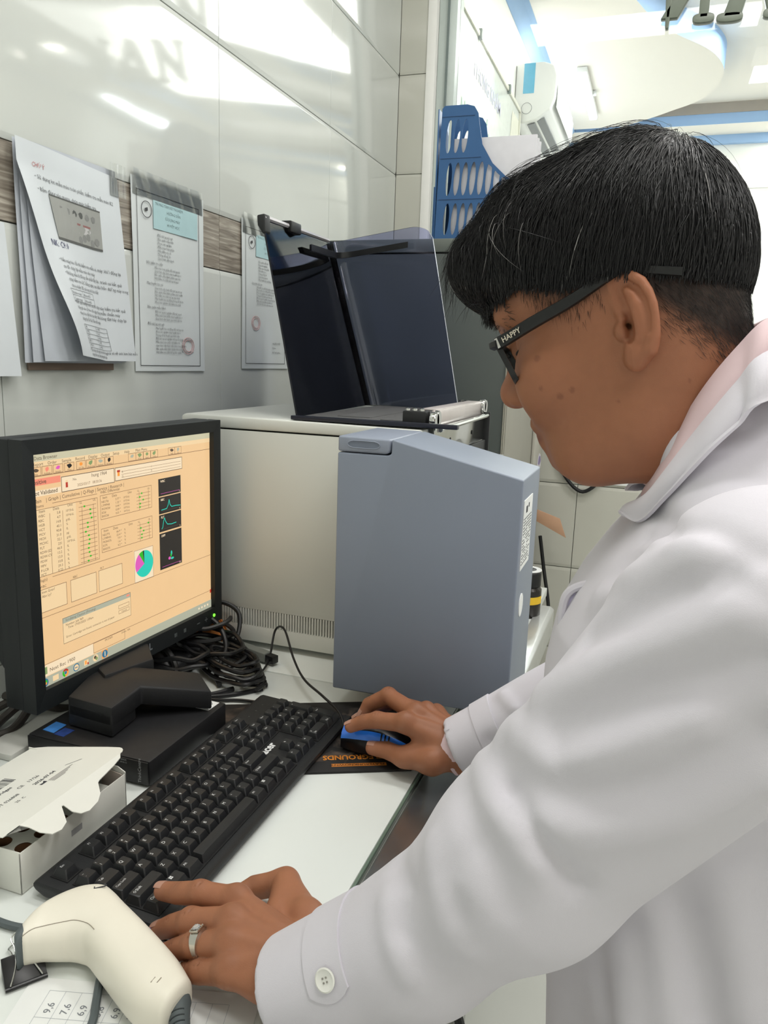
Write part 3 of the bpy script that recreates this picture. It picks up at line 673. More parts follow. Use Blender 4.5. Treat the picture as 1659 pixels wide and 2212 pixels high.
# controls, power light, maker's word
for u, s_ in ((0.262, 'm'), (0.286, 'b'), (0.322, '-'), (0.344, '+')):
    q = MB()
    if s_ == 'm': q.box((u, -0.0165, 0.0092), (u + 0.003, -0.0105, 0.0097), mtx=mMTX).box((u + 0.0045, -0.0165, 0.0092), (u + 0.006, -0.0105, 0.0097), mtx=mMTX)
    elif s_ == 'b': q.box((u, -0.0165, 0.0092), (u + 0.006, -0.0105, 0.0097), mtx=mMTX)
    else: q.box((u, -0.0142, 0.0092), (u + 0.008, -0.0128, 0.0097), mtx=mMTX)
    if s_ == '+': q.box((u + 0.0033, -0.0175, 0.0092), (u + 0.0047, -0.0095, 0.0097), mtx=mMTX)
    sub(bezel, 'control_mark', q, mat('mark_grey', (92, 98, 98), rough=0.5) if 'mark_grey' not in MATS else MATS['mark_grey'])
sub(bezel, 'power_light', MB().lathe([(0.0028, 0), (0.0028, 0.0014), (0.0015, 0.002)], mp_(0.371, -0.0125, 0.009), axis=mN, n=14), emis_mat('green_light', (120, 255, 60), 1.6))
def mtext(b, t, u, v, size, mi=0, n=0.0006, align='L', wide=1.0, bold=0.0): b.text(t, mp_(u, v, n), mU, mV, size, mi, align, wide=wide, bold=bold)
lgo = MB(); mtext(lgo, 'D', 0.168, -0.0165, 0.0155, n=0.0099, bold=0.025); lgo.text('E', mp_(0.1805, -0.0155, 0.0099), (mU * 0.86 + mV * 0.5), (mV * 0.86 - mU * 0.5), 0.0145, bold=0.025); mtext(lgo, 'LL', 0.1915, -0.0165, 0.0155, n=0.0099, bold=0.025)
sub(bezel, 'maker_lettering', lgo, mat('silver_lettering', (150, 156, 160), rough=0.35, metal=0.4))
# ---- picture on the screen: flat coloured pieces of light
SCR = [emis_mat('screen_peach', (229, 190, 140), 1.0, 0.03), emis_mat('screen_cream', (232, 202, 156), 1.0), emis_mat('screen_line', (126, 96, 70), 1.0), emis_mat('screen_text', (86, 70, 56), 1.0),
       emis_mat('screen_red', (234, 138, 112), 1.0), emis_mat('screen_black', (30, 26, 24), 1.0), emis_mat('screen_teal', (30, 196, 172), 1.0), emis_mat('screen_magenta', (214, 88, 178), 1.0),
       emis_mat('screen_green', (40, 176, 34), 1.0), emis_mat('screen_grey', (168, 170, 150), 1.0), emis_mat('screen_white', (236, 214, 180), 1.0), emis_mat('screen_darkred', (176, 52, 36), 1.0),
       emis_mat('screen_blue', (52, 110, 140), 1.0), emis_mat('screen_orange', (240, 150, 60), 1.0), emis_mat('screen_olive', (128, 150, 96), 1.0), emis_mat('screen_titlebar', (196, 190, 160), 1.0)]
PE, CR, LN, TX, RE, BKs, TE, MAG, GR, GY, WH, DR, BL, OR, OL, TI = range(16)
scr = MB()
def rect(u0, v0, u1, v1, mi, n=0.0002): scr.quad(mp_(u0 * SW, v0 * SH, n), mp_(u1 * SW, v0 * SH, n), mp_(u1 * SW, v1 * SH, n), mp_(u0 * SW, v1 * SH, n), mi)
def frame_(u0, v0, u1, v1, mi=LN, t=0.0022, n=0.0005):
    tu, tv = t, t * SW / SH
    rect(u0, v0, u1, v0 + tv, mi, n); rect(u0, v1 - tv, u1, v1, mi, n); rect(u0, v0, u0 + tu, v1, mi, n); rect(u1 - tu, v0, u1, v1, mi, n)
def stx(t, u, v, s, mi=TX, align='L', wide=1.0, bold=0.0): mtext(scr, t, u * SW, v * SH, s * SH, mi, 0.0006, align, wide, bold)
rect(0, 0, 1, 1, PE, 0.0)
rect(0, 0.966, 1, 1, TI); stx('Data Browser', 0.02, 0.973, 0.022); rect(0, 0.945, 1, 0.966, CR)
for k, t in enumerate(('Report', 'Order', 'Sample', 'Record', 'Display', 'Output', 'Setup', 'Help', 'Main Menu')): stx(t, 0.015 + k * 0.062, 0.949, 0.019)
rect(0, 0.905, 1, 0.9075, LN, 0.0004)
icons = [0.005, 0.052, 0.100, 0.150, 0.205, 0.252, 0.300, 0.345, 0.47, 0.512, 0.556, 0.60, 0.71, 0.752]
for k, u in enumerate(icons):
    frame_(u, 0.908, u + 0.044, 0.945, LN, 0.0016)
    c = (TX, RE, MAG, BKs, OR, OL, GY, BKs, GY, OL, OL, OL, TX, GY)[k]
    pts = [(u + 0.022 + 0.010 * math.cos(a * 2 * PI / 7) * (1.3 if (a + k) % 3 == 0 else 0.8), 0.931 + 0.010 * math.sin(a * 2 * PI / 7) * (1.2 if (a * k) % 2 else 0.8)) for a in range(7)]
    scr.add([mp_(x * SW, y * SH, 0.0006) for x, y in pts], [tuple(range(7))], c)
    stx(('Help', 'Analyzer', 'Sampler', 'Menu', 'QC File', 'Work List', 'Explorer', 'Browser', '', 'Order', 'Upper', 'Lower', 'Valid', 'Out')[k], u + 0.022, 0.911, 0.010, align='C')
rect(0, 0.868, 0.131, 0.896, RE); stx('Positive', 0.003, 0.874, 0.026, bold=0.01)
rect(0, 0.823, 0.131, 0.848, WH); stx('Not Validated', 0.002, 0.829, 0.025, bold=0.01)
rect(0.133, 0.822, 0.392, 0.889, WH); frame_(0.133, 0.822, 0.392, 0.889, TX)
stx('No.', 0.185, 0.864, 0.016); stx('hung 1964', 0.275, 0.866, 0.023); stx('2025/03/17   08:50:36', 0.205, 0.836, 0.017, LN)
rect(0.152, 0.84, 0.162, 0.862, DR, 0.0006); rect(0.152, 0.862, 0.162, 0.872, CR, 0.0006)
rect(0.395, 0.826, 0.80, 0.889, WH); frame_(0.395, 0.826, 0.80, 0.889, TX); rect(0.408, 0.848, 0.420, 0.870, OR, 0.0006); rect(0.406, 0.866, 0.422, 0.876, DR, 0.0007)
for v in (0.838, 0.852, 0.866): rect(0.43, v, 0.79, v + 0.0015, LN, 0.0005)
stx('1', 0.60, 0.862, 0.014); stx('0', 0.60, 0.842, 0.014); stx('B', 0.432, 0.860, 0.014); stx('D', 0.432, 0.838, 0.014)
stx('Main', 0.010, 0.797, 0.022); stx('| Graph | Cumulative | Q-Flags | Service | Research |', 0.062, 0.797, 0.022, wide=1.02)
stx('Items', 0.02, 0.777, 0.018); rect(0.09, 0.784, 0.30, 0.786, LN)
rect(0.016, 0.484, 0.195, 0.769, CR); frame_(0.016, 0.484, 0.300, 0.769, LN, 0.0016)
names = ['WBC', 'RBC', 'HGB', 'HCT', 'MCV', 'MCH', 'MCHC', 'PLT', 'RDW-SD', 'RDW-CV', 'PDW', 'MPV', 'P-LCR', 'PCT']
vals = ['5.8', '4.7', '14.8', '40.1', '90.8', '31.0', '32.1', '231', '46.0', '13.2', '12.0', '10.8', '29.3', '0.22']
unit = ['10^3/uL', '10^6/uL', 'g/dL', '%', 'fL', 'pg', 'g/dL', '10^3/uL', 'fL', '%', 'fL', 'fL', '%', '%']
stx('Item', 0.03, 0.754, 0.018); stx('Data', 0.09, 0.754, 0.018); stx('Unit', 0.155, 0.757, 0.017); stx('LL', 0.212, 0.757, 0.015); stx('UL', 0.277, 0.757, 0.015)
gx = [0.234, 0.262, 0.262, 0.267, 0.247, 0.247, 0.236, 0.250, 0.253, 0.25, 0.247, 0.25, 0.255, 0.244]
for k in range(14):
    v = 0.735 - k * 0.0192
    stx(names[k], 0.026, v, 0.016); stx(vals[k], 0.122, v, 0.016, align='R'); stx(unit[k], 0.146, v, 0.0145)
    rect(0.207, v + 0.006, 0.292, v + 0.0078, LN, 0.0005); rect(gx[k] - 0.004, v + 0.003, gx[k] + 0.004, v + 0.011, GR, 0.0007)
for u in (0.222, 0.278, 0.132, 0.075): rect(u, 0.484, u + 0.0016, 0.745, LN, 0.0004)
stx('WBC Differential', 0.315, 0.782, 0.018)
for (v0, nm, un) in ((0.774, ['NEUT#', 'LYMPH#', 'MONO#', 'EO#', 'BASO#'], '10^3/uL'), (0.62, ['NEUT%', 'LYMPH%', 'MONO%', 'EO%', 'BASO%'], '%')):
    frame_(0.313, v0 - 0.112, 0.60, v0, LN, 0.0016); stx('Item', 0.325, v0 - 0.018, 0.017); stx('Data', 0.375, v0 - 0.018, 0.017); stx('Unit', 0.46, v0 - 0.018, 0.016); stx('LL', 0.515, v0 - 0.018, 0.014); stx('UL', 0.575, v0 - 0.018, 0.014)
    dv = (['3.77', '1.32', '0.44', '0.09', '0.01'], ['66.9', '23.4', '7.9', '1.6', '0.2'])[v0 < 0.7]
    for k in range(5):
        v = v0 - 0.036 - k * 0.0165; stx(nm[k], 0.319, v, 0.0145); stx(dv[k] + ' *', 0.42, v, 0.0145, align='R'); stx(un, 0.435, v, 0.0135)
        rect(0.51, v + 0.005, 0.592, v + 0.0066, LN, 0.0005); g_ = ((0.54, 0.528, 0.548, 0.53, 0.528), (0.575, 0.53, 0.546, 0.535, 0.534))[v0 < 0.7][k]; rect(g_ - 0.004, v + 0.002, g_ + 0.004, v + 0.010, GR, 0.0007)
    for u in (0.525, 0.58): rect(u, v0 - 0.11, u + 0.0015, v0 - 0.02, LN, 0.0004)
for (v0, v1, t) in ((0.706, 0.795, 'WBC'), (0.615, 0.701, 'RBC'), (0.522, 0.610, 'PLT'), (0.324, 0.514, 'DIFF')):
    rect(0.643, v0, 0.788, v1, BKs, 0.0004); stx(t, 0.655, v1 - 0.019, 0.016, WH, bold=0.02); rect(0.656, v0 + 0.012, 0.78, v0 + 0.0135, MAG if t in ('WBC', 'DIFF') else TX, 0.0006); stx('FSC' if t == 'DIFF' else 'fL', 0.782, v0 + 0.004, 0.010, WH, 'R')
def pline(pts, t, mi):
    P = [Vector((p[0] * SW, p[1] * SH)) for p in pts]
    for a, c in zip(P[:-1], P[1:]):
        d = (c - a).normalized(); n_ = Vector((-d.y, d.x)) * t / 2; a2, c2 = a - d * t * 0.3, c + d * t * 0.3
        scr.add([mp_(*(a2 + n_), 0.0008), mp_(*(a2 - n_), 0.0008), mp_(*(c2 - n_), 0.0008), mp_(*(c2 + n_), 0.0008)], [(0, 1, 2, 3)], mi)
pline([(0.658, 0.635), (0.692, 0.637), (0.702, 0.655), (0.708, 0.680), (0.714, 0.653), (0.724, 0.641), (0.75, 0.641), (0.782, 0.637)], 0.0012, TE)
pline([(0.658, 0.538), (0.664, 0.545), (0.670, 0.575), (0.676, 0.592), (0.683, 0.572), (0.694, 0.555), (0.72, 0.550), (0.752, 0.552)], 0.0012, TE)
for cu_, cv_, w_, h_, mi in ((0.704, 0.372, 0.008, 0.008, MAG), (0.722, 0.368, 0.011, 0.006, TE), (0.714, 0.386, 0.005, 0.010, GR), (0.717, 0.397, 0.005, 0.013, TE)):
    scr.add([mp_((cu_ + w_ * math.cos(a * PI / 5)) * SW, (cv_ + h_ * math.sin(a * PI / 5)) * SH, 0.0008) for a in range(10)], [tuple(range(10))], mi)
rect(0.487, 0.305, 0.60, 0.468, WH, 0.0003); frame_(0.487, 0.305, 0.60, 0.468, LN, 0.0014)
def pie(a0, a1, mi):
    n_ = max(4, int((a1 - a0) / 6)); cu_, cv_, r_ = 0.5445 * SW, 0.39 * SH, 0.0202
    scr.add([mp_(cu_, cv_, 0.0008)] + [mp_(cu_ + r_ * math.sin(math.radians(a0 + (a1 - a0) * k / n_)), cv_ + r_ * math.cos(math.radians(a0 + (a1 - a0) * k / n_)), 0.0008) for k in range(n_ + 1)], [(0, k + 2, k + 1) for k in range(n_)], mi)
pie(0, 241, TE); pie(241, 325, MAG); pie(325, 351, GR); pie(351, 360, BKs)
stx('Flag(s)', 0.015, 0.463, 0.018); stx('WBC', 0.018, 0.437, 0.015); stx('RBC', 0.165, 0.434, 0.015); stx('PLT', 0.30, 0.433, 0.015); rect(0.075, 0.470, 0.48, 0.472, LN)
for u0, u1 in ((0.015, 0.135), (0.153, 0.28), (0.291, 0.418)): rect(u0, 0.329, u1, 0.430, CR, 0.0003); frame_(u0, 0.329, u1, 0.430, LN, 0.0018)
stx('Imm Gran?', 0.024, 0.412, 0.016); stx('Abn Ly?', 0.024, 0.394, 0.016)
rect(0, 0.306, 1, 0.308, LN, 0.0004)
rect(0.108, 0.155, 0.458, 0.270, CR, 0.0004); rect(0.108, 0.248, 0.458, 0.272, GY, 0.0006); frame_(0.108, 0.155, 0.458, 0.272, TX, 0.0014, 0.0008)
stx('Scrubbing Caution (Printing)', 0.122, 0.254, 0.016); stx('Number: Job 969', 0.122, 0.232, 0.015); stx('Time: 17/03/2025 1:09am', 0.132, 0.217, 0.015); stx('Error: Cartridge not found, connector is out of paper', 0.122, 0.178, 0.014)
rect(0.435, 0.256, 0.452, 0.266, RE, 0.0008); frame_(0.39, 0.185, 0.45, 0.203, LN, 0.0014); frame_(0.39, 0.210, 0.45, 0.228, LN, 0.0014); stx('Cancel', 0.42, 0.189, 0.013, align='C')
rect(0, 0.098, 1, 0.1, LN, 0.0004); rect(0, 0.046, 0.25, 0.096, WH, 0.0003); stx('Next Rec 1900', 0.04, 0.060, 0.024); rect(0.006, 0.056, 0.03, 0.088, OL, 0.0005)
stx('09:27AM', 0.31, 0.083, 0.014); stx('Online  NN', 0.40, 0.083, 0.013); frame_(0.25, 0.05, 0.42, 0.098, LN, 0.0014)
rect(0.99, 0.085, 1.0, 0.105, DR, 0.0006)
rect(0, 0, 1, 0.044, GY, 0.0005)
def dot(u, v, r_, mi, n=0.0010, k0=14): scr.add([mp_(u * SW + r_ * math.cos(2 * PI * a / k0), v * SH + r_ * math.sin(2 * PI * a / k0), n) for a in range(k0)], [tuple(range(k0))], mi)
dot(0.017, 0.021, 0.0056, BL); dot(0.014, 0.026, 0.002, DR, 0.0012); dot(0.021, 0.025, 0.002, GR, 0.0012); dot(0.019, 0.017, 0.002, OR, 0.0012)
rect(0.052, 0.010, 0.078, 0.034, CR, 0.0008)
for a0, a1, mi in ((20, 140, DR), (140, 260, GR), (260, 380, OR)):
    pts = [mp_(0.110 * SW + r_ * math.cos(math.radians(a)), 0.023 * SH + r_ * math.sin(math.radians(a)), 0.0009) for r_, rng in ((0.0055, range(a0, a1 + 1, 20)), (0.0026, range(a1, a0 - 1, -20))) for a in rng]
    scr.add(pts, [tuple(range(len(pts)))], mi)
dot(0.110, 0.023, 0.0022, BL)
dot(0.161, 0.024, 0.0056, BL); dot(0.161, 0.024, 0.0042, CR, 0.0012); rect(0.152, 0.022, 0.166, 0.026, BL, 0.0014)
rect(0.200, 0.012, 0.222, 0.036, CR, 0.0008); rect(0.204, 0.016, 0.212, 0.034, OR, 0.0010); rect(0.215, 0.012, 0.222, 0.022, DR, 0.0010)
dot(0.258, 0.025, 0.0052, CR); dot(0.255, 0.029, 0.0024, TX, 0.0012); dot(0.262, 0.021, 0.0024, OL, 0.0012)
rect(0.291, 0.004, 0.322, 0.043, OR, 0.0007); dot(0.306, 0.024, 0.0056, BL, 0.0011); rect(0.304, 0.012, 0.308, 0.036, WH, 0.0013)
for k in range(4): rect(0.90 + k * 0.022, 0.018, 0.910 + k * 0.022, 0.028, WH, 0.0008)
scr.build('screen', SCR, mon, 0)
# stand: angular two-armed foot resting across the small computer
zs0, zs1 = DZ + 0.0362, DZ + 0.076
st = MB()
st.prism([(-0.676, 0.742, zs1), (-0.603, 0.736, zs1), (-0.604, 0.797, zs1 + 0.004), (-0.53, 0.851, zs1 - 0.012), (-0.580, 0.899, zs1 - 0.012), (-0.655, 0.845, zs1 + 0.004), (-0.70, 0.83, zs1 + 0.004)][::-1], (0, 0, -(zs1 - zs0) + 0.013), 0.003, 2)
foot = st.build('stand_foot', BLACKM, mon)
sub(foot, 'foot_block', MB().prism([(-0.676, 0.742, zs0), (-0.603, 0.736, zs0), (-0.608, 0.79, zs0), (-0.68, 0.80, zs0)], (0, 0, 0.03), 0.002), BLACKM)
MB().prism([(-0.755, 0.86, zs0 + 0.012), (-0.665, 0.80, zs0 + 0.012), (-0.64, 0.875, zs0 + 0.012), (-0.70, 0.94, zs0 + 0.012)], (0, 0, 0.036), 0.004).box((-0.80, 0.87, DZ + 0.06), (-0.755, 0.94, -0.22), 0.006).build('stand_neck', BLACKM, mon)

# ------------------------------------------------------------------ small flat computer
pc = thing('mini_computer', 'flat black mini computer lying under the monitor foot, white label on its top', 'computer', (-0.62, 0.8, DZ))
PZ = DZ + 0.0345
MB().box((-0.709, 0.7065, DZ + 0.002), (-0.5265, 0.882, PZ), 0.0025, 2).build('case', mat('pc_black', (26, 26, 28), rough=0.5, var=0.18, vscale=90, bump=0.2, bscale=900, bdist=0.0003), pc)
MB().box((-0.708, 0.7040, DZ + 0.004), (-0.5275, 0.7062, PZ - 0.001), 0.001).build('front_panel', BLACK, pc)
lab = MB().prism([(-0.587, 0.853, PZ), (-0.536, 0.851, PZ), (-0.535, 0.878, PZ), (-0.586, 0.880, PZ)], (0, 0, 0.0004)).build('label', PAPER, pc)
lp = MB(); r3 = random.Random(5)
for k in range(5): lp.box((-0.583, 0.8565 + k * 0.0042, PZ + 0.0004), (-0.583 + 0.025 + r3.random() * 0.018, 0.8583 + k * 0.0042, PZ + 0.0007))
sub(lab, 'label_print', lp, INK)
MB().prism([(-0.699, 0.721, PZ), (-0.680, 0.719, PZ), (-0.681, 0.743, PZ), (-0.699, 0.745, PZ)], (0, 0, 0.0005)).build('blue_sticker', mat('sticker_blue', (62, 122, 190), rough=0.35, var=0.2, vscale=90), pc)
MB().prism([(-0.678, 0.717, PZ), (-0.662, 0.716, PZ), (-0.661, 0.735, PZ), (-0.677, 0.736, PZ)], (0, 0, 0.0005)).build('window_sticker', mat('sticker_dark_blue', (40, 62, 120), rough=0.35, var=0.3, vscale=160), pc)
wm = MB()
wm.text('ThinkCentre', (-0.5372, 0.7037, DZ + 0.006), (0, 0, 1), (-1, 0, 0), 0.0062)
wm.build('name_lettering', mat('lettering_grey', (158, 160, 162), rough=0.4), pc)
tx = MB()
for k, t in enumerate(('LAN ATHEROS', 'WLAN  0914-11')): tx.text(t, (-0.5775, 0.7037, PZ - 0.004 - 0.0034 * k), (1, 0, 0), (0, 0, 1), 0.0030)
tx.build('front_print', MATS['lettering_grey'], pc)

# ------------------------------------------------------------------ keyboard
kbt = thing('keyboard', 'black full-size keyboard along the desk edge in front of the monitor', 'keyboard', (-0.44, 0.73, DZ))
KP = 0.01905; KY0 = 0.5162
RX = {'F': -0.4905, '1': -0.4647, 'Q': -0.44565, 'A': -0.4266, 'Z': -0.40755, 'S': -0.3885}
KT = 0.0535
def kz(x): return -0.4896 - (x + 0.4486) * KT          # key-top height: tilted deck
KPL = mat('keyboard_black', (30, 31, 33), rough=0.5, bump=0.3, bscale=1100, bdist=0.0004)
KEYM = mat('key_black', (33, 34, 36), rough=0.42, bump=0.15, bscale=1500, bdist=0.0003)
LEG = mat('key_legend_white', (222, 224, 224), rough=0.5)
case_pts = lambda y: [(-0.366, y, DZ + 0.004), (-0.364, y, DZ + 0.014), (-0.370, y, kz(-0.37) - 0.009), (-0.508, y, kz(-0.51) - 0.009), (-0.514, y, kz(-0.514) - 0.013), (-0.512, y, DZ + 0.010), (-0.50, y, DZ + 0.004)]
MB().prism(case_pts(0.505), (0, 0.452, 0), 0.003, 2).build('case', KPL, kbt)
for yy in (0.53, 0.92):
    MB().box((-0.50, yy, DZ + 0.0005), (-0.485, yy + 0.02, DZ + 0.006), 0.001).build('foot', KPL, kbt)
    MB().box((-0.385, yy, DZ + 0.0005), (-0.372, yy + 0.02, DZ + 0.006), 0.001).build('foot', KPL, kbt)
# recessed wells between the key groups
wl_ = MB()
for (u0, u1, r0, r1) in ((-0.05, 15.05, '1', 'S'), (-0.05, 1.05, 'F', 'F'), (1.95, 6.05, 'F', 'F'), (6.45, 10.55, 'F', 'F'), (10.95, 15.05, 'F', 'F'), (15.2, 18.3, 'F', 'F'), (15.2, 18.3, '1', 'Q'), (18.45, 22.55, '1', 'S')):
    xa, xb = RX[r0] - 0.0101, RX[r1] + 0.0101
    wl_.prism([(xa, KY0 + u0 * KP, kz(xa) - 0.0087), (xb, KY0 + u0 * KP, kz(xb) - 0.0087), (xb, KY0 + u1 * KP, kz(xb) - 0.0087), (xa, KY0 + u1 * KP, kz(xa) - 0.0087)], (0, 0, 0.0006))
wl_.build('key_well', mat('well_black', (12, 12, 13), rough=0.7), kbt)
ktilt = Matrix.Rotation(math.atan(KT), 4, 'Y')
key_cache = {}
def key_mesh(wu, hu=1.0):
    k = (wu, hu)
    if k not in key_cache:
        hw, hh = wu * KP / 2 - 0.0006, hu * KP / 2 - 0.0006; tw, th = hw - 0.0026, hh - 0.0030
        vs = [(-hh, -hw, -0.0088), (hh, -hw, -0.0088), (hh, hw, -0.0088), (-hh, hw, -0.0088)]
        # rounded dished top
        def ring(f, z, dx): return [(x * f + dx, y * f if abs(y) > 0 else 0, z) for x, y in ((-th, -tw + .0012), (-th + .0012, -tw), (th - .0012, -tw), (th, -tw + .0012), (th, tw - .0012), (th - .0012, tw), (-th + .0012, tw), (-th, tw - .0012))]
        b0 = [(x, y, -0.0088) for x, y in ((-hh, -hw + .0008), (-hh + .0008, -hw), (hh - .0008, -hw), (hh, -hw + .0008), (hh, hw - .0008), (hh - .0008, hw), (-hh + .0008, hw), (-hh, hw - .0008))]
        r1_ = ring(1.0, -0.0006, -0.0008); r2_ = ring(0.93, 0.0, -0.0008)
        V = b0 + r1_ + r2_ + [(-0.0008, 0, -0.0005)]; Fc = []
        for a in range(8):
            c = (a + 1) % 8; Fc += [(a, c, 8 + c, 8 + a), (8 + a, 8 + c, 16 + c, 16 + a), (16 + a, 16 + c, 24)]
        key_cache[k] = MB().add(V, Fc).mesh('key', [KEYM], 0.45)
    return key_cache[k]
def key(u, row, w_=1.0, h_=1.0, top=None, low=None, xshift=0.0, s=0.0042):
    x = RX[row] + xshift; y = KY0 + (u + w_ / 2) * KP
    me = key_mesh(w_, h_)
    if h_ > 1: x += 0.5 * KP
    o = link('key', me, kbt, loc=(x, y, kz(x)))
    o.rotation_euler = (0, math.atan(KT), 0)
    if top or low:
        b = MB(); x0 = -0.5 * h_ * KP + 0.0050 + 0.0012; y0 = -w_ * KP / 2 + 0.0048
        if low is None: b.text(top, (x0 + s * 0.55, y0, 0.00016), (0, 1, 0), (-1, 0, 0), s)
        else:
            b.text(top, (x0 + 0.0012, y0, 0.00016), (0, 1, 0), (-1, 0, 0), 0.0036); b.text(low, (x0 + 0.0068, y0, 0.00016), (0, 1, 0), (-1, 0, 0), 0.0040)
        me2 = b.mesh('legend', [LEG], 0)
        l = bpy.data.objects.new('legend', me2); COL.objects.link(l); l.parent = o
    return o
key(0, 'F', top='Esc', s=0.0034)
for k in range(12): key(2 + k + (0.5 if k > 3 else 0) + (0.5 if k > 7 else 0) - (0.05 if k > 3 else 0), 'F', top='F%d' % (k + 1), s=0.0034)
for k, t in enumerate(('PrtSc', 'ScrLk', 'Pause')): key(15.25 + k, 'F', top=t, s=0.0024)
for k, (a, c) in enumerate(zip('~!@#$%^&*()_+', '`1234567890-=')): key(k, '1', top=a, low=c)
key(13, '1', 2.0, top='\u2190', s=0.006)
key(0, 'Q', 1.5, top='Tab', s=0.0036)
for k, t in enumerate('QWERTYUIOP'): key(1.5 + k, 'Q', top=t, s=0.0052)
key(11.5, 'Q', top='{', low='['); key(12.5, 'Q', top='}', low=']'); key(13.5, 'Q', 1.5, top='|', low='\\')
key(0, 'A', 1.75, top='Caps Lock', s=0.0032)
for k, t in enumerate('ASDFGHJKL'): key(1.75 + k, 'A', top=t, s=0.0052)
key(10.75, 'A', top=':', low=';'); key(11.75, 'A', top='"', low="'"); key(12.75, 'A', 2.25, top='Enter', s=0.0032)
key(0, 'Z', 2.25, top='\u21e7Shift', s=0.0040)
for k, t in enumerate('ZXCVBNM'): key(2.25 + k, 'Z', top=t, s=0.0052)
key(9.25, 'Z', top='<', low=','); key(10.25, 'Z', top='>', low='.'); key(11.25, 'Z', top='?', low='/'); key(12.25, 'Z', 2.75, top='\u21e7Shift', s=0.0040)
key(0, 'S', 1.5, top='Ctrl', s=0.0040); wk = key(1.5, 'S', 1.25); key(2.75, 'S', 1.25, top='Alt', s=0.0038); key(4, 'S', 6.0); key(10, 'S', 1.25, top='Alt', s=0.0036); wk2 = key(11.25, 'S', 1.25); key(12.5, 'S', 1.25, top='\u25b3', s=0.0040); key(13.75, 'S', 1.25, top='Ctrl', s=0.0034)
for o in (wk, wk2):
    b = MB()
    for i in range(2):
        for j in range(2): b.box((-0.0052 + i * 0.0020, -0.005 + j * 0.0020, 0.0001), (-0.0036 + i * 0.0020, -0.0034 + j * 0.0020, 0.0002))
    l = bpy.data.objects.new('legend', b.mesh('legend', [LEG], 0)); COL.objects.link(l); l.parent = o
for k, t in enumerate(('Insert', 'Home', 'PgUp')): key(15.25 + k, '1', top=t, s=0.0026)
for k, t in enumerate(('Delete', 'End', 'PgDn')): key(15.25 + k, 'Q', top=t, s=0.0026)
key(16.25, 'Z', top='\u2191', s=0.0044); key(15.25, 'S', top='\u2190', s=0.0044); key(16.25, 'S', top='\u2193', s=0.0044); key(17.25, 'S', top='\u2192', s=0.0044)
for k, t in enumerate(('Num', '/', '*', '-')): key(18.5 + k, '1', top=t, s=0.003)
for k, t in enumerate('789'): key(18.5 + k, 'Q', top=t, s=0.0046)
for k, t in enumerate('456'): key(18.5 + k, 'A', top=t, s=0.0046)
for k, t in enumerate('123'): key(18.5 + k, 'Z', top=t, s=0.0046)
key(21.5, 'Q', 1.0, 2.0, top='+', s=0.004); key(21.5, 'Z', 1.0, 2.0, top='Enter', s=0.0026); key(18.5, 'S', 2.0, top='0', low='Ins'); key(20.5, 'S', top='.', low='Del')
MB().text('acer', (-0.4235, 0.8065, kz(-0.4235) - 0.0084), (0, 1, 0.0), (-1, 0, KT), 0.0165, bold=0.03).build('maker_lettering', LEG, kbt)
for k in range(3): MB().lathe([(0.0012, 0), (0.0012, 0.0006)], (-0.492, 0.885 + 0.02 * k, kz(-0.492) - 0.0092), n=10).build('status_light', mat('status_grey', (70, 72, 72), rough=0.4) if k == 0 else MATS['status_grey'], kbt)

# ------------------------------------------------------------------ mouse mat and mouse
pa = math.radians(26.2); pX = Vector((math.cos(pa), math.sin(pa), 0)); pY = Vector((-math.sin(pa), math.cos(pa), 0))
pO = Vector((-0.477, 0.752, DZ))
mm = thing('mouse_mat', 'black mouse mat with orange lettering under the blue mouse', 'mouse mat', pO)
def pad_mat():
    m = bpy.data.materials.new('worn_black_cloth'); m.use_nodes = True
    N = m.node_tree.nodes; L = m.node_tree.links; b = N['Principled BSDF']
    tc = N.new('ShaderNodeTexCoord'); nz = N.new('ShaderNodeTexNoise'); nz.inputs['Scale'].default_value = 26; nz.inputs['Detail'].default_value = 5; nz.inputs['Distortion'].default_value = 0.8
    cr = N.new('ShaderNodeValToRGB'); e = cr.color_ramp.elements; e[0].position = 0.55; e[0].color = (*lin((19, 17, 17)), 1); e[1].position = 0.80; e[1].color = (*lin((112, 96, 84)), 1)
    L.new(tc.outputs['Object'], nz.inputs['Vector']); L.new(nz.outputs['Fac'], cr.inputs[0]); L.new(cr.outputs[0], b.inputs['Base Color']); b.inputs['Roughness'].default_value = 0.7
    return m
def padp(a, c, z=0.0): return pO + pX * a + pY * c + Vector((0, 0, z))
pd = MB().prism([padp(0.004, 0, 0.0003), padp(0.256, 0, 0.0003), padp(0.26, 0.004, 0.0003), padp(0.26, 0.196, 0.0003), padp(0.256, 0.2, 0.0003), padp(0.004, 0.2, 0.0003), padp(0, 0.196, 0.0003), padp(0, 0.004, 0.0003)], (0, 0, 0.003), 0.0008)
pd.build('cloth', pad_mat(), mm)
ORL = mat('orange_lettering', (214, 132, 40), rough=0.6)
pt = MB().text('BATTLEGROUNDS', padp(0.2475, 0.0395, 0.0034), -pX, -pY, 0.0155, bold=0.03, wide=0.80)
pt.build('lettering', ORL, mm)
bnd = MB().prism([padp(0.226, 0.0115, 0.0033), padp(0.226, 0.0185, 0.0033), padp(0.155, 0.0185, 0.0033), padp(0.155, 0.0115, 0.0033)], (0, 0, 0.0002)).build('band', mat('band_orange', (196, 120, 44), rough=0.6), mm)
sub(bnd, 'small_lettering', MB().text("PLAYERUNKNOWN'S", padp(0.2235, 0.0170, 0.0036), -pX, -pY, 0.0058, wide=1.25, bold=0.02), mat('brown_lettering', (44, 26, 14), rough=0.7))
MB().text('m', padp(0.174, 0.145, 0.0034), -pX, -pY, 0.012).build('corner_mark', mat('mark_tan', (150, 130, 108), rough=0.7), mm)
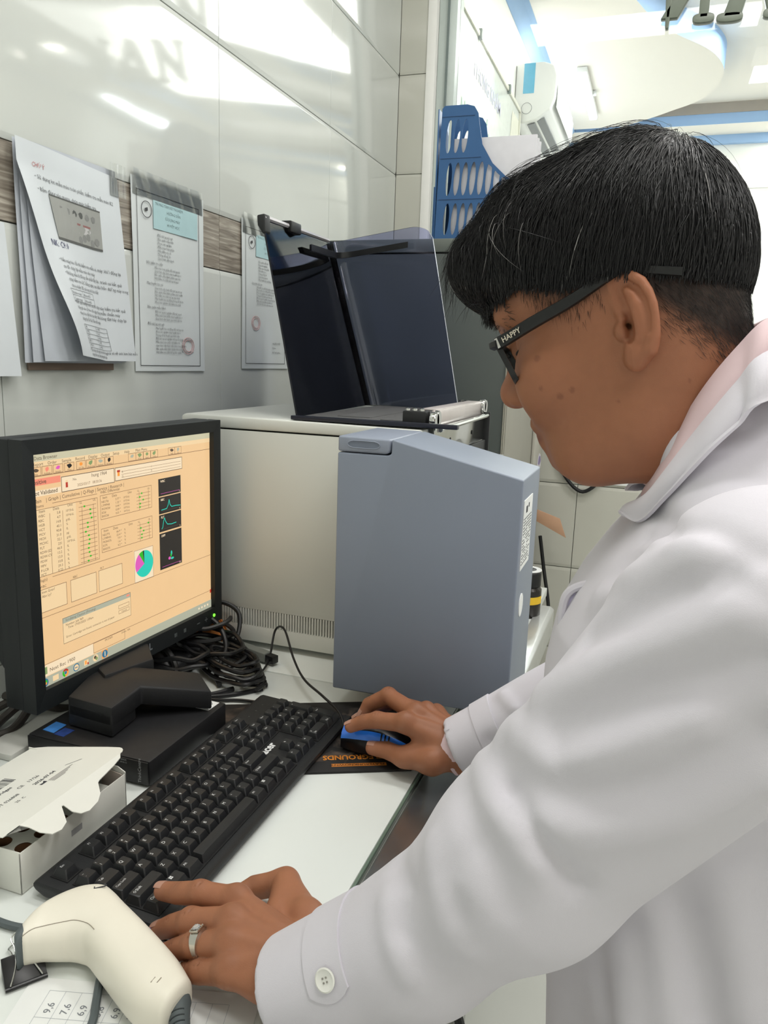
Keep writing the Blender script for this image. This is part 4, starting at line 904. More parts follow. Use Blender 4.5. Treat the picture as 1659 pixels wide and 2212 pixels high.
# mouse: front towards -X
ms = thing('computer_mouse', 'blue and black computer mouse held in his far hand', 'mouse', (-0.31, 0.893, DZ + 0.0035))
mz = DZ + 0.0037; ma = math.radians(5)
mX = Vector((math.cos(ma), math.sin(ma), 0)); mY = Vector((-math.sin(ma), math.cos(ma), 0)); mC = Vector((-0.3515, 0.8985, mz))
def mouse_pt(s, a):
    """s along front (0) to back (1), a around the half section"""
    hw = 0.0255 + 0.0065 * math.sin(min(s, 1) * PI) + 0.003 * s; hw *= (1 - max(0, s - 0.82) ** 2 * 12) * (0.90 + 0.1 * min(1, s * 6))
    hh = 0.019 + 0.017 * math.sin(min(1, s * 1.12 + 0.05) * PI) ** 0.8
    return mC + mX * (s * 0.112) + mY * (hw * math.cos(a)) + Vector((0, 0, 0.004 + hh * max(0.0, math.sin(a)) ** 0.55))
def mouse_patch(s0, s1, a0, a1, ns=14, na=14, lift=0.0):
    b = MB()
    def fn(u, v):
        p = mouse_pt(s0 + (s1 - s0) * u, a0 + (a1 - a0) * v); c = mC + mX * ((s0 + (s1 - s0) * u) * 0.112) + Vector((0, 0, 0.008))
        return p + (p - c).normalized() * lift
    return b.grid(fn, ns, na)
body_m = mouse_patch(0, 1, 0, PI, 24, 28)
n0 = len(body_m.v)
ring0 = [j * 24 for j in range(28)]; ring1 = [j * 24 + 23 for j in range(28)]
body_m.f.append(tuple(ring0)); body_m.m.append(0); body_m.f.append(tuple(ring1[::-1])); body_m.m.append(0)
mbody = body_m.build('shell', mat('mouse_black', (14, 14, 18), rough=0.3), ms, 0.8)
MBLU = mat('mouse_blue', (42, 118, 224), rough=0.28, coat=0.3)
mouse_patch(0.0, 1.0, PI + 0.0 - PI * 0.235, PI - PI * 0.10, 24, 5, 0.0008).build('blue_stripe', MBLU, ms, 0.8)
mouse_patch(-0.004, 0.16, PI * 0.2, PI * 0.80, 8, 14, 0.0007).build('blue_nose', MBLU, ms, 0.8)
mouse_patch(0.0, 1.0, PI * 0.10, PI * 0.235, 24, 5, 0.0008).build('blue_stripe', MBLU, ms, 0.8)
for k in range(3): mouse_patch(0.50 + 0.045 * k, 0.518 + 0.045 * k, PI - PI * 0.235, PI - PI * 0.10, 2, 5, 0.0014).build('black_bar', MATS['mouse_black'], ms, 0.8)
MB().lathe([(0.002, -0.0035), (0.0105, -0.0035), (0.0115, -0.002), (0.0115, 0.002), (0.0105, 0.0035), (0.002, 0.0035)], mC + mX * 0.026 + Vector((0, 0, 0.030)), axis=mY, n=20).build('wheel', DARKG, ms)
MB().box(tuple(mC + Vector((0.004, -0.02, -0.0002))), tuple(mC + Vector((0.108, 0.02, 0.005))), 0.001).build('base', BLACK, ms)
cord = catmull([tuple(mC + mX * -0.001 + Vector((0, 0, 0.016))), (-0.372, 0.925, DZ + 0.03), (-0.415, 0.965, DZ + 0.030), (-0.47, 1.02, DZ + 0.024), (-0.515, 1.075, DZ + 0.03), (-0.555, 1.120, DZ + 0.06), (-0.585, 1.145, DZ + 0.045), (-0.573, 1.10, DZ + 0.012), (-0.565, 1.05, DZ + 0.006), (-0.585, 1.01, DZ + 0.006)], 10)
MB().tube(cord, 0.0019, 8).build('cord', BLACK, ms)
# ------------------------------------------------------------------ test cartridge carton
CARD = mat('white_carton_board', (226, 226, 218), rough=0.6, var=0.02, vscale=14)
CARDI = mat('carton_inside', (190, 178, 166), rough=0.8)
BRN = mat('brown_cup', (112, 78, 52), rough=0.8)
kx0, kx1, ky0, ky1, kz1 = -0.662, -0.525, 0.504, 0.6605, -0.4705
ct = thing('cartridge_carton', 'opened white cardboard carton of test cartridges between keyboard and computer', 'carton', (-0.59, 0.58, DZ))
MB().box((kx1 - 0.0012, ky0, DZ + 0.0004), (kx1, ky1, kz1), 0.0004).build('front_wall', CARD, ct)
MB().box((kx0, ky0, DZ + 0.0004), (kx0 + 0.0012, ky1, kz1)).build('rear_wall', CARD, ct)
MB().box((kx0, ky0, DZ + 0.0004), (kx1, ky0 + 0.0012, kz1 + 0.001), 0.0004).build('end_wall', CARD, ct)
MB().prism([(kx0, ky1 - 0.0012, DZ + 0.0004), (kx1, ky1 - 0.0012, DZ + 0.0004), (kx1, ky1 - 0.0012, kz1 + 0.002), (kx1 - 0.010, ky1 - 0.0012, kz1 + 0.007), (kx0, ky1 - 0.0012, kz1 + 0.004)], (0, 0.0012, 0)).build('end_wall', CARD, ct)
MB().box((kx0, ky0, DZ + 0.0002), (kx1, ky1, DZ + 0.0012)).build('bottom', CARD, ct)
MB().prism([(kx1 - 0.002, ky1 - 0.004, kz1), (kx1 - 0.03, ky1 - 0.004, kz1 + 0.004), (kx1 - 0.028, ky1 - 0.007, kz1 - 0.022), (kx1 - 0.008, ky1 - 0.0055, kz1 - 0.016)], (0, 0.0008, 0)).build('end_flap', CARDI, ct)
def tray():
    bm = bmesh.new(); z = kz1 - 0.0075; E_ = []
    loops = [[(kx0 + 0.002, ky0 + 0.002), (kx1 - 0.002, ky0 + 0.002), (kx1 - 0.002, ky1 - 0.018), (kx0 + 0.002, ky1 - 0.018)]]
    for c in range(5):
        for d in range(5):
            cx_, cy_ = -0.5375 - 0.025 * c, 0.5215 + 0.0252 * d
            loops.append([(cx_ + 0.0082 * math.cos(2 * PI * k / 20), cy_ + 0.0082 * math.sin(2 * PI * k / 20)) for k in range(20)])
    for lp_ in loops:
        vv = [bm.verts.new((x, y, z)) for x, y in lp_]
        for i in range(len(vv)): E_.append(bm.edges.new((vv[i], vv[(i + 1) % len(vv)])))
    bmesh.ops.triangle_fill(bm, edges=E_, use_beauty=True); bmesh.ops.recalc_face_normals(bm, faces=bm.faces[:])
    for f in bm.faces:
        if f.normal.z < 0: f.normal_flip()
    return MB().bm(bm)
tr_ = tray().build('cup_tray', CARD, ct, 0.3)
MB().prism([(kx1 - 0.0015, ky0 + 0.001, kz1 - 0.0045), (kx1 - 0.0015, ky1 - 0.02, kz1 - 0.0045), (kx1 - 0.006, ky1 - 0.02, kz1 - 0.0074), (kx1 - 0.006, ky0 + 0.001, kz1 - 0.0074)], (0, 0, 0.0006)).build('tray_lip', CARD, ct)
for d in range(5):
    for c in range(2):
        MB().lathe([(0.0084, 0.0), (0.0084, 0.0215), (0.0079, 0.0215), (0.0076, 0.001), (0.0002, 0.0008)], (-0.5375 - 0.025 * c, 0.5215 + 0.0252 * d, kz1 - 0.0298), n=18).build('cup', BRN, ct)
lz0, lz1 = kz1 + 0.001, -0.4475
def lidp(x, y, up=0.0): return (x, y, lz0 + (lz1 - lz0) * (x - kx0) / (-0.531 - kx0) + up)
edge = [(kx0 + 0.0, 0.492), (-0.531, 0.492), (-0.531, 0.660)] + [(-0.531 - 0.014 + 0.014 * math.cos(a), 0.660 + 0.014 * math.sin(a)) for a in (0.35, 0.7, 1.05, 1.4)] + [(-0.56, 0.6735), (-0.64, 0.667), (kx0 + 0.002, 0.662)]
MB().prism([lidp(x, y) for x, y in edge], (0, 0, 0.0009)).build('lid', CARD, ct)
flp = [(-0.531, 0.497), (-0.531, 0.512), (-0.524, 0.5165), (-0.514, 0.519), (-0.505, 0.526), (-0.503, 0.536), (-0.506, 0.546), (-0.522, 0.5575), (-0.5215, 0.5595), (-0.511, 0.5595), (-0.504, 0.564), (-0.501, 0.573), (-0.503, 0.588), (-0.508, 0.598), (-0.519, 0.608), (-0.5205, 0.612), (-0.524, 0.640), (-0.527, 0.655), (-0.531, 0.660)]
MB().prism([(x, y, lz1 - (x + 0.531) * 0.42) for x, y in flp[::-1]], (0, 0, 0.0009)).build('tuck_flap', CARD, ct)
lt = MB(); q5 = random.Random(9)
def lidtext(t, x, y, s, b=0.0): lt.text(t, lidp(x, y, 0.0011), (0, 1, 0), (-1, 0, -0.17), s, bold=b)
lidtext('REF  0056', -0.6335, 0.553, 0.0062); lidtext('i-STAT 1'[:0] + 'A1C Test Cartridges', -0.6025, 0.519, 0.0066, 0.01)
lidtext('CE   17/26', -0.5915, 0.573, 0.0068); lidtext('2026-07-04', -0.5795, 0.583, 0.0066, 0.015); lidtext('LOT 026808', -0.5815, 0.532, 0.0062)
lidtext('IVD', -0.591, 0.520, 0.0055); lidtext('25  C', -0.5695, 0.548, 0.0055)
yy = 0.520
while yy < 0.592:
    w_ = q5.choice((0.0005, 0.0008, 0.0013, 0.0004)); lt.quad(lidp(-0.6135, yy, 0.0011), lidp(-0.6135, yy + w_, 0.0011), lidp(-0.6300, yy + w_, 0.0011), lidp(-0.6300, yy, 0.0011)); yy += w_ + q5.choice((0.0006, 0.0009, 0.0014))
lt.add([lidp(-0.5715, 0.584, 0.0011), lidp(-0.5715, 0.592, 0.0011), lidp(-0.577, 0.592, 0.0011), lidp(-0.574, 0.588, 0.0011), lidp(-0.575, 0.584, 0.0011)], [(0, 1, 2, 3, 4)])
for k in range(4): lt.quad(lidp(-0.5715 + 0.0022 * k, 0.594, 0.0011), lidp(-0.5715 + 0.0022 * k, 0.630 - 0.006 * k, 0.0011), lidp(-0.5722 + 0.0022 * k, 0.630 - 0.006 * k, 0.0011), lidp(-0.5722 + 0.0022 * k, 0.594, 0.0011))
lt.quad(lidp(-0.5790, 0.6265, 0.0011), lidp(-0.5695, 0.6425, 0.0011), lidp(-0.5700, 0.6430, 0.0011), lidp(-0.5795, 0.6270, 0.0011))
lt.build('lid_print', mat('carton_print', (46, 48, 56), rough=0.7), ct, 0)
MB().quad((kx1 + 0.0003, 0.572, DZ + 0.020), (kx1 + 0.0003, 0.588, DZ + 0.020), (kx1 + 0.0003, 0.588, DZ + 0.027), (kx1 + 0.0003, 0.572, DZ + 0.027)).build('stamp', mat('stamp_grey', (160, 160, 160), rough=0.8), ct)

# ------------------------------------------------------------------ handheld barcode reader
SCW = mat('reader_cream', (233, 228, 213), rough=0.42, var=0.02, vscale=25, bump=0.05, bscale=900, bdist=0.0003)
SCG = mat('reader_grey_rubber', (84, 92, 94), rough=0.55)
bs = thing('barcode_scanner', 'cream handheld barcode scanner lying in front of the keyboard corner', 'scanner', (-0.38, 0.45, DZ))
Us = [(-0.2985, 0.4445), (-0.310, 0.4525), (-0.323, 0.460), (-0.355, 0.4755), (-0.394, 0.4925), (-0.4115, 0.5010), (-0.4265, 0.5065), (-0.4385, 0.5045), (-0.449, 0.4975), (-0.459, 0.482), (-0.463, 0.463), (-0.4618, 0.4460), (-0.4595, 0.4360)]
Ls = [(-0.3035, 0.4075), (-0.322, 0.4085), (-0.339, 0.4145), (-0.378, 0.4340), (-0.4000, 0.4450), (-0.4085, 0.4455), (-0.416, 0.4435), (-0.421, 0.4405), (-0.4285, 0.4365), (-0.437, 0.4325), (-0.4425, 0.4295), (-0.4455, 0.4275), (-0.4475, 0.4265)]
Uc = catmull([(x, y, 0) for x, y in Us], 4); Lc = catmull([(x, y, 0) for x, y in Ls], 4)
def reader():
    n = len(Uc); prof = []
    for i in range(n):
        c = (Uc[i] + Lc[i]) / 2; h = (Uc[i] - Lc[i]) / 2; t = i / (n - 1)
        hz = 0.0200 + 0.0045 * math.sin(min(1, t * 1.35) * PI) - 0.004 * max(0, t - 0.8) * 5
        prof.append((c, h, hz))
    d0 = (prof[0][0] - prof[2][0]).normalized()
    st_ = [(prof[0][0] + d0 * e, prof[0][1] * f, prof[0][2] * f) for e, f in ((0.0052, 0.55), (0.0045, 0.80), (0.0025, 0.95))] + prof
    vs = []; K = 28
    for c, h, hz in st_:
        for k in range(K):
            a = 2 * PI * k / K; cs, sn = math.cos(a), math.sin(a)
            ex = 0.72
            p = c + h * (abs(cs) ** ex * (1 if cs > 0 else -1)); vs.append((p.x, p.y, DZ + 0.0245 + hz * (abs(sn) ** ex * (1 if sn > 0 else -1))))
    b = MB(); m = len(st_); fs = [(i * K + k, i * K + (k + 1) % K, (i + 1) * K + (k + 1) % K, (i + 1) * K + k) for i in range(m - 1) for k in range(K)]
    fs.append(tuple(range(K))); fs.append(tuple((m - 1) * K + k for k in range(K))[::-1])
    b.add(vs, fs); return b
rb_ = reader().build('body', SCW, bs, 0.9)
def rtop(i, f, dz=0.0):
    """point on the upper skin, i station (0..n-1), f across -1..1"""
    n = len(Uc); c = (Uc[i] + Lc[i]) / 2; h = (Uc[i] - Lc[i]) / 2; t = i / (n - 1); hz = 0.0200 + 0.0045 * math.sin(min(1, t * 1.35) * PI) - 0.004 * max(0, t - 0.8) * 5
    k = max(0.0, 1 - abs(f) ** (2 / 0.72)) ** (0.72 / 2); p = c + h * f; return Vector((p.x, p.y, DZ + 0.0245 + hz * k + dz))
MB().tube([rtop(i, -0.70, 0.0001) for i in range(15, len(Uc))], 0.00035, 5).build('parting_line', mat('reader_seam', (150, 142, 128), rough=0.6), bs)
m1 = rtop(24, 0.55, 0.0004)
MB().tube([m1 + Vector((-0.0030, -0.0020, 0.0)), m1 + Vector((-0.0020, -0.0042, -0.0)), m1 + Vector((0.0050, 0.0022, 0.0002)), m1 + Vector((0.0048, 0.0042, 0))], 0.00065, 5).build('slot_mark', INK, bs)
for dx in (0.0, 0.0045):
    p = rtop(3, -0.25, 0.0); MB().tube([p + Vector((-0.004 + dx, 0.002 + dx * 0.3, 0.0002)), p + Vector((-0.0045 + dx, -0.003 + dx * 0.3, -0.0004))], 0.0004, 5).build('slot_mark', MATS['reader_seam'], bs)
e0 = (Uc[-1] + Lc[-1]) / 2; eh = (Uc[-1] - Lc[-1]) / 2; ed = ((Uc[-1] + Lc[-1]) / 2 - (Uc[-4] + Lc[-4]) / 2).normalized()
wn = MB()
for k_, (e, f) in enumerate(((-0.002, 1.03), (0.0045, 1.02), (0.0075, 0.86))):
    pass
ring = lambda e, f, hz: [tuple(e0 + ed * e + eh * f * (abs(math.cos(2 * PI * k / 24)) ** 0.72 * (1 if math.cos(2 * PI * k / 24) > 0 else -1)) + Vector((0, 0, DZ + 0.0245 + hz * (abs(math.sin(2 * PI * k / 24)) ** 0.72 * (1 if math.sin(2 * PI * k / 24) > 0 else -1))))) for k in range(24)]
v_ = ring(-0.003, 1.03, 0.0178) + ring(0.004, 1.0, 0.0168) + ring(0.0065, 0.85, 0.014)
wn.add(v_, [(j * 24 + k, j * 24 + (k + 1) % 24, (j + 1) * 24 + (k + 1) % 24, (j + 1) * 24 + k) for j in range(2) for k in range(24)] + [tuple(48 + k for k in range(24))])
wn.build('window_bumper', SCG, bs, 0.9)
sd = Vector((0.0325, -0.0135, -0.004)).normalized(); s0_ = Vector((-0.3085, 0.4375, DZ + 0.0245))
s0_ = Vector((-0.2995, 0.4285, DZ + 0.0245)); sd = Vector((0.62, -0.78, -0.12)).normalized()
MB().lathe([(0.003, -0.004), (0.0098, -0.004), (0.0102, 0.0), (0.0090, 0.004), (0.0080, 0.012), (0.0066, 0.030), (0.0055, 0.046), (0.003, 0.047)], s0_, axis=sd, n=24).build('strain_relief', SCG, bs)
su = sd.cross(Vector((0, 0, 1))).normalized(); sw = su.cross(sd)
for k in range(7):
    e = 0.010 + k * 0.0045; rr = 0.0088 - e * 0.075
    MB().tube([s0_ + sd * e + (su * math.cos(a) + sw * math.sin(a)) * (rr + 0.0001) for a in [PI * (0.15 + 0.5 * j / 6) for j in range(7)]], 0.0006, 5).build('relief_slot', mat('slot_charcoal', (48, 54, 56), rough=0.7) if k == 0 else MATS['slot_charcoal'], bs)
MB().tube(catmull([s0_ + sd * 0.045, s0_ + sd * 0.07 + Vector((0, 0, -0.006)), (-0.245, 0.33, DZ + 0.006), (-0.27, 0.27, DZ + 0.0045), (-0.36, 0.25, DZ + 0.0045)], 8), 0.0038, 8).build('cord', SCG, bs)
cable('desk_cable', 'dark grey cable running out beneath the middle of the cream scanner', [(-0.392, 0.456, DZ + 0.0047), (-0.385, 0.443, DZ + 0.0047), (-0.373, 0.424, DZ + 0.0047), (-0.362, 0.404, DZ + 0.0047), (-0.352, 0.36, DZ + 0.0047)], 0.0034, SCG, 8)
cable('desk_cable', 'dark grey cable coming in behind the head of the cream scanner', [(-0.58, 0.474, DZ + 0.0045), (-0.52, 0.466, DZ + 0.0045), (-0.487, 0.4675, DZ + 0.0045), (-0.462, 0.478, DZ + 0.0045), (-0.44, 0.49, DZ + 0.0045)], 0.0034, SCG, 8)

# binder clip
bc = thing('binder_clip', 'black binder clip with wire handles at the corner of the ruled paper', 'clip', (-0.45, 0.425, DZ))
c1 = Vector((-0.448, 0.4275, DZ + 0.0008)); cX = Vector((0.60, 0.80, 0)); cY = Vector((0.80, -0.60, 0)); cZ = Vector((0, 0, 1))
def cp_(a, b2, c): return c1 + cX * a + cY * b2 + cZ * c
MB().prism([cp_(-0.016, -0.011, 0.0), cp_(-0.016, 0.010, 0.0005), cp_(-0.016, 0.0105, 0.0015), cp_(-0.016, -0.010, 0.0165), cp_(-0.016, -0.0113, 0.0160)], cX * 0.032, 0.0006, 2).build('jaw', mat('clip_black', (20, 20, 21), rough=0.3), bc)
MB().tube([cp_(-0.016, 0.0100, 0.0022), cp_(0.016, 0.0100, 0.0022)], 0.0017, 8).build('rolled_edge', MATS['clip_black'], bc)
for k, (pts) in enumerate((
        [cp_(-0.012, 0.0105, 0.0045), cp_(-0.006, -0.002, 0.0125), cp_(-0.0045, -0.014, 0.0185), cp_(-0.006, -0.022, 0.0225), cp_(-0.0015, -0.0265, 0.0240), cp_(0.0045, -0.0265, 0.0240), cp_(0.0075, -0.022, 0.0225), cp_(0.0055, -0.014, 0.0185), cp_(0.007, -0.002, 0.0125), cp_(0.0125, 0.0095, 0.0045)],
        [cp_(-0.012, -0.011, 0.0020), cp_(-0.006, -0.022, 0.0022), cp_(-0.0055, -0.031, 0.0022), cp_(-0.007, -0.037, 0.0022), cp_(-0.002, -0.0415, 0.0022), cp_(0.004, -0.0415, 0.0022), cp_(0.0075, -0.037, 0.0022), cp_(0.0055, -0.031, 0.0022), cp_(0.006, -0.022, 0.0022), cp_(0.0125, -0.011, 0.0020)])):
    MB().tube(catmull(pts, 5), 0.0007, 7).build('wire_handle', CHROME, bc)
# ruled sheet
RULE = mat('rule_grey', (168, 174, 180), rough=0.8); PENC = mat('pencil_grey', (120, 124, 130), rough=0.8)
rs = thing('ruled_sheet', 'sheet of ruled paper with handwritten numbers under the barcode scanner', 'paper', (-0.35, 0.42, DZ))
ra = math.atan2(0.051, 0.182); rX = Vector((math.cos(ra), math.sin(ra), 0)); rY = Vector((-math.sin(ra), math.cos(ra), 0)); rO = Vector((-0.4415, 0.4305, DZ + 0.0003))
def rp(a, b2, z=0.0): return rO + rX * a - rY * b2 + Vector((0, 0, z))
MB().prism([rp(0, 0), rp(0.192, 0), rp(0.192, 0.21), rp(0, 0.21)][::-1], (0, 0, 0.0004)).build('sheet', PAPER, rs)
rl_ = MB()
for k in range(12): rl_.quad(rp(0.02 + 0.0135 * k, 0.012, 0.00055), rp(0.0203 + 0.0135 * k, 0.012, 0.00055), rp(0.0203 + 0.0135 * k, 0.20, 0.00055), rp(0.02 + 0.0135 * k, 0.20, 0.00055))
for k in range(8): rl_.quad(rp(0.02, 0.012 + 0.026 * k, 0.00055), rp(0.1688, 0.012 + 0.026 * k, 0.00055), rp(0.1688, 0.0123 + 0.026 * k, 0.00055), rp(0.02, 0.0123 + 0.026 * k, 0.00055))
rl_.build('ruling', RULE, rs, 0)
hw = MB()
for k, t in enumerate(('9,6', '7,6', '6,9', '5,8', '6,9', '5,2')): hw.text(t, rp(0.0305 + 0.0135 * k, 0.034, 0.0006), rY, -rX, 0.0085)
hw.build('handwriting', PENC, rs, 0)
# pen
pn = thing('ballpoint_pen', 'clear ballpoint pen with blue ink lying under his near hand', 'pen', (-0.34, 0.505, DZ))
pa0, pa1 = Vector((-0.408, 0.5068, DZ + 0.0048)), Vector((-0.268, 0.5025, DZ + 0.0048)); pdv = (pa1 - pa0).normalized()
MB().lathe([(0.0008, 0.0), (0.0012, 0.0), (0.0016, 0.006), (0.0030, 0.012), (0.0030, 0.016)], pa0, axis=pdv, n=14).build('tip', mat('white_tip', (224, 226, 226), rough=0.4), pn)
MB().lathe([(0.0030, 0.016), (0.0042, 0.018), (0.0043, 0.030), (0.0036, 0.034)], pa0, axis=pdv, n=14).build('blue_collar', mat('pen_blue', (44, 56, 196), rough=0.35), pn)
MB().lathe([(0.0036, 0.034), (0.0040, 0.036), (0.0040, 0.132), (0.0030, 0.138)], pa0, axis=pdv, n=14).build('barrel', sheet_mat('pen_clear', (0.90, 0.92, 0.94), 0.04, 1.0), pn)
MB().tube([pa0 + pdv * 0.034, pa0 + pdv * 0.12], 0.0015, 8).build('ink_tube', MATS['pen_blue'], pn)

# ------------------------------------------------------------------ cable heap between monitor and analyzer, cords behind
CABLE = mat('cable_black', (20, 21, 23), rough=0.4)
CABLE2 = mat('cable_charcoal', (38, 38, 38), rough=0.5)
hp_ = thing('cable_bundle', 'heap of coiled black cables behind the monitor foot', 'cables', (-0.64, 1.03, DZ))
def coil(cx_, cy_, rx, ry, rot, turns, z0, dz, r, m_, seed, jit=0.006):
    q = random.Random(seed); pts = []
    n = int(turns * 14)
    for k in range(n + 1):
        a = 2 * PI * k / 14 + q.uniform(-0.05, 0.05); f = 1 + q.uniform(-0.05, 0.05) - 0.06 * (k // 14)
        x, y = rx * f * math.cos(a), ry * f * math.sin(a)
        pts.append((cx_ + x * math.cos(rot) - y * math.sin(rot), cy_ + x * math.sin(rot) + y * math.cos(rot), z0 + dz * k / n + q.uniform(0, jit)))
    MB().tube(catmull(pts, 4), r, 7).build('cable_coil', m_, hp_)
coil(-0.610, 1.035, 0.085, 0.038, -0.55, 3.4, DZ + 0.0045, 0.030, 0.0036, CABLE, 1)
coil(-0.600, 1.030, 0.066, 0.028, -0.45, 3.2, DZ + 0.008, 0.032, 0.0033, CABLE, 2)
coil(-0.655, 1.055, 0.075, 0.045, -0.35, 2.6, DZ + 0.010, 0.040, 0.0038, CABLE, 3)
coil(-0.690, 1.000, 0.060, 0.035, 0.2, 2.3, DZ + 0.012, 0.034, 0.0040, CABLE, 4)
coil(-0.553, 1.012, 0.020, 0.013, 0.1, 2.2, DZ + 0.003, 0.012, 0.0021, CABLE, 5, 0.002)
coil(-0.700, 1.095, 0.055, 0.040, 0.4, 2.0, DZ + 0.015, 0.050, 0.0040, CABLE2, 6)
for k, pts in enumerate((
        [(-0.575, 0.985, DZ + 0.004), (-0.60, 0.95, DZ + 0.004), (-0.66, 0.915, DZ + 0.006), (-0.72, 0.90, DZ + 0.010), (-0.78, 0.92, DZ + 0.02)],
        [(-0.535, 1.005, DZ + 0.003), (-0.57, 0.965, DZ + 0.003), (-0.62, 0.935, DZ + 0.004), (-0.69, 0.925, DZ + 0.008), (-0.76, 0.95, DZ + 0.02)],
        [(-0.735, 1.08, DZ + 0.05), (-0.70, 1.13, DZ + 0.085), (-0.655, 1.14, DZ + 0.07), (-0.64, 1.10, DZ + 0.03), (-0.66, 1.05, DZ + 0.02)],
        [(-0.76, 1.04, DZ + 0.06), (-0.72, 1.08, DZ + 0.080), (-0.67, 1.09, DZ + 0.065), (-0.635, 1.065, DZ + 0.035), (-0.62, 1.01, DZ + 0.012), (-0.60, 0.985, DZ + 0.006)],
        [(-0.80, 1.00, DZ + 0.05), (-0.745, 0.985, DZ + 0.06), (-0.70, 0.99, DZ + 0.045), (-0.665, 0.965, DZ + 0.02), (-0.67, 0.925, DZ + 0.018)],
        [(-0.63, 0.945, DZ + 0.0035), (-0.585, 0.94, DZ + 0.0035), (-0.545, 0.955, DZ + 0.0035), (-0.50, 0.955, DZ + 0.006)])):
    MB().tube(catmull(pts, 8), (0.0042, 0.0036, 0.0040, 0.0044, 0.0055, 0.0026)[k], 8).build('loose_cable', CABLE if k != 4 else CABLE2, hp_)
MB().lathe([(0.004, 0), (0.011, 0.002), (0.012, 0.03), (0.009, 0.038), (0.004, 0.05)], (-0.715, 0.985, DZ + 0.035), axis=(0.75, -0.2, -0.5), n=14).build('plug', CABLE2, hp_)
pb = thing('power_brick', 'black power adapter lying under the cable heap by the analyzer', 'adapter', (-0.70, 1.05, DZ))
MB().box((-0.735, 0.985, DZ + 0.001), (-0.675, 1.10, DZ + 0.030), 0.006, 3).build('case', BLACKM, pb)
MB().box((-0.732, 1.03, DZ + 0.0302), (-0.70, 1.07, DZ + 0.0306)).build('rating_label', INK, pb)
dg = thing('adapter_stick', 'thin grey plug-in adapter lying between cable heap and analyzer', 'adapter', (-0.60, 1.12, DZ))
g0, g1 = Vector((-0.672, 1.135, DZ + 0.012)), Vector((-0.578, 1.105, DZ + 0.012)); gd = (g1 - g0).normalized(); gn = Vector((-gd.y, gd.x, 0))
MB().prism([g0 - gn * 0.009 - Vector((0, 0, .008)), g1 - gn * 0.009 - Vector((0, 0, .008)), g1 + gn * 0.009 - Vector((0, 0, .008)), g0 + gn * 0.009 - Vector((0, 0, .008))], (0, 0, 0.016), 0.002).build('case', mat('grey_green_plastic', (120, 124, 118), rough=0.5), dg)
MB().prism([g1 - gn * 0.007 - Vector((0, 0, .007)), g1 + gd * 0.018 - gn * 0.007 - Vector((0, 0, .007)), g1 + gd * 0.018 + gn * 0.007 - Vector((0, 0, .007)), g1 + gn * 0.007 - Vector((0, 0, .007))], (0, 0, 0.013), 0.001).build('plug_end', BLACK, dg)
og = MB().grid(lambda u, v: (-0.745 + 0.075 * u + 0.006 * math.sin(9 * v), 1.118 + 0.030 * v - 0.012 * (2 * u - 1) ** 2 + 0.004 * math.sin(7 * u + 5 * v), DZ + 0.012 + 0.052 * math.sin(PI * min(1, v * 0.8 + 0.12)) * (0.72 + 0.28 * math.sin(PI * u)) + 0.003 * math.sin(23 * u + 11 * v)), 24, 14)
og.build('orange_pouch', mat('orange_cloth', (214, 136, 72), rough=0.6, var=0.08), None, 0.9, label='crumpled orange pouch half hidden behind the black cables by the analyzer', cat='pouch')
# cords and trunking by the wall, behind the computer
hc = thing('mains_cable', 'thick grey-brown power cord looped on the desk below the monitor edge', 'cord', (-0.79, 0.78, DZ))
CORD = mat('cord_brown_grey', (66, 62, 58), rough=0.5)
MB().tube(catmull([(-0.70, 0.905, DZ + 0.006), (-0.765, 0.862, DZ + 0.012), (-0.80, 0.80, DZ + 0.02), (-0.806, 0.765, DZ + 0.012), (-0.800, 0.735, DZ + 0.006), (-0.785, 0.725, DZ + 0.006), (-0.772, 0.745, DZ + 0.010), (-0.782, 0.785, DZ + 0.022), (-0.80, 0.815, DZ + 0.03), (-0.83, 0.80, DZ + 0.016), (-0.845, 0.77, DZ + 0.006), (-0.84, 0.68, DZ + 0.006)], 7), 0.0062, 9).build('cord', CORD, hc)
MB().tube(catmull([(-0.84, 0.80, DZ + 0.022), (-0.80, 0.79, DZ + 0.030), (-0.765, 0.80, DZ + 0.020), (-0.745, 0.83, DZ + 0.008), (-0.72, 0.88, DZ + 0.0065), (-0.69, 0.93, DZ + 0.0065)], 7), 0.0060, 9).build('cord', CORD, hc)
MB().prism([(-0.772, 0.690, DZ + 0.0004), (-0.722, 0.690, DZ + 0.0004), (-0.722, 0.96, DZ + 0.0004), (-0.772, 0.96, DZ + 0.0004)], (0, 0, 0.009), 0.0012).build('cable_trunking', mat('trunking_white', (206, 206, 200), rough=0.5), None, label='white plastic cable trunking on the desk behind the mini computer', cat='trunking')
tw = thing('black_adapter', 'black plug adapter on the desk beside the carton by the wall', 'adapter', (-0.80, 0.66, DZ))
MB().box((-0.83, 0.62, DZ + 0.001), (-0.742, 0.682, DZ + 0.028), 0.008, 3).build('case', BLACKM, tw)
MB().tube(catmull([(-0.775, 0.682, DZ + 0.014), (-0.77, 0.70, DZ + 0.022), (-0.80, 0.715, DZ + 0.03), (-0.84, 0.70, DZ + 0.02)], 6), 0.005, 8).build('cord', CABLE, tw)
MB().lathe([(0.001, 0), (0.02, 0), (0.024, 0.004), (0.024, 0.03), (0.018, 0.042), (0.001, 0.044)], (-0.573, 0.4775, DZ + 0.0003), n=28).build('white_cap', mat('white_cap_plastic', (226, 230, 230), rough=0.35), None, 0.7, label='white rounded plastic cap beside the carton at the edge of the desk', cat='cup')  # rounded white cap, not a drinking cup

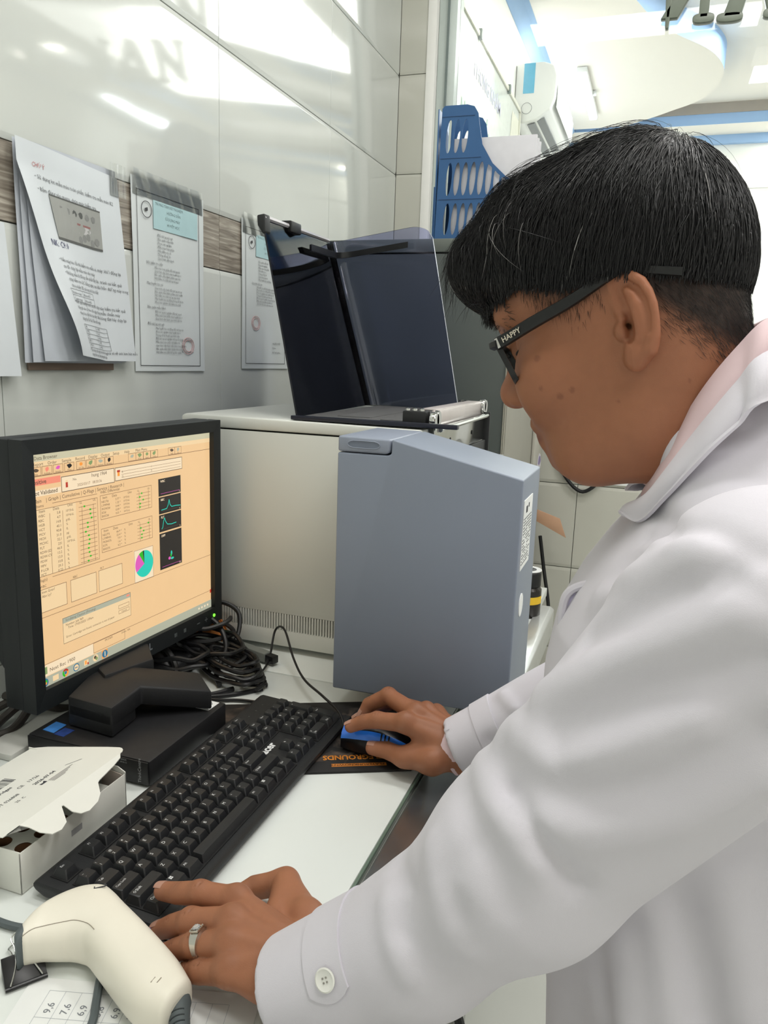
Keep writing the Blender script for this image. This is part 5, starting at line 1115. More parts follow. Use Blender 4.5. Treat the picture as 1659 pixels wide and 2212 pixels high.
# ------------------------------------------------------------------ notices on the wall
TXG = mat('notice_text', (112, 114, 116), rough=0.8); TXD = mat('notice_text_dark', (70, 72, 74), rough=0.8); CYN = mat('notice_cyan', (176, 208, 212), rough=0.7); BORD = mat('notice_border', (52, 52, 52), rough=0.7)
STAMP = mat('stamp_red', (196, 150, 150), rough=0.8)
TAPE = sheet_mat('clear_tape', (0.93, 0.94, 0.93), 0.12, 2.2)
NW = mat('notice_white', (216, 222, 222), rough=0.35, var=0.012)
wXd, wZd = Vector((0, 1, 0)), Vector((0, 0, 1))
def notice(label, y0, y1, z0, z1, fy0, fy1, fz0, fz1, seed, long_):
    t = thing('wall_notice', label, 'notice', (WX + 0.002, (y0 + y1) / 2, (z0 + z1) / 2), 'typed notices on the tiled wall')
    X_ = WX + 0.0025
    MB().grid(lambda u, v: (X_ + 0.0012 * math.sin(5 * u + 3 * v) ** 2, y0 + (y1 - y0) * u, z0 + (z1 - z0) * v), 8, 12).build('sheet', NW, t, 0.9)
    X_ += 0.0018
    b = MB(); w_ = 0.0012
    for (a, c) in (((fy0, fz0), (fy1, fz0 + w_)), ((fy0, fz1 - w_), (fy1, fz1)), ((fy0, fz0), (fy0 + w_, fz1)), ((fy1 - w_, fz0), (fy1, fz1))):
        b.quad((X_, a[0], a[1]), (X_, c[0], a[1]), (X_, c[0], c[1]), (X_, a[0], c[1]))
    b.build('border', BORD, t, 0)
    W_, H_ = fy1 - fy0, fz1 - fz0
    P = lambda u, v, e=0.0004: (X_ + e, fy0 + W_ * u, fz0 + H_ * v)
    MB().quad(P(0.24, 0.805), P(0.97, 0.805), P(0.97, 0.965), P(0.24, 0.965)).build('header_panel', CYN, t, 0)
    e = MB()
    e.tube([P(0.14 + 0.075 * math.cos(2 * PI * k / 24), 0.90 + 0.045 * math.sin(2 * PI * k / 24), 0.0004) for k in range(24)], 0.0006, 5, closed=True)
    e.add([P(0.14 + 0.02 * (1 + 0.5 * (k % 2)) * math.cos(k), 0.90 + 0.022 * (1 - 0.3 * (k % 3)) * math.sin(k)) for k in range(7)], [tuple(range(7))])
    e.build('emblem', TXD, t, 0)
    q = random.Random(seed); tx_ = MB()
    words_ = ['Máy huyết học tự động', 'Khoa xét nghiệm', 'Thông số kỹ thuật', 'Đối tượng xét nghiệm', 'Mẫu máu toàn phần', 'Quy trình vận hành', 'Bảo quản mẫu bệnh phẩm', 'Nội kiểm tra chất lượng']
    def row(s, u, v, sz): tx_.text(s, P(u, v), wXd, wZd, sz, res=1)
    row('TRUNG TÂM XÉT NGHIỆM', 0.27, 0.94, 0.0072); row('HƯỚNG DẪN', 0.45, 0.905, 0.007); row('SỬ DỤNG MÁY', 0.42, 0.87, 0.007); row('HUYẾT HỌC', 0.45, 0.835, 0.007)
    v = 0.765
    for k in range(7): row(words_[(k * 3 + seed) % 8][: 14 + q.randrange(8)], 0.30, v, 0.0062); v -= 0.022
    blocks = ((0.12, 4), (0.12, 5), (0.12, 3), (0.12, 8)) if long_ else ((0.14, 7),)
    for u0, n in blocks:
        v -= 0.012; row(words_[(seed + n) % 8][:17], u0, v, 0.0066); v -= 0.024
        for k in range(n): row((words_[(k + n) % 8] + ' ' + words_[(k * 5 + seed) % 8].lower())[: 30 + q.randrange(7)], u0 + 0.12, v, 0.0056); v -= 0.0205
    tx_.build('typed_text', TXG, t, 0)
    s_ = MB(); cu_, cv_ = (0.78, 0.13) if long_ else (0.24, 0.31)
    for rr in (1.0, 0.72): s_.tube([P(cu_ + 0.10 * rr * math.cos(2 * PI * k / 24), cv_ + 0.052 * rr * math.sin(2 * PI * k / 24), 0.0005) for k in range(24)], 0.0006, 4, closed=True)
    s_.build('round_stamp', STAMP, t, 0)
    sg = MB()
    for k, tt in enumerate(('NGƯỜI DUYỆT', 'Ký tên', 'BS. Trưởng khoa')): sg.text(tt, P(0.66, 0.155 - 0.035 * k, 0.0007), wXd, wZd, 0.0058, res=1)
    sg.build('signature_lines', TXD, t, 0)
    MB().grid(lambda u, v: (WX + 0.0032 + 0.0016 * abs(math.sin(17 * u + 2 * v)) + 0.0012 * v, y0 + 0.004 + (y1 - y0 - 0.008) * u, z1 - 0.030 + 0.042 * v), 40, 6).build('clear_tape', TAPE, t, 0.9)
notice('white typed notice with cyan header and red stamp, nearer the paper stack', 1.168, 1.392, -0.035, 0.296, 1.181, 1.375, -0.0255, 0.276, 3, True)
notice('white typed notice with cyan header, nearest the smoked cover', 1.545, 1.775, -0.030, 0.292, 1.560, 1.755, -0.019, 0.276, 6, False)
# stack of hanging sheets, front one curling
st_ = thing('paper_stack', 'stack of curling printed sheets hung on the wall above the monitor', 'papers', (WX, 1.0, 0.14))
PW2 = mat('sheet_blue_white', (214, 220, 224), rough=0.5, var=0.012); PSH = mat('sheet_back_grey', (190, 196, 204), rough=0.6)
MB().box((WX + 0.001, 0.915, -0.033), (WX + 0.006, 1.105, 0.26), 0.001).build('backing_board', mat('board_brown', (120, 104, 92), rough=0.6), st_)
for k, (yl, yr, zb) in enumerate(((0.902, 1.110, -0.022), (0.912, 1.120, -0.021), (0.930, 1.128, -0.019))):
    MB().grid(lambda u, v, k=k, yl=yl, yr=yr, zb=zb: (WX + 0.007 + 0.003 * k + (0.004 + 0.002 * k) * (1 - v) * (1 - u) + 0.001 * math.sin(6 * v + k), (0.905 + 0.004 * k) * v + yl * (1 - v) + (1.105 - 0.905 - 0.0 + (yr - yl - 0.2) * (1 - v)) * u, zb + (0.286 - zb) * v), 8, 12).build('sheet', PSH, st_, 0.9)
def curl(u, v):
    y = 0.897 + 0.215 * u + 0.026 * (1 - v) * u + 0.012 * (1 - v); z = -0.0175 + (0.2925 + 0.010 * (1 - u)) * v + 0.000 * u
    x = WX + 0.018 + 0.004 * math.sin(7 * v + 2 * u) * (1 - u)
    c = max(0.0, (1 - v) * 0.95 - 0.10) * max(0.0, 1 - u * 1.5)            # lower corner lifts and rolls
    y += 0.088 * c; x += 0.040 * c * (1 - 0.4 * c); z += 0.010 * c
    e = max(0.0, 1 - u * 7) * (0.4 + 0.6 * (1 - v)); x += 0.006 * e * math.sin(9 * v + 1)
    return (x, y, z)
fs_ = MB().grid(curl, 40, 50).build('curled_sheet', PW2, st_, 0.9)
def on_curl(u, v, e=0.0007): p = Vector(curl(u, v)); return p + Vector((e, -e * 0.4, 0))
def curl_line(b, u0, u1, v, h, mi=0, n=10):
    for k in range(n):
        a, c = u0 + (u1 - u0) * k / n, u0 + (u1 - u0) * (k + 1) / n
        b.quad(on_curl(a, v), on_curl(c, v), on_curl(c, v + h), on_curl(a, v + h), mi)
def curl_text(b, t, u, v, s):
    co, fs2 = text_geo(t, 1, 0.0)
    b.add([on_curl(u + float(p[0]) * s / 0.23, v + float(p[1]) * s / 0.295) for p in co], fs2)
tx_ = MB()
vv = [(0.845, 0.92), (0.79, 0.74)]
for v, u1 in vv: curl_text(tx_, ('• Sử dụng kit mẫu máu toàn phần, kiểm tra mẫu máu K2', '• Bấm đúng vào menu, chọn mục kiểm tra')[v < 0.8], 0.13, v, 0.0078)
for k, t in enumerate(('• Nếu máy báo lỗi thì kiểm tra mẫu và máy, khởi động lại', '  sau đó chạy lại mẫu máu vào máy', '• Những mẫu bị đông cần phải lấy lại, tránh sai kết quả', '  chạy kiểm tra QC hằng ngày, sau khi bảo dưỡng máy xong', '  chú ý nhiệt độ phòng và hóa chất')): curl_text(tx_, t, 0.145 + 0.01 * k, 0.475 - 0.030 * k, 0.0076)
for k, t in enumerate(('• Kết quả background: sau khi chạy máu kiểm tra kết quả', '  hãy ghi vào sổ theo dõi ngày tháng mẫu chuẩn máy', '  thay hóa chất khi báo hết. Nếu không đạt hãy chạy lại', '  chạy lại tối đa 3 lần mỗi ngày')): curl_text(tx_, t, 0.17 + 0.012 * k, 0.275 - 0.027 * k, 0.0074)
curl_text(tx_, '• Tắt máy cuối ngày, lau chùi bên ngoài và vệ sinh kim hút mẫu', 0.24, 0.035, 0.0070); curl_text(tx_, '  chạy tắt máy bằng dung dịch rửa', 0.25, 0.012, 0.0070)
for (u0, u1, v1, n, dv) in ((0.165, 0.545, 0.345, 2, 0.030), (0.225, 0.70, 0.172, 5, 0.0235)):
    for k in range(n + 1): curl_line(tx_, u0 + 0.006 * k, u1 + 0.006 * k, v1 - dv * k, 0.0018)
    for uu in (u0, (u0 + u1) / 2, u1):
        for k in range(n): a = uu + 0.006 * k; tx_.quad(on_curl(a, v1 - dv * k), on_curl(a + 0.003, v1 - dv * k), on_curl(a + 0.009, v1 - dv * (k + 1)), on_curl(a + 0.006, v1 - dv * (k + 1)))
    for k in range(n):
        curl_text(tx_, (('Relative mean', 'Target mean') if n == 2 else ('Hb', 'WBC', 'PLT', 'RBC 1', 'MCV 1'))[k], u0 + 0.02 + 0.006 * k, v1 - dv * (k + 1) + 0.007, 0.006); curl_text(tx_, (('Above 40%', 'Below 40%') if n == 2 else ('1-120/fL', '15 p/L', '5 10/uL', '1-60/fL', '1-60/uL'))[k], (u0 + u1) / 2 + 0.02 + 0.006 * k, v1 - dv * (k + 1) + 0.007, 0.006)
sub(fs_, 'typed_text', tx_, TXG, 0)
sub(fs_, 'red_heading', (lambda b: (curl_text(b, 'CHÚ Ý', 0.125, 0.895, 0.0085), b)[1])(MB()), mat('heading_red', (196, 120, 120), rough=0.8), 0)
sub(fs_, 'pen_note', (lambda b: (curl_text(b, 'NK: C9.0', 0.115, 0.545, 0.0125), b)[1])(MB()), mat('pen_ink_blue', (44, 48, 96), rough=0.7), 0)
ph = MB()
def cq(u0, v0, u1, v1, mi, e=0.0009, n=6):
    for k in range(n):
        a, c = u0 + (u1 - u0) * k / n, u0 + (u1 - u0) * (k + 1) / n; ph.quad(on_curl(a, v0, e), on_curl(c, v0, e), on_curl(c, v1, e), on_curl(a, v1, e), mi)
cq(0.225, 0.585, 0.755, 0.79, 0); cq(0.225, 0.783, 0.755, 0.79, 1, 0.0011); cq(0.225, 0.585, 0.755, 0.596, 1, 0.0011)
for k in range(7):
    u0 = 0.255 + 0.07 * k; n_ = 7
    ph.add([on_curl(u0 + 0.021 * math.cos(a * 0.9) * (1 + 0.3 * ((a + k) % 2)), 0.735 + 0.017 * math.sin(a * 0.9), 0.0012) for a in range(n_)], [tuple(range(n_))], 1 if k in (3, 4) else 2)
    if k < 2: ph.add([on_curl(u0 + 0.021 * math.cos(a * 0.9), 0.695 + 0.016 * math.sin(a * 0.9), 0.0012) for a in range(n_)], [tuple(range(n_))], 2)
cq(0.38, 0.683, 0.635, 0.693, 4, 0.0012)
ph.add([on_curl(0.507 + 0.13 * math.cos(2 * PI * a / 24), 0.667 + 0.022 * math.sin(2 * PI * a / 24), 0.00115) for a in range(24)], [tuple(range(24))], 3)
for k in range(5): ph.add([on_curl(0.50 + 0.05 * k + 0.026 * math.cos(a * 0.9 + k), 0.625 + 0.012 * ((k * 7) % 3 - 1) + 0.020 * math.sin(a * 0.9 + k), 0.0012) for a in range(7)], [tuple(range(7))], 2)
sub(fs_, 'printed_screenshot', ph, [mat('print_mid_grey', (158, 160, 156), rough=0.7), mat('print_dark_grey', (92, 94, 92), rough=0.7), mat('print_soft_grey', (136, 138, 136), rough=0.7), mat('print_pale', (196, 196, 196), rough=0.7), mat('print_red_bar', (150, 108, 106), rough=0.7)], 0)
MB().grid(lambda u, v: (WX + 0.020 + 0.0015 * math.sin(19 * u) * v, 1.093 + 0.040 * u, 0.247 + 0.050 * v), 12, 6).build('clear_tape', TAPE, st_, 0.9)
ls = MB().grid(lambda u, v: (WX + 0.004 + 0.012 * (1 - v) * u, 0.72 + 0.165 * u + 0.004 * (1 - v) * u, -0.041 + 0.21 * v), 8, 10)
ls.build('wall_sheet', PW2, None, 0.9, label='plain white sheet on the wall, cut off beside the curling paper stack', cat='paper')

# ------------------------------------------------------------------ lobby fittings
AC_W = mat('ac_white', (238, 240, 240), rough=0.35, var=0.01); AC_D = mat('ac_louver_grey', (120, 124, 128), rough=0.5)
ac = thing('air_conditioner', 'white wall air conditioner with a blue energy label in the lobby', 'air conditioner', (WX + 0.1, 4.9, 1.45))
acp = [(WX + 0.002, 1.605), (WX + 0.15, 1.605), (WX + 0.205, 1.585), (WX + 0.225, 1.53), (WX + 0.222, 1.42), (WX + 0.20, 1.365), (WX + 0.13, 1.315), (WX + 0.06, 1.30), (WX + 0.002, 1.305)]
MB().prism([(x, 4.53, z) for x, z in acp], (0, 0.80, 0), 0.010, 3).build('body', AC_W, ac)
fl2 = MB().prism([(WX + 0.228, 4.56, 1.50), (WX + 0.233, 4.56, 1.50), (WX + 0.233, 4.56, 1.40), (WX + 0.226, 4.56, 1.38)], (0, 0.74, 0), 0.001); fl2.build('front_flap', AC_W, ac)
for k in range(2): MB().prism([(WX + 0.075 + 0.052 * k, 4.56, 1.3005 + 0.018 * k), (WX + 0.115 + 0.052 * k, 4.56, 1.3085 + 0.024 * k), (WX + 0.113 + 0.052 * k, 4.56, 1.3030 + 0.024 * k), (WX + 0.075 + 0.052 * k, 4.56, 1.2960 + 0.018 * k)], (0, 0.66, 0)).build('louver', AC_D, ac)
MB().box((WX + 0.045, 4.5285, 1.45), (WX + 0.105, 4.5300, 1.60)).build('energy_label', mat('label_sky_blue', (110, 190, 226), rough=0.5), ac)
MB().tube([(WX + 0.07 + 0.028 * math.cos(2 * PI * k / 20), 4.529, 1.375 + 0.028 * math.sin(2 * PI * k / 20)) for k in range(20)], 0.001, 5, closed=True).build('round_mark', AC_D, ac)
sg_ = thing('sign_board', 'white framed sign board with pale green and violet lettering on the lobby wall', 'sign', (WX + 0.03, 3.6, 1.1))
SX = -0.842
MB().box((SX - 0.030, 2.82, 0.62), (SX, 4.50, 1.345), 0.002).build('board', mat('sign_white', (228, 234, 230), rough=0.15), sg_)
for nm, a, c in (('frame_bar', (2.80, 1.345), (4.515, 1.365)), ('frame_bar', (4.495, 0.60), (4.515, 1.345)), ('frame_bar', (2.80, 0.60), (2.82, 1.345)), ('frame_bar', (2.80, 0.60), (4.515, 0.62))):
    MB().box((SX - 0.032, a[0], a[1]), (SX + 0.008, c[0], c[1]), 0.002).build(nm, mat('frame_pale', (204, 204, 192), rough=0.4) if 'frame_pale' not in MATS else MATS['frame_pale'], sg_)
GRL = mat('sign_green', (176, 206, 192), rough=0.4); VIL = mat('sign_violet', (188, 190, 214), rough=0.4)
MB().text('PHÒNG KHÁM', (SX + 0.0012, 3.42, 1.185), wXd, wZd, 0.085, bold=0.02, wide=1.02).build('violet_lettering', VIL, sg_, 0)
MB().text('XUÂN TÂY THẮNG', (SX + 0.0012, 3.02, 0.955), wXd, wZd, 0.125, bold=0.03, wide=0.80).build('green_lettering', GRL, sg_, 0)
MB().prism([(SX + 0.0006, 4.30, 1.30), (SX + 0.0006, 4.49, 1.30), (SX + 0.0006, 4.49, 0.63), (SX + 0.0006, 4.22, 0.63), (SX + 0.0006, 4.22, 0.86)], (0.0006, 0, 0)).build('beige_panel', mat('sign_beige', (206, 206, 192), rough=0.3), sg_)
for yy in (3.46, 4.14): MB().box((SX, yy, 1.335), (SX + 0.016, yy + 0.02, 1.375), 0.002).build('bracket', ALUD, sg_)
for k, (lx, ly) in enumerate(LOBBY_BATTENS):
    t = thing('ceiling_batten', ('lit tube light on the lowered ceiling border above the air conditioner', 'lit tube light on the far-side ceiling border, seen mirrored in the glossy wall tiles')[k], 'lamp', (lx, ly, 1.83))
    MB().box((lx - 0.032, ly - 0.48, 1.815), (lx + 0.032, ly + 0.48, 1.848), 0.004).build('housing', AC_W, t)
    MB().box((lx - 0.026, ly - 0.465, 1.800), (lx + 0.026, ly + 0.465, 1.8149), 0.006).build('tube', emis_mat('tube_glow_%d' % k, (236, 246, 255), 9.0), t)
    MB().box((lx + 0.028, ly - 0.03, 1.822), (lx + 0.055, ly + 0.01, 1.848), 0.003).build('bracket', AC_W, t)
EMD = emis_mat('downlight_glow', (255, 246, 214), 7.0)
dn = ('round recessed downlight in the lowered ceiling border over the sign board', 'round downlight seen mirrored in the wall tiles, nearer the glass lettering', 'round downlight seen mirrored in the wall tiles, further from the glass lettering', 'round downlight in the middle of the raised ceiling', 'round downlight just past the glass over the cabinet', 'round downlight just past the glass at the far end')
for k, (lx, ly) in enumerate(DOWNLIGHTS):
    if k in (3,): continue
    t = thing('downlight', dn[k], 'lamp', (lx, ly, 1.85))
    MB().lathe([(0.062, 0.0), (0.080, 0.0), (0.082, -0.003), (0.064, -0.007)], (lx, ly, 1.85), n=32).build('trim_ring', AC_W, t)
    MB().lathe([(0.001, -0.004), (0.060, -0.004), (0.062, -0.002), (0.001, -0.001)], (lx, ly, 1.85), n=32).build('lens', EMD, t)
for k, (lx, ly) in enumerate(LAB_LAMPS):
    t = thing('ceiling_panel', ('white lab ceiling lamp panel nearest the glass partition', 'white lab ceiling lamp panel nearest the rear wall', 'white lab ceiling lamp panel over the desk', 'white lab ceiling lamp panel across the room from the desk')[k], 'lamp', (lx, ly, 1.93))
    MB().box((lx - 0.60, ly - 0.17, 1.905), (lx + 0.60, ly + 0.17, 1.949), 0.006).build('tray', AC_W, t)
    MB().box((lx - 0.575, ly - 0.15, 1.900), (lx + 0.575, ly + 0.15, 1.9049)).build('diffuser', emis_mat('panel_glow_%d' % k, (255, 250, 242), 1.5), t)
# ------------------------------------------------------------------ the man at the desk: distance-field modelling helpers
f32 = np.float32
def A(*v): return np.array(v, f32)
def seg(p, a, b, ra, rb):
    a, b = np.asarray(a, f32), np.asarray(b, f32); d = b - a; q = p - a
    h = np.clip((q @ d) / max(float(d @ d), 1e-12), 0, 1)
    return np.linalg.norm(q - h[:, None] * d, axis=1) - (ra + (rb - ra) * h)
def ball(p, c, r): return np.linalg.norm(p - np.asarray(c, f32), axis=1) - r
def ell(p, c, r, R=None):
    q = p - np.asarray(c, f32)
    if R is not None: q = q @ np.asarray(R, f32).T
    r = np.asarray(r, f32); k0 = np.linalg.norm(q / r, axis=1); k1 = np.linalg.norm(q / (r * r), axis=1)
    return k0 * (k0 - 1) / np.maximum(k1, 1e-6)
def smin(a, b, k):
    h = np.maximum(k - np.abs(a - b), 0) / k
    return np.minimum(a, b) - h * h * k * 0.25
def smax(a, b, k): return -smin(-a, -b, k)
def chain(p, pts, rs, k=None):
    d = None
    for i in range(len(pts) - 1):
        e = seg(p, pts[i], pts[i + 1], rs[i], rs[i + 1]); d = e if d is None else (np.minimum(d, e) if k is None else smin(d, e, k))
    return d
def line_dist(p, pts):
    d = None
    for i in range(len(pts) - 1):
        e = seg(p, pts[i], pts[i + 1], 0, 0); d = e if d is None else np.minimum(d, e)
    return d
def mesh_field(fn, lo, hi, h, slack=1.6, newton=2):
    """zero surface of fn inside the box as a quad mesh (surface nets on a sparse block grid)"""
    lo = np.array(lo, np.float64); B = 8
    nb = np.ceil((np.array(hi) - lo) / (h * B)).astype(int); n = nb * B
    g = np.stack(np.meshgrid(*[np.arange(k) for k in nb], indexing='ij'), -1).reshape(-1, 3)
    cen = (lo + (g * B + (B - 1) / 2) * h).astype(f32)
    dc = np.concatenate([fn(c) for c in np.array_split(cen, max(1, len(cen) // 200000))])
    keep = np.abs(dc) < slack * h * B * 0.5 * 1.7321
    V = np.empty(tuple(n), f32)
    V.reshape(nb[0], B, nb[1], B, nb[2], B)[:] = np.where(dc < 0, -1.0, 1.0).astype(f32).reshape(nb[0], 1, nb[1], 1, nb[2], 1)
    off = np.stack(np.meshgrid(*[np.arange(B)] * 3, indexing='ij'), -1).reshape(-1, 3)
    kg = g[keep]
    for part in np.array_split(kg, max(1, len(kg) // 400)):
        idx = (part[:, None, :] * B + off[None]).reshape(-1, 3)
        V[idx[:, 0], idx[:, 1], idx[:, 2]] = fn((lo + idx * h).astype(f32))
    S = V < 0
    corners = [S[i:n[0] - 1 + i, j:n[1] - 1 + j, k:n[2] - 1 + k] for i in (0, 1) for j in (0, 1) for k in (0, 1)]
    cnt = sum(c.astype(np.int8) for c in corners)
    cells = np.argwhere((cnt > 0) & (cnt < 8))
    cid = np.full(tuple(n - 1), -1, np.int32); cid[cells[:, 0], cells[:, 1], cells[:, 2]] = np.arange(len(cells))
    acc = np.zeros((len(cells), 3)); num = np.zeros(len(cells))
    cs = [(i, j, k) for i in (0, 1) for j in (0, 1) for k in (0, 1)]
    for a in range(8):
        for ax in range(3):
            if cs[a][ax] == 0:
                b = list(cs[a]); b[ax] = 1
                va = V[cells[:, 0] + cs[a][0], cells[:, 1] + cs[a][1], cells[:, 2] + cs[a][2]]; vb = V[cells[:, 0] + b[0], cells[:, 1] + b[1], cells[:, 2] + b[2]]
                x = (va < 0) != (vb < 0); t = np.where(x, va / np.where(va - vb == 0, 1, va - vb), 0)
                pt = np.tile(np.array(cs[a], np.float64), (len(cells), 1)); pt[:, ax] += t
                acc[x] += pt[x]; num[x] += 1
    P = lo + (cells + acc / num[:, None]) * h
    F = []
    for ax in range(3):
        sl0 = [slice(None)] * 3; sl1 = [slice(None)] * 3; sl0[ax] = slice(0, n[ax] - 1); sl1[ax] = slice(1, n[ax])
        e = np.argwhere(S[tuple(sl0)] != S[tuple(sl1)]); o1, o2 = [(1, 2), (2, 0), (0, 1)][ax]
        ok = (e[:, o1] > 0) & (e[:, o2] > 0) & (e[:, o1] < n[o1] - 1) & (e[:, o2] < n[o2] - 1); e = e[ok]
        inside = S[e[:, 0], e[:, 1], e[:, 2]]
        q = []
        for d1, d2 in ((-1, -1), (0, -1), (0, 0), (-1, 0)):
            c = e.copy(); c[:, o1] += d1; c[:, o2] += d2; q.append(cid[c[:, 0], c[:, 1], c[:, 2]])
        q = np.stack(q, 1); q[~inside] = q[~inside][:, ::-1]; F.append(q)
    F = np.concatenate(F); F = F[(F >= 0).all(1)]
    P = P.astype(f32)
    for _ in range(newton):
        d = fn(P); G = np.stack([fn(P + A(*[h * 0.4 * (k == a) for k in range(3)])) - d for a in range(3)], 1) / (h * 0.4)
        g2 = np.maximum((G * G).sum(1), 0.2); s = (d / g2)[:, None] * G; m = np.linalg.norm(s, axis=1); s *= np.minimum(1, h * 0.5 / np.maximum(m, 1e-9))[:, None]; P = P - s
    return P, F
def field_mesh(name, P, F, mats, colors=None):
    me = bpy.data.meshes.new(name)
    me.vertices.add(len(P)); me.vertices.foreach_set('co', P.astype(f32).ravel())
    me.loops.add(F.size); me.loops.foreach_set('vertex_index', F.astype(np.int32).ravel())
    me.polygons.add(len(F)); me.polygons.foreach_set('loop_start', np.arange(0, F.size, F.shape[1], dtype=np.int32))
    me.update(calc_edges=True); me.validate()
    me.polygons.foreach_set('use_smooth', np.ones(len(me.polygons), bool))
    for m in mats: me.materials.append(m)
    if colors is not None:
        ca = me.color_attributes.new('tone', 'FLOAT_COLOR', 'POINT'); c = np.ones((len(P), 4), f32); c[:, :3] = colors; ca.data.foreach_set('color', c.ravel())
    me.update(); return me
def sstep(x, a, b): t = np.clip((x - a) / (b - a), 0, 1); return t * t * (3 - 2 * t)

# ---- head frame: a forward, b towards the near ear, c up
HO = np.array([-0.0121, 0.66, 0.0324]); _psi, _th = math.radians(8), math.radians(20)
_fh = np.array([-math.cos(_psi), math.sin(_psi), 0]); HB = np.array([-math.sin(_psi), -math.cos(_psi), 0]); _z = np.array([0, 0, 1.0])
HA = _fh * math.cos(_th) - _z * math.sin(_th); HC = _z * math.cos(_th) + _fh * math.sin(_th)
HM = np.stack([HA, HB, HC])
def h2w(a, b, c): return Vector((HO + HA * a + HB * b + HC * c).tolist())
def to_head(p): return ((p - HO.astype(f32)) @ HM.T.astype(f32)).astype(f32)
LOFT = np.array([  # c, front, back, half width
    (0.110, 0.070, -0.058, 0.055), (0.100, 0.084, -0.068, 0.064), (0.090, 0.0915, -0.074, 0.070), (0.075, 0.1005, -0.079, 0.0750), (0.060, 0.1055, -0.081, 0.0765), (0.048, 0.1075, -0.0815, 0.0770), (0.030, 0.1045, -0.081, 0.0765),
    (0.016, 0.1000, -0.079, 0.0755), (0.000, 0.0985, -0.076, 0.0748), (-0.020, 0.0995, -0.073, 0.0745), (-0.033, 0.1020, -0.071, 0.0738), (-0.050, 0.1035, -0.069, 0.0725), (-0.0575, 0.1000, -0.068, 0.0715),
    (-0.0705, 0.0985, -0.067, 0.0690), (-0.080, 0.0955, -0.066, 0.0670), (-0.0875, 0.0930, -0.0655, 0.0652), (-0.0940, 0.0880, -0.065, 0.0640), (-0.0985, 0.0805, -0.065, 0.0630), (-0.1035, 0.0700, -0.0645, 0.0622), (-0.1080, 0.0590, -0.064, 0.0615),
    (-0.1125, 0.0430, -0.064, 0.0610), (-0.118, 0.0290, -0.064, 0.0605), (-0.135, 0.0100, -0.066, 0.0595), (-0.16, -0.012, -0.072, 0.0600), (-0.26, -0.055, -0.110, 0.066)], f32)[::-1]
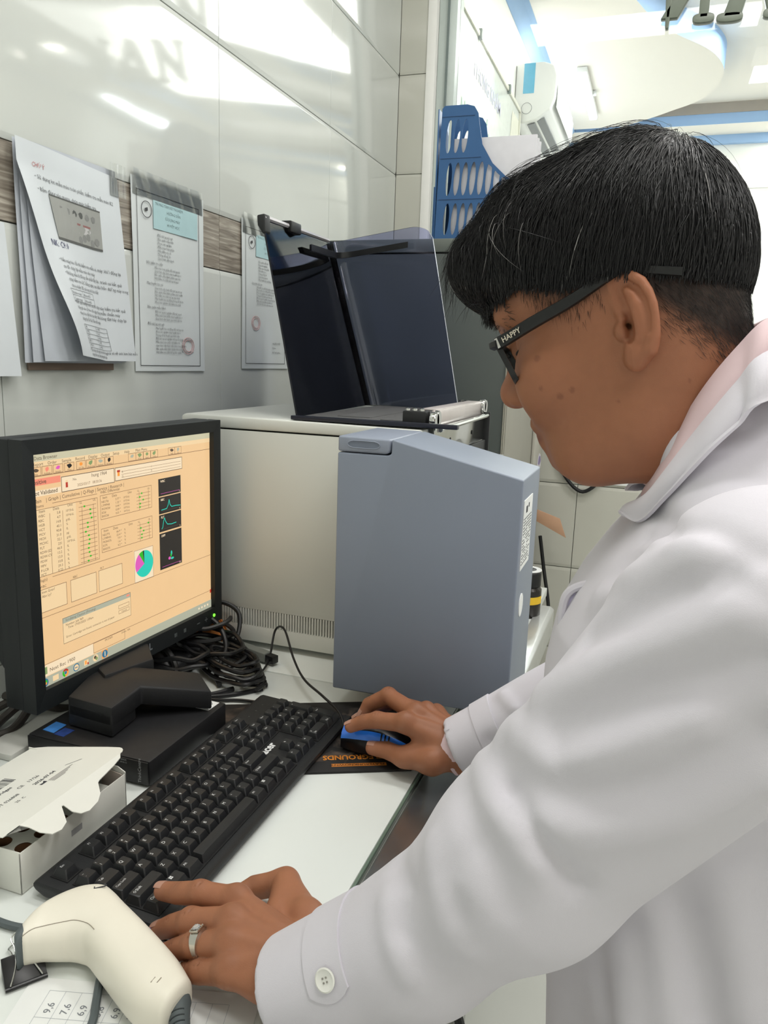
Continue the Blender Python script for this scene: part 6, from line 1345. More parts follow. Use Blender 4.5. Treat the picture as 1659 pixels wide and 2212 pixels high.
def head_field(q):
    a, b, c = q[:, 0], q[:, 1], q[:, 2]; ab = np.abs(b); m = np.stack([a, ab, c], 1)
    cc = np.clip(c, LOFT[0, 0], LOFT[-1, 0])
    xf, xb, w = [np.interp(cc, LOFT[:, 0], LOFT[:, k]).astype(f32) for k in (1, 2, 3)]
    xc = np.minimum(-0.004, (xf + xb) * 0.5 + 0.0); L = np.where(a > xc, xf - xc, xc - xb); pw = np.where(a > xc, 2.35, 2.1)
    f = ((ab / w) ** pw + (np.abs(a - xc) / L) ** pw) ** (1 / pw) - 1
    d = np.maximum(f * np.minimum(L, w) * 0.95, c - 0.10)
    d = np.maximum(d, -0.235 - c)
    d = smin(d, ell(q, (0.012, 0, 0.052), (0.0925, 0.0775, 0.080)), 0.012)
    d = smin(d, chain(m, [A(0.090, 0.040, 0.041), A(0.0975, 0.012, 0.040)], [0.0115, 0.0115]), 0.014)      # brow
    d = smin(d, ell(m, (0.074, 0.044, -0.020), (0.024, 0.025, 0.028)), 0.022)                                    # cheek
    d = smax(d, -ell(m, (0.1085, 0.034, 0.0145), (0.0125, 0.0195, 0.0115)), 0.016)                               # socket
    d = smin(d, ball(m, (0.0805, 0.0325, 0.0130), 0.0138), 0.004)                                                # lids
    d = smax(d, -chain(m, [A(0.0955, 0.022, 0.0092), A(0.0962, 0.0330, 0.0082), A(0.0850, 0.0475, 0.0110)], [0.0010, 0.0011, 0.0010]), 0.0016)
    d = smin(d, seg(m, A(0.0955, 0.030, -0.003), A(0.086, 0.046, 0.001), 0.0035, 0.003), 0.010)                  # pouch below the eye
    d = smin(d, chain(m, [A(0.1000, 0, 0.030), A(0.1055, 0, 0.006), A(0.1135, 0, -0.0140)], [0.0085, 0.0090, 0.0105]), 0.013)   # nose
    d = smin(d, ell(q, (0.1155, 0, -0.0190), (0.0132, 0.0135, 0.0125)), 0.009)
    d = smin(d, ell(m, (0.1065, 0.0125, -0.0235), (0.0115, 0.0075, 0.0088)), 0.006)
    d = smax(d, -ell(m, (0.1125, 0.0065, -0.0325), (0.0058, 0.0034, 0.0050)), 0.003)
    d = smax(d, -seg(m, A(0.1015, 0.0215, -0.0195), A(0.0960, 0.0245, -0.0330), 0.0012, 0.0012), 0.007)          # fold beside the nose
    d = smin(d, chain(m, [A(0.0860, 0.0235, -0.0550), A(0.0985, 0.011, -0.0505), A(0.1020, 0, -0.0500)], [0.0052, 0.0074, 0.0078]), 0.008)
    d = smin(d, chain(m, [A(0.0855, 0.0210, -0.0605), A(0.0955, 0.010, -0.0638), A(0.0985, 0, -0.0640)], [0.0055, 0.0082, 0.0085]), 0.007)
    d = smax(d, -chain(m, [A(0.0900, 0.0265, -0.0582), A(0.1010, 0.0130, -0.0570), A(0.1090, 0, -0.0566)], [0.0009, 0.0012, 0.0012]), 0.0032)
    d = smin(d, ell(q, (0.0780, 0, -0.0820), (0.0190, 0.0200, 0.0150)), 0.018)
    d = smin(d, seg(m, A(0.055, 0.040, -0.088), A(0.015, 0.052, -0.080), 0.022, 0.018), 0.03)                   # full jowl
    # ear (both sides)
    en = A(0.49, 0.872, 0.0)
    Rm = np.stack([A(0.872, -0.49, 0), en, A(0, 0, 1)])
    e = ell(m, (-0.0065, 0.0800, 0.0015), (0.0175, 0.0042, 0.0330), Rm)
    out = [A(0.0045, 0.0715, 0.0195), A(0.0030, 0.0745, 0.0270), A(-0.0040, 0.0770, 0.0302), A(-0.0110, 0.0800, 0.0282), A(-0.0165, 0.0835, 0.0222), A(-0.0192, 0.0860, 0.0140), A(-0.0200, 0.0868, 0.0050), A(-0.0180, 0.0868, -0.0060), A(-0.0150, 0.0862, -0.0165), A(-0.0105, 0.0848, -0.0245)]
    e = smin(e, chain(m, out, [0.0030, 0.0034, 0.0037, 0.0038, 0.0037, 0.0035, 0.0034, 0.0036, 0.0040, 0.0046]), 0.003)
    e = smin(e, chain(m, [A(-0.0085, 0.0805, 0.0180), A(-0.0100, 0.0832, 0.0080), A(-0.0082, 0.0838, -0.0030), A(-0.0050, 0.0828, -0.0130), A(-0.0005, 0.0805, -0.0165)], [0.0040, 0.0050, 0.0048, 0.0040, 0.0036]), 0.006)
    e = smin(e, ell(m, (0.0010, 0.0795, -0.0262), (0.0088, 0.0052, 0.0095), Rm), 0.006)
    e = smax(e, -ell(m, (0.0006, 0.0835, -0.0030), (0.0056, 0.0095, 0.0125)), 0.003)                            # bowl
    e = smax(e, -chain(m, [A(0.0010, 0.0795, 0.0240), A(-0.0008, 0.0820, 0.0150), A(-0.0030, 0.0840, 0.0050)], [0.0030, 0.0028, 0.0022]), 0.002)
    e = smax(e, -chain(m, [A(-0.0010, 0.0815, 0.0255), A(-0.0075, 0.0835, 0.0245), A(-0.0125, 0.0865, 0.0185), A(-0.0155, 0.0893, 0.0095), A(-0.0158, 0.0900, -0.0020), A(-0.0135, 0.0895, -0.0120)], [0.0022, 0.0024, 0.0024, 0.0022, 0.0018, 0.0014]), 0.0025)
    d = smin(d, e, 0.004)
    d = smax(d, -seg(m, A(0.0018, 0.090, -0.0035), A(0.0010, 0.068, -0.0030), 0.0030, 0.0022), 0.003)
    d = smin(d, ell(m, (0.0062, 0.0765, -0.0055), (0.0046, 0.0042, 0.0062)), 0.003)                               # tragus
    d = smin(d, seg(m, A(0.0055, 0.0735, 0.0165), A(0.0025, 0.0785, 0.0035), 0.0030, 0.0024), 0.004)
    return d
# ---- hands: joints in room coordinates (tip .. knuckle), wrist, forearm
LHJ = dict(I=[(-0.3801, 0.5244, -0.4830), (-0.3602, 0.5192, -0.4755), (-0.3358, 0.5165, -0.4670), (-0.2990, 0.5165, -0.4640)],
           M=[(-0.3685, 0.5024, -0.5030), (-0.3530, 0.4991, -0.4915), (-0.3291, 0.4916, -0.4740), (-0.2876, 0.4900, -0.4610)],
           R=[(-0.3496, 0.4802, -0.5035), (-0.3371, 0.4797, -0.4950), (-0.3140, 0.4737, -0.4780), (-0.2785, 0.4712, -0.4640)],
           P=[(-0.3256, 0.4650, -0.5045), (-0.3163, 0.4650, -0.4980), (-0.2994, 0.4600, -0.4870), (-0.2700, 0.4545, -0.4730)],
           T=[(-0.3290, 0.5650, -0.5045), (-0.3150, 0.5780, -0.4990), (-0.2850, 0.5835, -0.4880), (-0.2400, 0.5330, -0.4780)], W=(-0.2030, 0.4705, -0.4690), E=(-0.1280, 0.4685, -0.4140))
RHJ = dict(I=[(-0.3330, 0.8695, -0.4720), (-0.3154, 0.8690, -0.4615), (-0.2960, 0.8672, -0.4550), (-0.2560, 0.8585, -0.4470)],
           M=[(-0.3304, 0.9088, -0.4725), (-0.3240, 0.9125, -0.4580), (-0.2960, 0.9095, -0.4390), (-0.2480, 0.8800, -0.4430)],
           R=[(-0.3520, 0.9460, -0.5000), (-0.3360, 0.9480, -0.4880), (-0.3000, 0.9390, -0.4610), (-0.2400, 0.9000, -0.4480)],
           P=[(-0.3130, 0.9590, -0.5040), (-0.2980, 0.9570, -0.4960), (-0.2720, 0.9470, -0.4790), (-0.2310, 0.9180, -0.4570)],
           T=[(-0.3000, 0.8635, -0.4930), (-0.2790, 0.8605, -0.4900), (-0.2520, 0.8480, -0.4880), (-0.2150, 0.8440, -0.4830)], W=(-0.180, 0.876, -0.4760), E=(-0.110, 0.896, -0.430))
def hand_field(p, J):
    RR = dict(I=(0.0082, 0.0096, 0.0106, 0.0118), M=(0.0082, 0.0098, 0.0108, 0.0122), R=(0.0080, 0.0093, 0.0102, 0.0116), P=(0.0072, 0.0083, 0.0092, 0.0108), T=(0.0090, 0.0112, 0.0116, 0.0150))
    W = A(*J['W']); d = None; pal = None
    for f in 'IMRP':
        j = [A(*x) for x in J[f]]; r = RR[f]
        e = chain(p, j, r)
        e = smin(e, ball(p, j[2] + A(0, 0, 0.0012), r[2] * 0.97), 0.004)
        for i_, (dd, rr) in enumerate(((1, 0.0009), (2, 0.0011))):       # knuckle creases
            ax = j[dd - 1] - j[dd]; ax = ax / np.linalg.norm(ax); sd = np.cross(ax, A(0, 0, 1)); sd /= np.linalg.norm(sd)
            for k in (-0.0016, 0.0018):
                top = j[dd] + A(0, 0, r[dd] * 1.0) + ax * k
                e = smax(e, -seg(p, top - sd * 0.006, top + sd * 0.006, 0.00045, 0.00045), 0.0012)
        # nail: a shallow seat at the fingertip back
        d = e if d is None else np.minimum(d, e)
        wr = W + (j[3] - A(*J['M'][3])) * 0.45
        g = seg(p, j[3], wr, r[3] * 0.98, 0.0165); pal = g if pal is None else smin(pal, g, 0.012)
    pal = smin(pal, seg(p, A(*J['P'][3]) * 0.55 + W * 0.45 - A(0, 0, 0.006), W - A(0, 0, 0.004), 0.0135, 0.0150), 0.012)
    d = smin(d, pal, 0.0065)
    t = [A(*x) for x in J['T']]
    th = chain(p, t, RR['T']); th = smin(th, seg(p, t[3], W * 0.75 + t[3] * 0.25, 0.0150, 0.0165), 0.012)
    th = smin(th, seg(p, t[2], A(*J['I'][3]) * 0.6 + W * 0.4 - A(0, 0, 0.006), 0.0085, 0.010), 0.014)
    d = smin(d, th, 0.009)
    for f in 'IMRP':
        k3 = A(*J[f][3]); d = smin(d, ball(p, k3 + A(0, 0, 0.0032), RR[f][3] * 0.80), 0.008)
        d = smin(d, seg(p, k3 + A(0, 0, RR[f][3] * 0.82), W * 0.55 + k3 * 0.45 + A(0, 0, 0.0125), 0.0022, 0.0015), 0.008)
    d = smin(d, seg(p, W, A(*J['E']), 0.0275, 0.0285), 0.02)
    return d
SKIN = (156, 104, 76)
def skin_mat():
    m = mat('brown_skin', SKIN, rough=0.5, spec=0.4, var=0.035, vscale=120, bump=0.18, bscale=1100, attr='tone', sss=0.12, bdist=0.0005)
    return m
SKM = skin_mat()
base_c = np.array(lin(SKIN), f32)
man = thing('person', 'man in white lab coat bending over the desk, one hand on the blue mouse', 'person', (0.12, 0.66, -H))
# body surface: head and neck, trunk under the clothes, both hands, merged in one mesh
PH, FH = mesh_field(lambda p: head_field(to_head(p)), HO - A(0.155, 0.125, 0.185), HO + A(0.125, 0.125, 0.155), 0.0016, slack=2.2)
qh = to_head(PH)
def head_tone(q):
    a, b, c = q[:, 0], np.abs(q[:, 1]), q[:, 2]; n = len(a); col = np.tile(base_c, (n, 1))
    def mixc(mask, rgb): nonlocal col; col = col * (1 - mask[:, None]) + np.array(lin(rgb), f32) * mask[:, None]
    lipu = sstep(0.0065 - np.abs(line_dist(np.stack([a, b, c], 1), [A(0.0885, 0.0235, -0.0566), A(0.104, 0.010, -0.0535), A(0.109, 0, -0.0530)])), 0.000, 0.0035)
    lipl = sstep(0.0085 - np.abs(line_dist(np.stack([a, b, c], 1), [A(0.0880, 0.0225, -0.0592), A(0.103, 0.010, -0.0615), A(0.106, 0, -0.0620)])), 0.000, 0.0035)
    mixc(np.maximum(lipu, lipl) * 0.75, (118, 70, 62))
    mixc(sstep(0.020 - np.linalg.norm(np.stack([a - 0.116, b, c + 0.019], 1), axis=1), 0, 0.016) * 0.35, (168, 106, 90))
    mixc(sstep(c, -0.115, -0.055) * sstep(a, 0.055, 0.09) * sstep(-c, 0.030, 0.045) * 0.10, (92, 70, 60))          # shaved area
    line = np.where(a < 0, 0.030 + a * 1.15, np.where(a < 0.04, 0.030, np.where(a < 0.068, 0.030 + (a - 0.04) * 0.65, 0.0485)))
    scalp = sstep(c - line, -0.012, 0.014) * ~((b > 0.0755) & (a < 0.007) & (a > -0.03) & (c < 0.0345))
    scalp = np.where((a > 0.07) & (b < 0.045), sstep(c, 0.075, 0.095), scalp)
    mixc(scalp * 0.92, (34, 30, 29))
    ear = (b > 0.0765) & (a < 0.006) & (a > -0.028) & (c < 0.036) & (c > -0.04); mixc(ear * 0.25, (176, 112, 84))
    for (ma, mb_, mc, r_) in ((0.0715, 0.05, -0.003, 0.0026), (0.052, 0.06, -0.034, 0.0022), (0.062, 0.06, -0.036, 0.0024), (0.021, 0.062, -0.052, 0.0013), (0.074, 0.05, -0.026, 0.0018), (-0.028, 0.06, -0.052, 0.0011)):
        mixc((q[:, 1] > 0) * sstep(r_ * 1.3 - np.hypot(a - ma, c - mc), 0, r_ * 0.6) * 0.45, (104, 66, 50))
    return col
ch = head_tone(qh)
def hand_mesh(J, lo, hi):
    P, F = mesh_field(lambda p: hand_field(p, J), lo, hi, 0.0013, slack=1.8)
    col = np.tile(base_c, (len(P), 1)); kn = np.zeros(len(P), f32)
    for f in 'IMRPT':
        for i in (1, 2):
            r_ = np.linalg.norm(P - A(*J[f][i]) - A(0, 0, 0.006), axis=1); kn = np.maximum(kn, sstep(0.011 - r_, 0, 0.008))
    for f in 'IMRP': kn = np.maximum(kn, 0.6 * sstep(0.014 - np.linalg.norm(P - A(*J[f][3]) - A(0, 0, 0.01), axis=1), 0, 0.01))
    col = col * (1 - 0.22 * kn[:, None]); tipm = np.zeros(len(P), f32)
    for f in 'IMRPT': tipm = np.maximum(tipm, sstep(0.0165 - np.linalg.norm(P - A(*J[f][0]), axis=1), 0, 0.008))
    col = col * (1 - 0.35 * tipm[:, None]) + np.array(lin((178, 126, 104)), f32) * 0.35 * tipm[:, None]
    return P, F, col
PL, FL, cl_ = hand_mesh(LHJ, (-0.405, 0.425, -0.525), (-0.125, 0.615, -0.415))
PR, FR, cr_ = hand_mesh(RHJ, (-0.375, 0.815, -0.525), (-0.115, 0.985, -0.405))
def trunk_field(p):
    d = seg(p, A(0.052, 0.66, -0.03), A(0.085, 0.66, -0.12), 0.048, 0.075)
    d = smin(d, ell(p, (0.085, 0.66, -0.23), (0.105, 0.160, 0.16)), 0.05); d = smin(d, ell(p, (0.075, 0.66, -0.42), (0.105, 0.150, 0.20)), 0.05); d = smin(d, ell(p, (0.10, 0.66, -0.58), (0.11, 0.155, 0.12)), 0.05)
    for s, J, el in ((-1, LHJ, (-0.045, 0.462, -0.320)), (1, RHJ, (0.030, 0.930, -0.345))):
        sh = (0.085, 0.66 + s * 0.165, -0.145); E_ = J['E']
        d = smin(d, seg(p, A(*sh), A(*el), 0.048, 0.040), 0.04); d = smin(d, seg(p, A(*el), A(*E_), 0.040, 0.029), 0.02)
    return d
PT_, FT = mesh_field(trunk_field, (-0.20, 0.38, -0.72), (0.24, 0.99, 0.02), 0.008, slack=1.8)
ct_ = np.tile(base_c, (len(PT_), 1))
Pb = np.concatenate([PH, PL, PR, PT_]); n1, n2, n3 = len(PH), len(PH) + len(PL), len(PH) + len(PL) + len(PR)
Fb = np.concatenate([FH, FL + n1, FR + n2, FT + n3])
body = link('body', field_mesh('body', Pb, Fb, [SKM], np.concatenate([ch, cl_, cr_, ct_])), man)

# nails
NAIL = mat('finger_nail', (186, 142, 124), rough=0.3, spec=0.5)
def nail(J, f, wid, ln):
    j = [np.array(x) for x in J[f]]; ax = j[0] - j[1]; ax /= np.linalg.norm(ax)
    up = np.array([0, 0, 1.0]); up -= ax * (up @ ax); up /= np.linalg.norm(up); sd = np.cross(ax, up); r_ = dict(I=.0082, M=.0082, R=.0080, P=.0072, T=.0090)[f]
    def fn(u, v):
        x = (u - 0.5) * 2; ang = x * wid; lx = (v - 0.42) * ln * (1.0 if v < 0.75 else 1.0 - 0.10 * x * x)
        rr = (r_ + 0.0006) * (1 - 0.12 * max(0, v - 0.5))
        q = j[0] + ax * (lx - 0.001) + (up * math.cos(ang) + sd * math.sin(ang)) * rr
        return q.tolist()
    return MB().grid(fn, 9, 7).build('nail', NAIL, man, 1.2)
for f in 'IMRPT': nail(LHJ, f, 0.75, 0.0115)
for f in 'IMRPT': nail(RHJ, f, 0.75, 0.0115)
# eyes and lashes
for s in (1, -1):
    ec = h2w(0.0812, 0.0325 * s, 0.0120)
    ey = MB().lathe([(0.0128 * math.sin(PI * k / 12) + 1e-5, -0.0128 * math.cos(PI * k / 12)) for k in range(13)], ec, axis=tuple((HA * 0.97 - HC * 0.22).tolist()), n=20).build('eye', mat('eye_white', (214, 206, 198), rough=0.15) if s == 1 else MATS['eye_white'], man, 1.2)
    iris = MB().lathe([(1e-5, 0.0130), (0.0058, 0.0117), (0.0060, 0.0112)], ec, axis=tuple((HA * 0.97 - HC * 0.22).tolist()), n=20); sub(ey, 'iris', iris, mat('iris_brown', (32, 20, 16), rough=0.1) if s == 1 else MATS['iris_brown'])
    MB().tube(catmull([h2w(0.0940, 0.021 * s, 0.0098), h2w(0.0967, 0.0300 * s, 0.0090), h2w(0.0930, 0.0400 * s, 0.0098), h2w(0.0845, 0.0480 * s, 0.0118)], 6), [0.0005] + [0.0009] * 17 + [0.0004], 6).build('lash_line', mat('lash_black', (24, 19, 18), rough=0.6) if s == 1 else MATS['lash_black'], man)
# ------------------------------------------------------------------ lab coat
TORSO = np.array([  # z, centre x, half depth, half width
    (0.00, 0.060, 0.050, 0.055), (-0.04, 0.062, 0.066, 0.085), (-0.07, 0.068, 0.066, 0.126), (-0.10, 0.074, 0.074, 0.160), (-0.12, 0.077, 0.089, 0.172), (-0.14, 0.079, 0.106, 0.182), (-0.17, 0.081, 0.127, 0.186), (-0.20, 0.083, 0.143, 0.188), (-0.24, 0.086, 0.152, 0.187), (-0.30, 0.088, 0.155, 0.185), (-0.38, 0.094, 0.156, 0.182),
    (-0.50, 0.104, 0.150, 0.185), (-0.62, 0.114, 0.150, 0.190), (-0.76, 0.122, 0.155, 0.198), (-0.92, 0.126, 0.165, 0.210)], f32)[::-1]
SL, EL, ML, CL = A(0.0750, 0.4615, -0.1360), A(-0.0507, 0.4620, -0.3180), A(-0.1174, 0.4690, -0.4060), A(-0.2230, 0.4620, -0.4760)
SR, ER, CR_ = A(0.092, 0.850, -0.150), A(0.030, 0.930, -0.345), A(-0.1930, 0.8720, -0.4760)
def coat_base(p):
    z = np.clip(p[:, 2], TORSO[0, 0], TORSO[-1, 0]); cx, hx, hy = [np.interp(z, TORSO[:, 0], TORSO[:, k]).astype(f32) for k in (1, 2, 3)]
    f = ((np.abs(p[:, 0] - cx) / hx) ** 2.5 + (np.abs(p[:, 1] - 0.66) / hy) ** 2.5) ** 0.4 - 1
    d = f * np.minimum(hx, hy) * 0.9
    d = np.maximum(d, p[:, 2] - 0.005)
    sl = smin(smin(seg(p, SL, EL, 0.0764, 0.0605), seg(p, EL, ML, 0.0605, 0.0495), 0.02), seg(p, ML, CL + (CL - ML) * 0.2, 0.0495, 0.0355), 0.02)
    sr = smin(seg(p, SR, ER, 0.072, 0.060), seg(p, ER, CR_ + (CR_ - ER) * 0.08, 0.060, 0.0385), 0.03)
    # flat cuffs
    aL = (CL - ML) / np.linalg.norm(CL - ML); aR = (CR_ - ER) / np.linalg.norm(CR_ - ER)
    sl = smax(sl, (p - CL) @ aL, 0.004); sr = smax(sr, (p - CR_) @ aR, 0.004)
    return smin(smin(d, sl, 0.022), sr, 0.03)

FOLDS = [(-0.0075, 0.013, [[-0.0341, 0.4143, -0.2087], [0.0023, 0.4019, -0.1726], [0.0325, 0.3927, -0.1506], [0.0595, 0.3868, -0.1352]]),
    (-0.006, 0.015, [[-0.0648, 0.4328, -0.2364], [-0.0363, 0.4064, -0.2337], [-0.0059, 0.3956, -0.2262], [0.0274, 0.3914, -0.2081], [0.0644, 0.389, -0.1748]]),
    (-0.0075, 0.009, [[-0.1425, 0.8406, -0.4417], [-0.0551, 0.414, -0.2482], [-0.033, 0.3991, -0.2662], [-0.0161, 0.3986, -0.2847]]),
    (0.005, 0.01, [[-0.0834, 0.4572, -0.2529], [-0.0609, 0.4127, -0.2609], [-0.0372, 0.399, -0.279]]),
    (-0.004, 0.011, [[-0.0899, 0.4363, -0.2691], [-0.0661, 0.405, -0.2848], [-0.0507, 0.3966, -0.3081]]),
    (0.0075, 0.013, [[-0.0455, 0.4435, -0.195], [-0.0252, 0.4265, -0.1742], [0.0098, 0.4068, -0.1446], [0.0497, 0.392, -0.1163]]),
    (0.006, 0.014, [[-0.0687, 0.4517, -0.2309], [-0.0325, 0.4085, -0.2197], [-0.0012, 0.3975, -0.1991], [0.0348, 0.3899, -0.1738]]),
    (-0.006, 0.01, [[-0.0226, 0.4451, -0.1551], [-0.0056, 0.4281, -0.1385], [0.0142, 0.4162, -0.1189], [0.0424, 0.4036, -0.0982]]),
    (0.005, 0.012, [[-0.0212, 0.5414, -0.1584], [0.0015, 0.445, -0.1139], [0.0276, 0.4185, -0.0939]]),
    (0.006, 0.014, [[-0.0421, 0.4036, -0.2567], [-0.004, 0.3951, -0.2476], [0.0297, 0.3946, -0.2306], [0.0679, 0.3954, -0.1985]]),
    (-0.0045, 0.01, [[-0.1385, 0.462, -0.3454], [-0.1197, 0.4288, -0.342], [-0.1212, 0.4213, -0.3644]]),
    (0.004, 0.01, [[-0.1378, 0.4366, -0.3598], [-0.1267, 0.4202, -0.3756], [-0.1146, 0.4141, -0.391]]),
    (-0.0035, 0.01, [[-0.0801, 0.4115, -0.2866], [-0.0916, 0.4108, -0.3114], [-0.0834, 0.4047, -0.3254]]),
    (0.0035, 0.012, [[-0.1076, 0.4298, -0.3056], [-0.1002, 0.4165, -0.3177], [-0.0909, 0.4092, -0.3456], [-0.075, 0.4065, -0.3548]]),
    (-0.004, 0.01, [[0.0008, 0.5021, -0.4196], [0.0059, 0.4996, -0.4389], [0.0107, 0.4972, -0.4562]]),
    (0.004, 0.012, [[0.014, 0.4925, -0.3853], [0.0192, 0.4907, -0.4078], [0.0239, 0.4894, -0.4423]]),
    (-0.005, 0.014, [[0.0478, 0.4794, -0.3402], [0.0601, 0.4793, -0.3776], [0.0697, 0.4779, -0.4153]]),
    (0.004, 0.014, [[0.0343, 0.4827, -0.3467], [0.0442, 0.4821, -0.3887], [0.0507, 0.4805, -0.4245]]),
    (0.004, 0.016, [[0.0692, 0.4756, -0.3114], [0.0826, 0.477, -0.3582], [0.0935, 0.4772, -0.4061]]),
    (-0.0035, 0.008, [[0.0054, 0.5483, -0.1135], [0.0207, 0.4398, -0.0866], [0.0335, 0.4253, -0.0828], [0.0459, 0.4119, -0.0854], [0.058, 0.4032, -0.0895]]),
    (0.003, 0.01, [[0.0059, 0.5395, -0.1181], [0.0209, 0.432, -0.0906], [0.0336, 0.4191, -0.0874], [0.0461, 0.4074, -0.0903], [0.0582, 0.3991, -0.095]]),
    (-0.003, 0.008, [[0.0097, 0.5637, -0.0962], [0.0161, 0.5405, -0.1011], [0.0164, 0.4431, -0.0904]]),
    (0.0045, 0.008, [[-0.1394, 0.8749, -0.3937], [-0.1216, 0.8562, -0.4002], [-0.0593, 0.4432, -0.2187]])]

CLOTH = mat('coat_white_lilac', (214, 211, 219), rough=0.85, spec=0.2, var=0.012, vscale=9, bump=0.22, bscale=1700, sheen=0.15, bdist=0.0004)
CLOTH2 = mat('coat_facing_shaded', (190, 184, 210), rough=0.85, spec=0.2, var=0.012, vscale=9, bump=0.2, bscale=1700, bdist=0.0004)  # coat cloth with the turned front's own shade painted in as darker lilac
SHIRT = mat('pale_pink_shirt', (222, 198, 202), rough=0.8, spec=0.2, var=0.01, bump=0.15, bscale=2000, bdist=0.0003)
_aL = (CL - ML) / np.linalg.norm(CL - ML); _aR = (CR_ - ER) / np.linalg.norm(CR_ - ER)
def coat_field(p, folds=True):
    d = coat_base(p)
    if folds:
        near = np.abs(d) < 0.05
        if near.any():
            q = p[near]; s = np.zeros(len(q), f32)
            for amp, wd, pts in FOLDS: s += amp * np.exp(-(line_dist(q, [A(*v) for v in pts]) / wd) ** 2)
            z = q[:, 2]; lower = sstep(-z, 0.30, 0.55)                      # soft hanging folds of the skirt
            ang = np.arctan2(q[:, 1] - 0.66, q[:, 0] - 0.1); s += lower * 0.004 * np.sin(ang * 9 + 1.5 * np.sin(ang * 3))
            dd = d.copy(); dd[near] -= s.astype(f32); d = dd
    d = smax(d, -seg(p, CL - _aL * 0.030, CL + _aL * 0.05, 0.0318, 0.0318), 0.002)
    d = smax(d, -seg(p, CR_ - _aR * 0.030, CR_ + _aR * 0.05, 0.0328, 0.0328), 0.002)
    d = smax(d, -seg(p, A(0.055, 0.66, -0.055), A(0.045, 0.66, 0.08), 0.058, 0.085), 0.008)    # neck opening
    return d
PC, FC = mesh_field(coat_field, (-0.275, 0.355, -0.93), (0.31, 1.02, 0.02), 0.0042, slack=2.0)
coat = link('lab_coat', field_mesh('lab_coat', PC, FC, [CLOTH]), man)
def on_coat(c, direction, out=0.0):
    """first coat surface met coming from outside towards c against direction"""
    c = np.asarray(c, f32); u = np.asarray(direction, f32); u = u / np.linalg.norm(u); t = 0.13
    for _ in range(60):
        p = (c + u * t).astype(f32); s = float(coat_field(p[None])[0])
        if s < 0.0002: break
        t -= max(s * 0.7, 0.0002)
        if t < 0.01: break
    return Vector((c + u * (t + out)).tolist())
def thick(b, rows, th, mi=0):
    """rows of points -> a thin closed sheet"""
    nv, nu = len(rows), len(rows[0]); nr = [[None] * nu for _ in range(nv)]
    for j in range(nv):
        for i in range(nu):
            a = rows[j][min(i + 1, nu - 1)] - rows[j][max(i - 1, 0)]; c = rows[min(j + 1, nv - 1)][i] - rows[max(j - 1, 0)][i]
            n_ = a.cross(c); nr[j][i] = n_.normalized() if n_.length > 1e-12 else Vector((0, 0, 1))
    P = [p for r in rows for p in r] + [rows[j][i] - nr[j][i] * th for j in range(nv) for i in range(nu)]; n = nu * nv; F = []
    for j in range(nv - 1):
        for i in range(nu - 1): q = (j * nu + i, j * nu + i + 1, (j + 1) * nu + i + 1, (j + 1) * nu + i); F += [q, tuple(n + k for k in q[::-1])]
    for j in range(nv - 1):
        for i in (0, nu - 1): a, c = j * nu + i, (j + 1) * nu + i; F.append((a, c, n + c, n + a))
    for i in range(nu - 1):
        for j in (0, nv - 1): a, c = j * nu + i, j * nu + i + 1; F.append((a, c, n + c, n + a))
    return b.add(P, F, mi)
def cuff_frame(c, ax):
    v = -np.array(c); v = v - ax * (v @ ax); v /= np.linalg.norm(v); up = np.cross(v, ax); up = up if up[2] > 0 else -up
    return v, up
def cuff_band(name, C0, ax, t0, t1, a0, a1, tip=0.0, n=40, out=0.0016):
    v, up = cuff_frame(C0, ax); rows = []
    for k in range(7):
        row = []
        for i in range(n):
            f = i / (n - 1); ang = math.radians(a0 + (a1 - a0) * f); s = (k / 6 - 0.5) * 2
            t = t0 + (t1 - t0) * k / 6
            if tip and f > 0.88: ang = math.radians(a0 + (a1 - a0) * (0.88 + (f - 0.88) * (1 - 0.55 * s * s)))
            c = np.array(C0) - ax * t
            row.append(on_coat(c, v * math.cos(ang) + up * math.sin(ang), out))
        rows.append(row)
    return thick(MB(), rows, 0.0016).build(name, CLOTH, coat, 0.9)
near_band = cuff_band('cuff_strap', CL, _aL, 0.050, 0.084, 108, -24, tip=1)
v_, up_ = cuff_frame(CL, _aL); ang = math.radians(-5); bd = v_ * math.cos(ang) + up_ * math.sin(ang)
bp_ = on_coat(CL - _aL * 0.069, bd, 0.0018)
bn = Vector((bd).tolist())
btn = MB().lathe([(0.0001, 0.0004), (0.0066, 0.0004), (0.0076, 0.0010), (0.0080, 0.0024), (0.0070, 0.0030), (0.0056, 0.0022), (0.0001, 0.0020)], bp_, axis=bn, n=28).build('button', mat('button_white', (232, 232, 226), rough=0.25), coat, 0.9)
hx_ = Vector(_aL.tolist()); hy_ = bn.cross(hx_)
for i in (-1, 1):
    for j in (-1, 1): sub(btn, 'thread_hole', MB().lathe([(0.0007, 0.0020), (0.0007, 0.0026), (0.0001, 0.0026)], bp_ + hx_ * 0.0014 * i + hy_ * 0.0014 * j, axis=bn, n=8), mat('thread_grey', (150, 148, 140), rough=0.8) if 'thread_grey' not in MATS else MATS['thread_grey'])
cuff_band('cuff_strap', CR_, _aR, 0.040, 0.066, 150, -150, n=36)
# shirt cuff at the far wrist
tc_ = CR_ + _aR * 0.0085; v_, up_ = cuff_frame(CR_, _aR); rows = []
for k in range(6):
    c = CR_ - _aR * 0.02 + _aR * (0.0305 * k / 5); r_ = 0.0318 - 0.0004 * k
    rows.append([Vector((c + (v_ * math.cos(2 * PI * i / 32) + up_ * math.sin(2 * PI * i / 32)) * r_).tolist()) for i in range(33)])
thick(MB(), rows, 0.0012).build('shirt_cuff', SHIRT, man, 0.9)
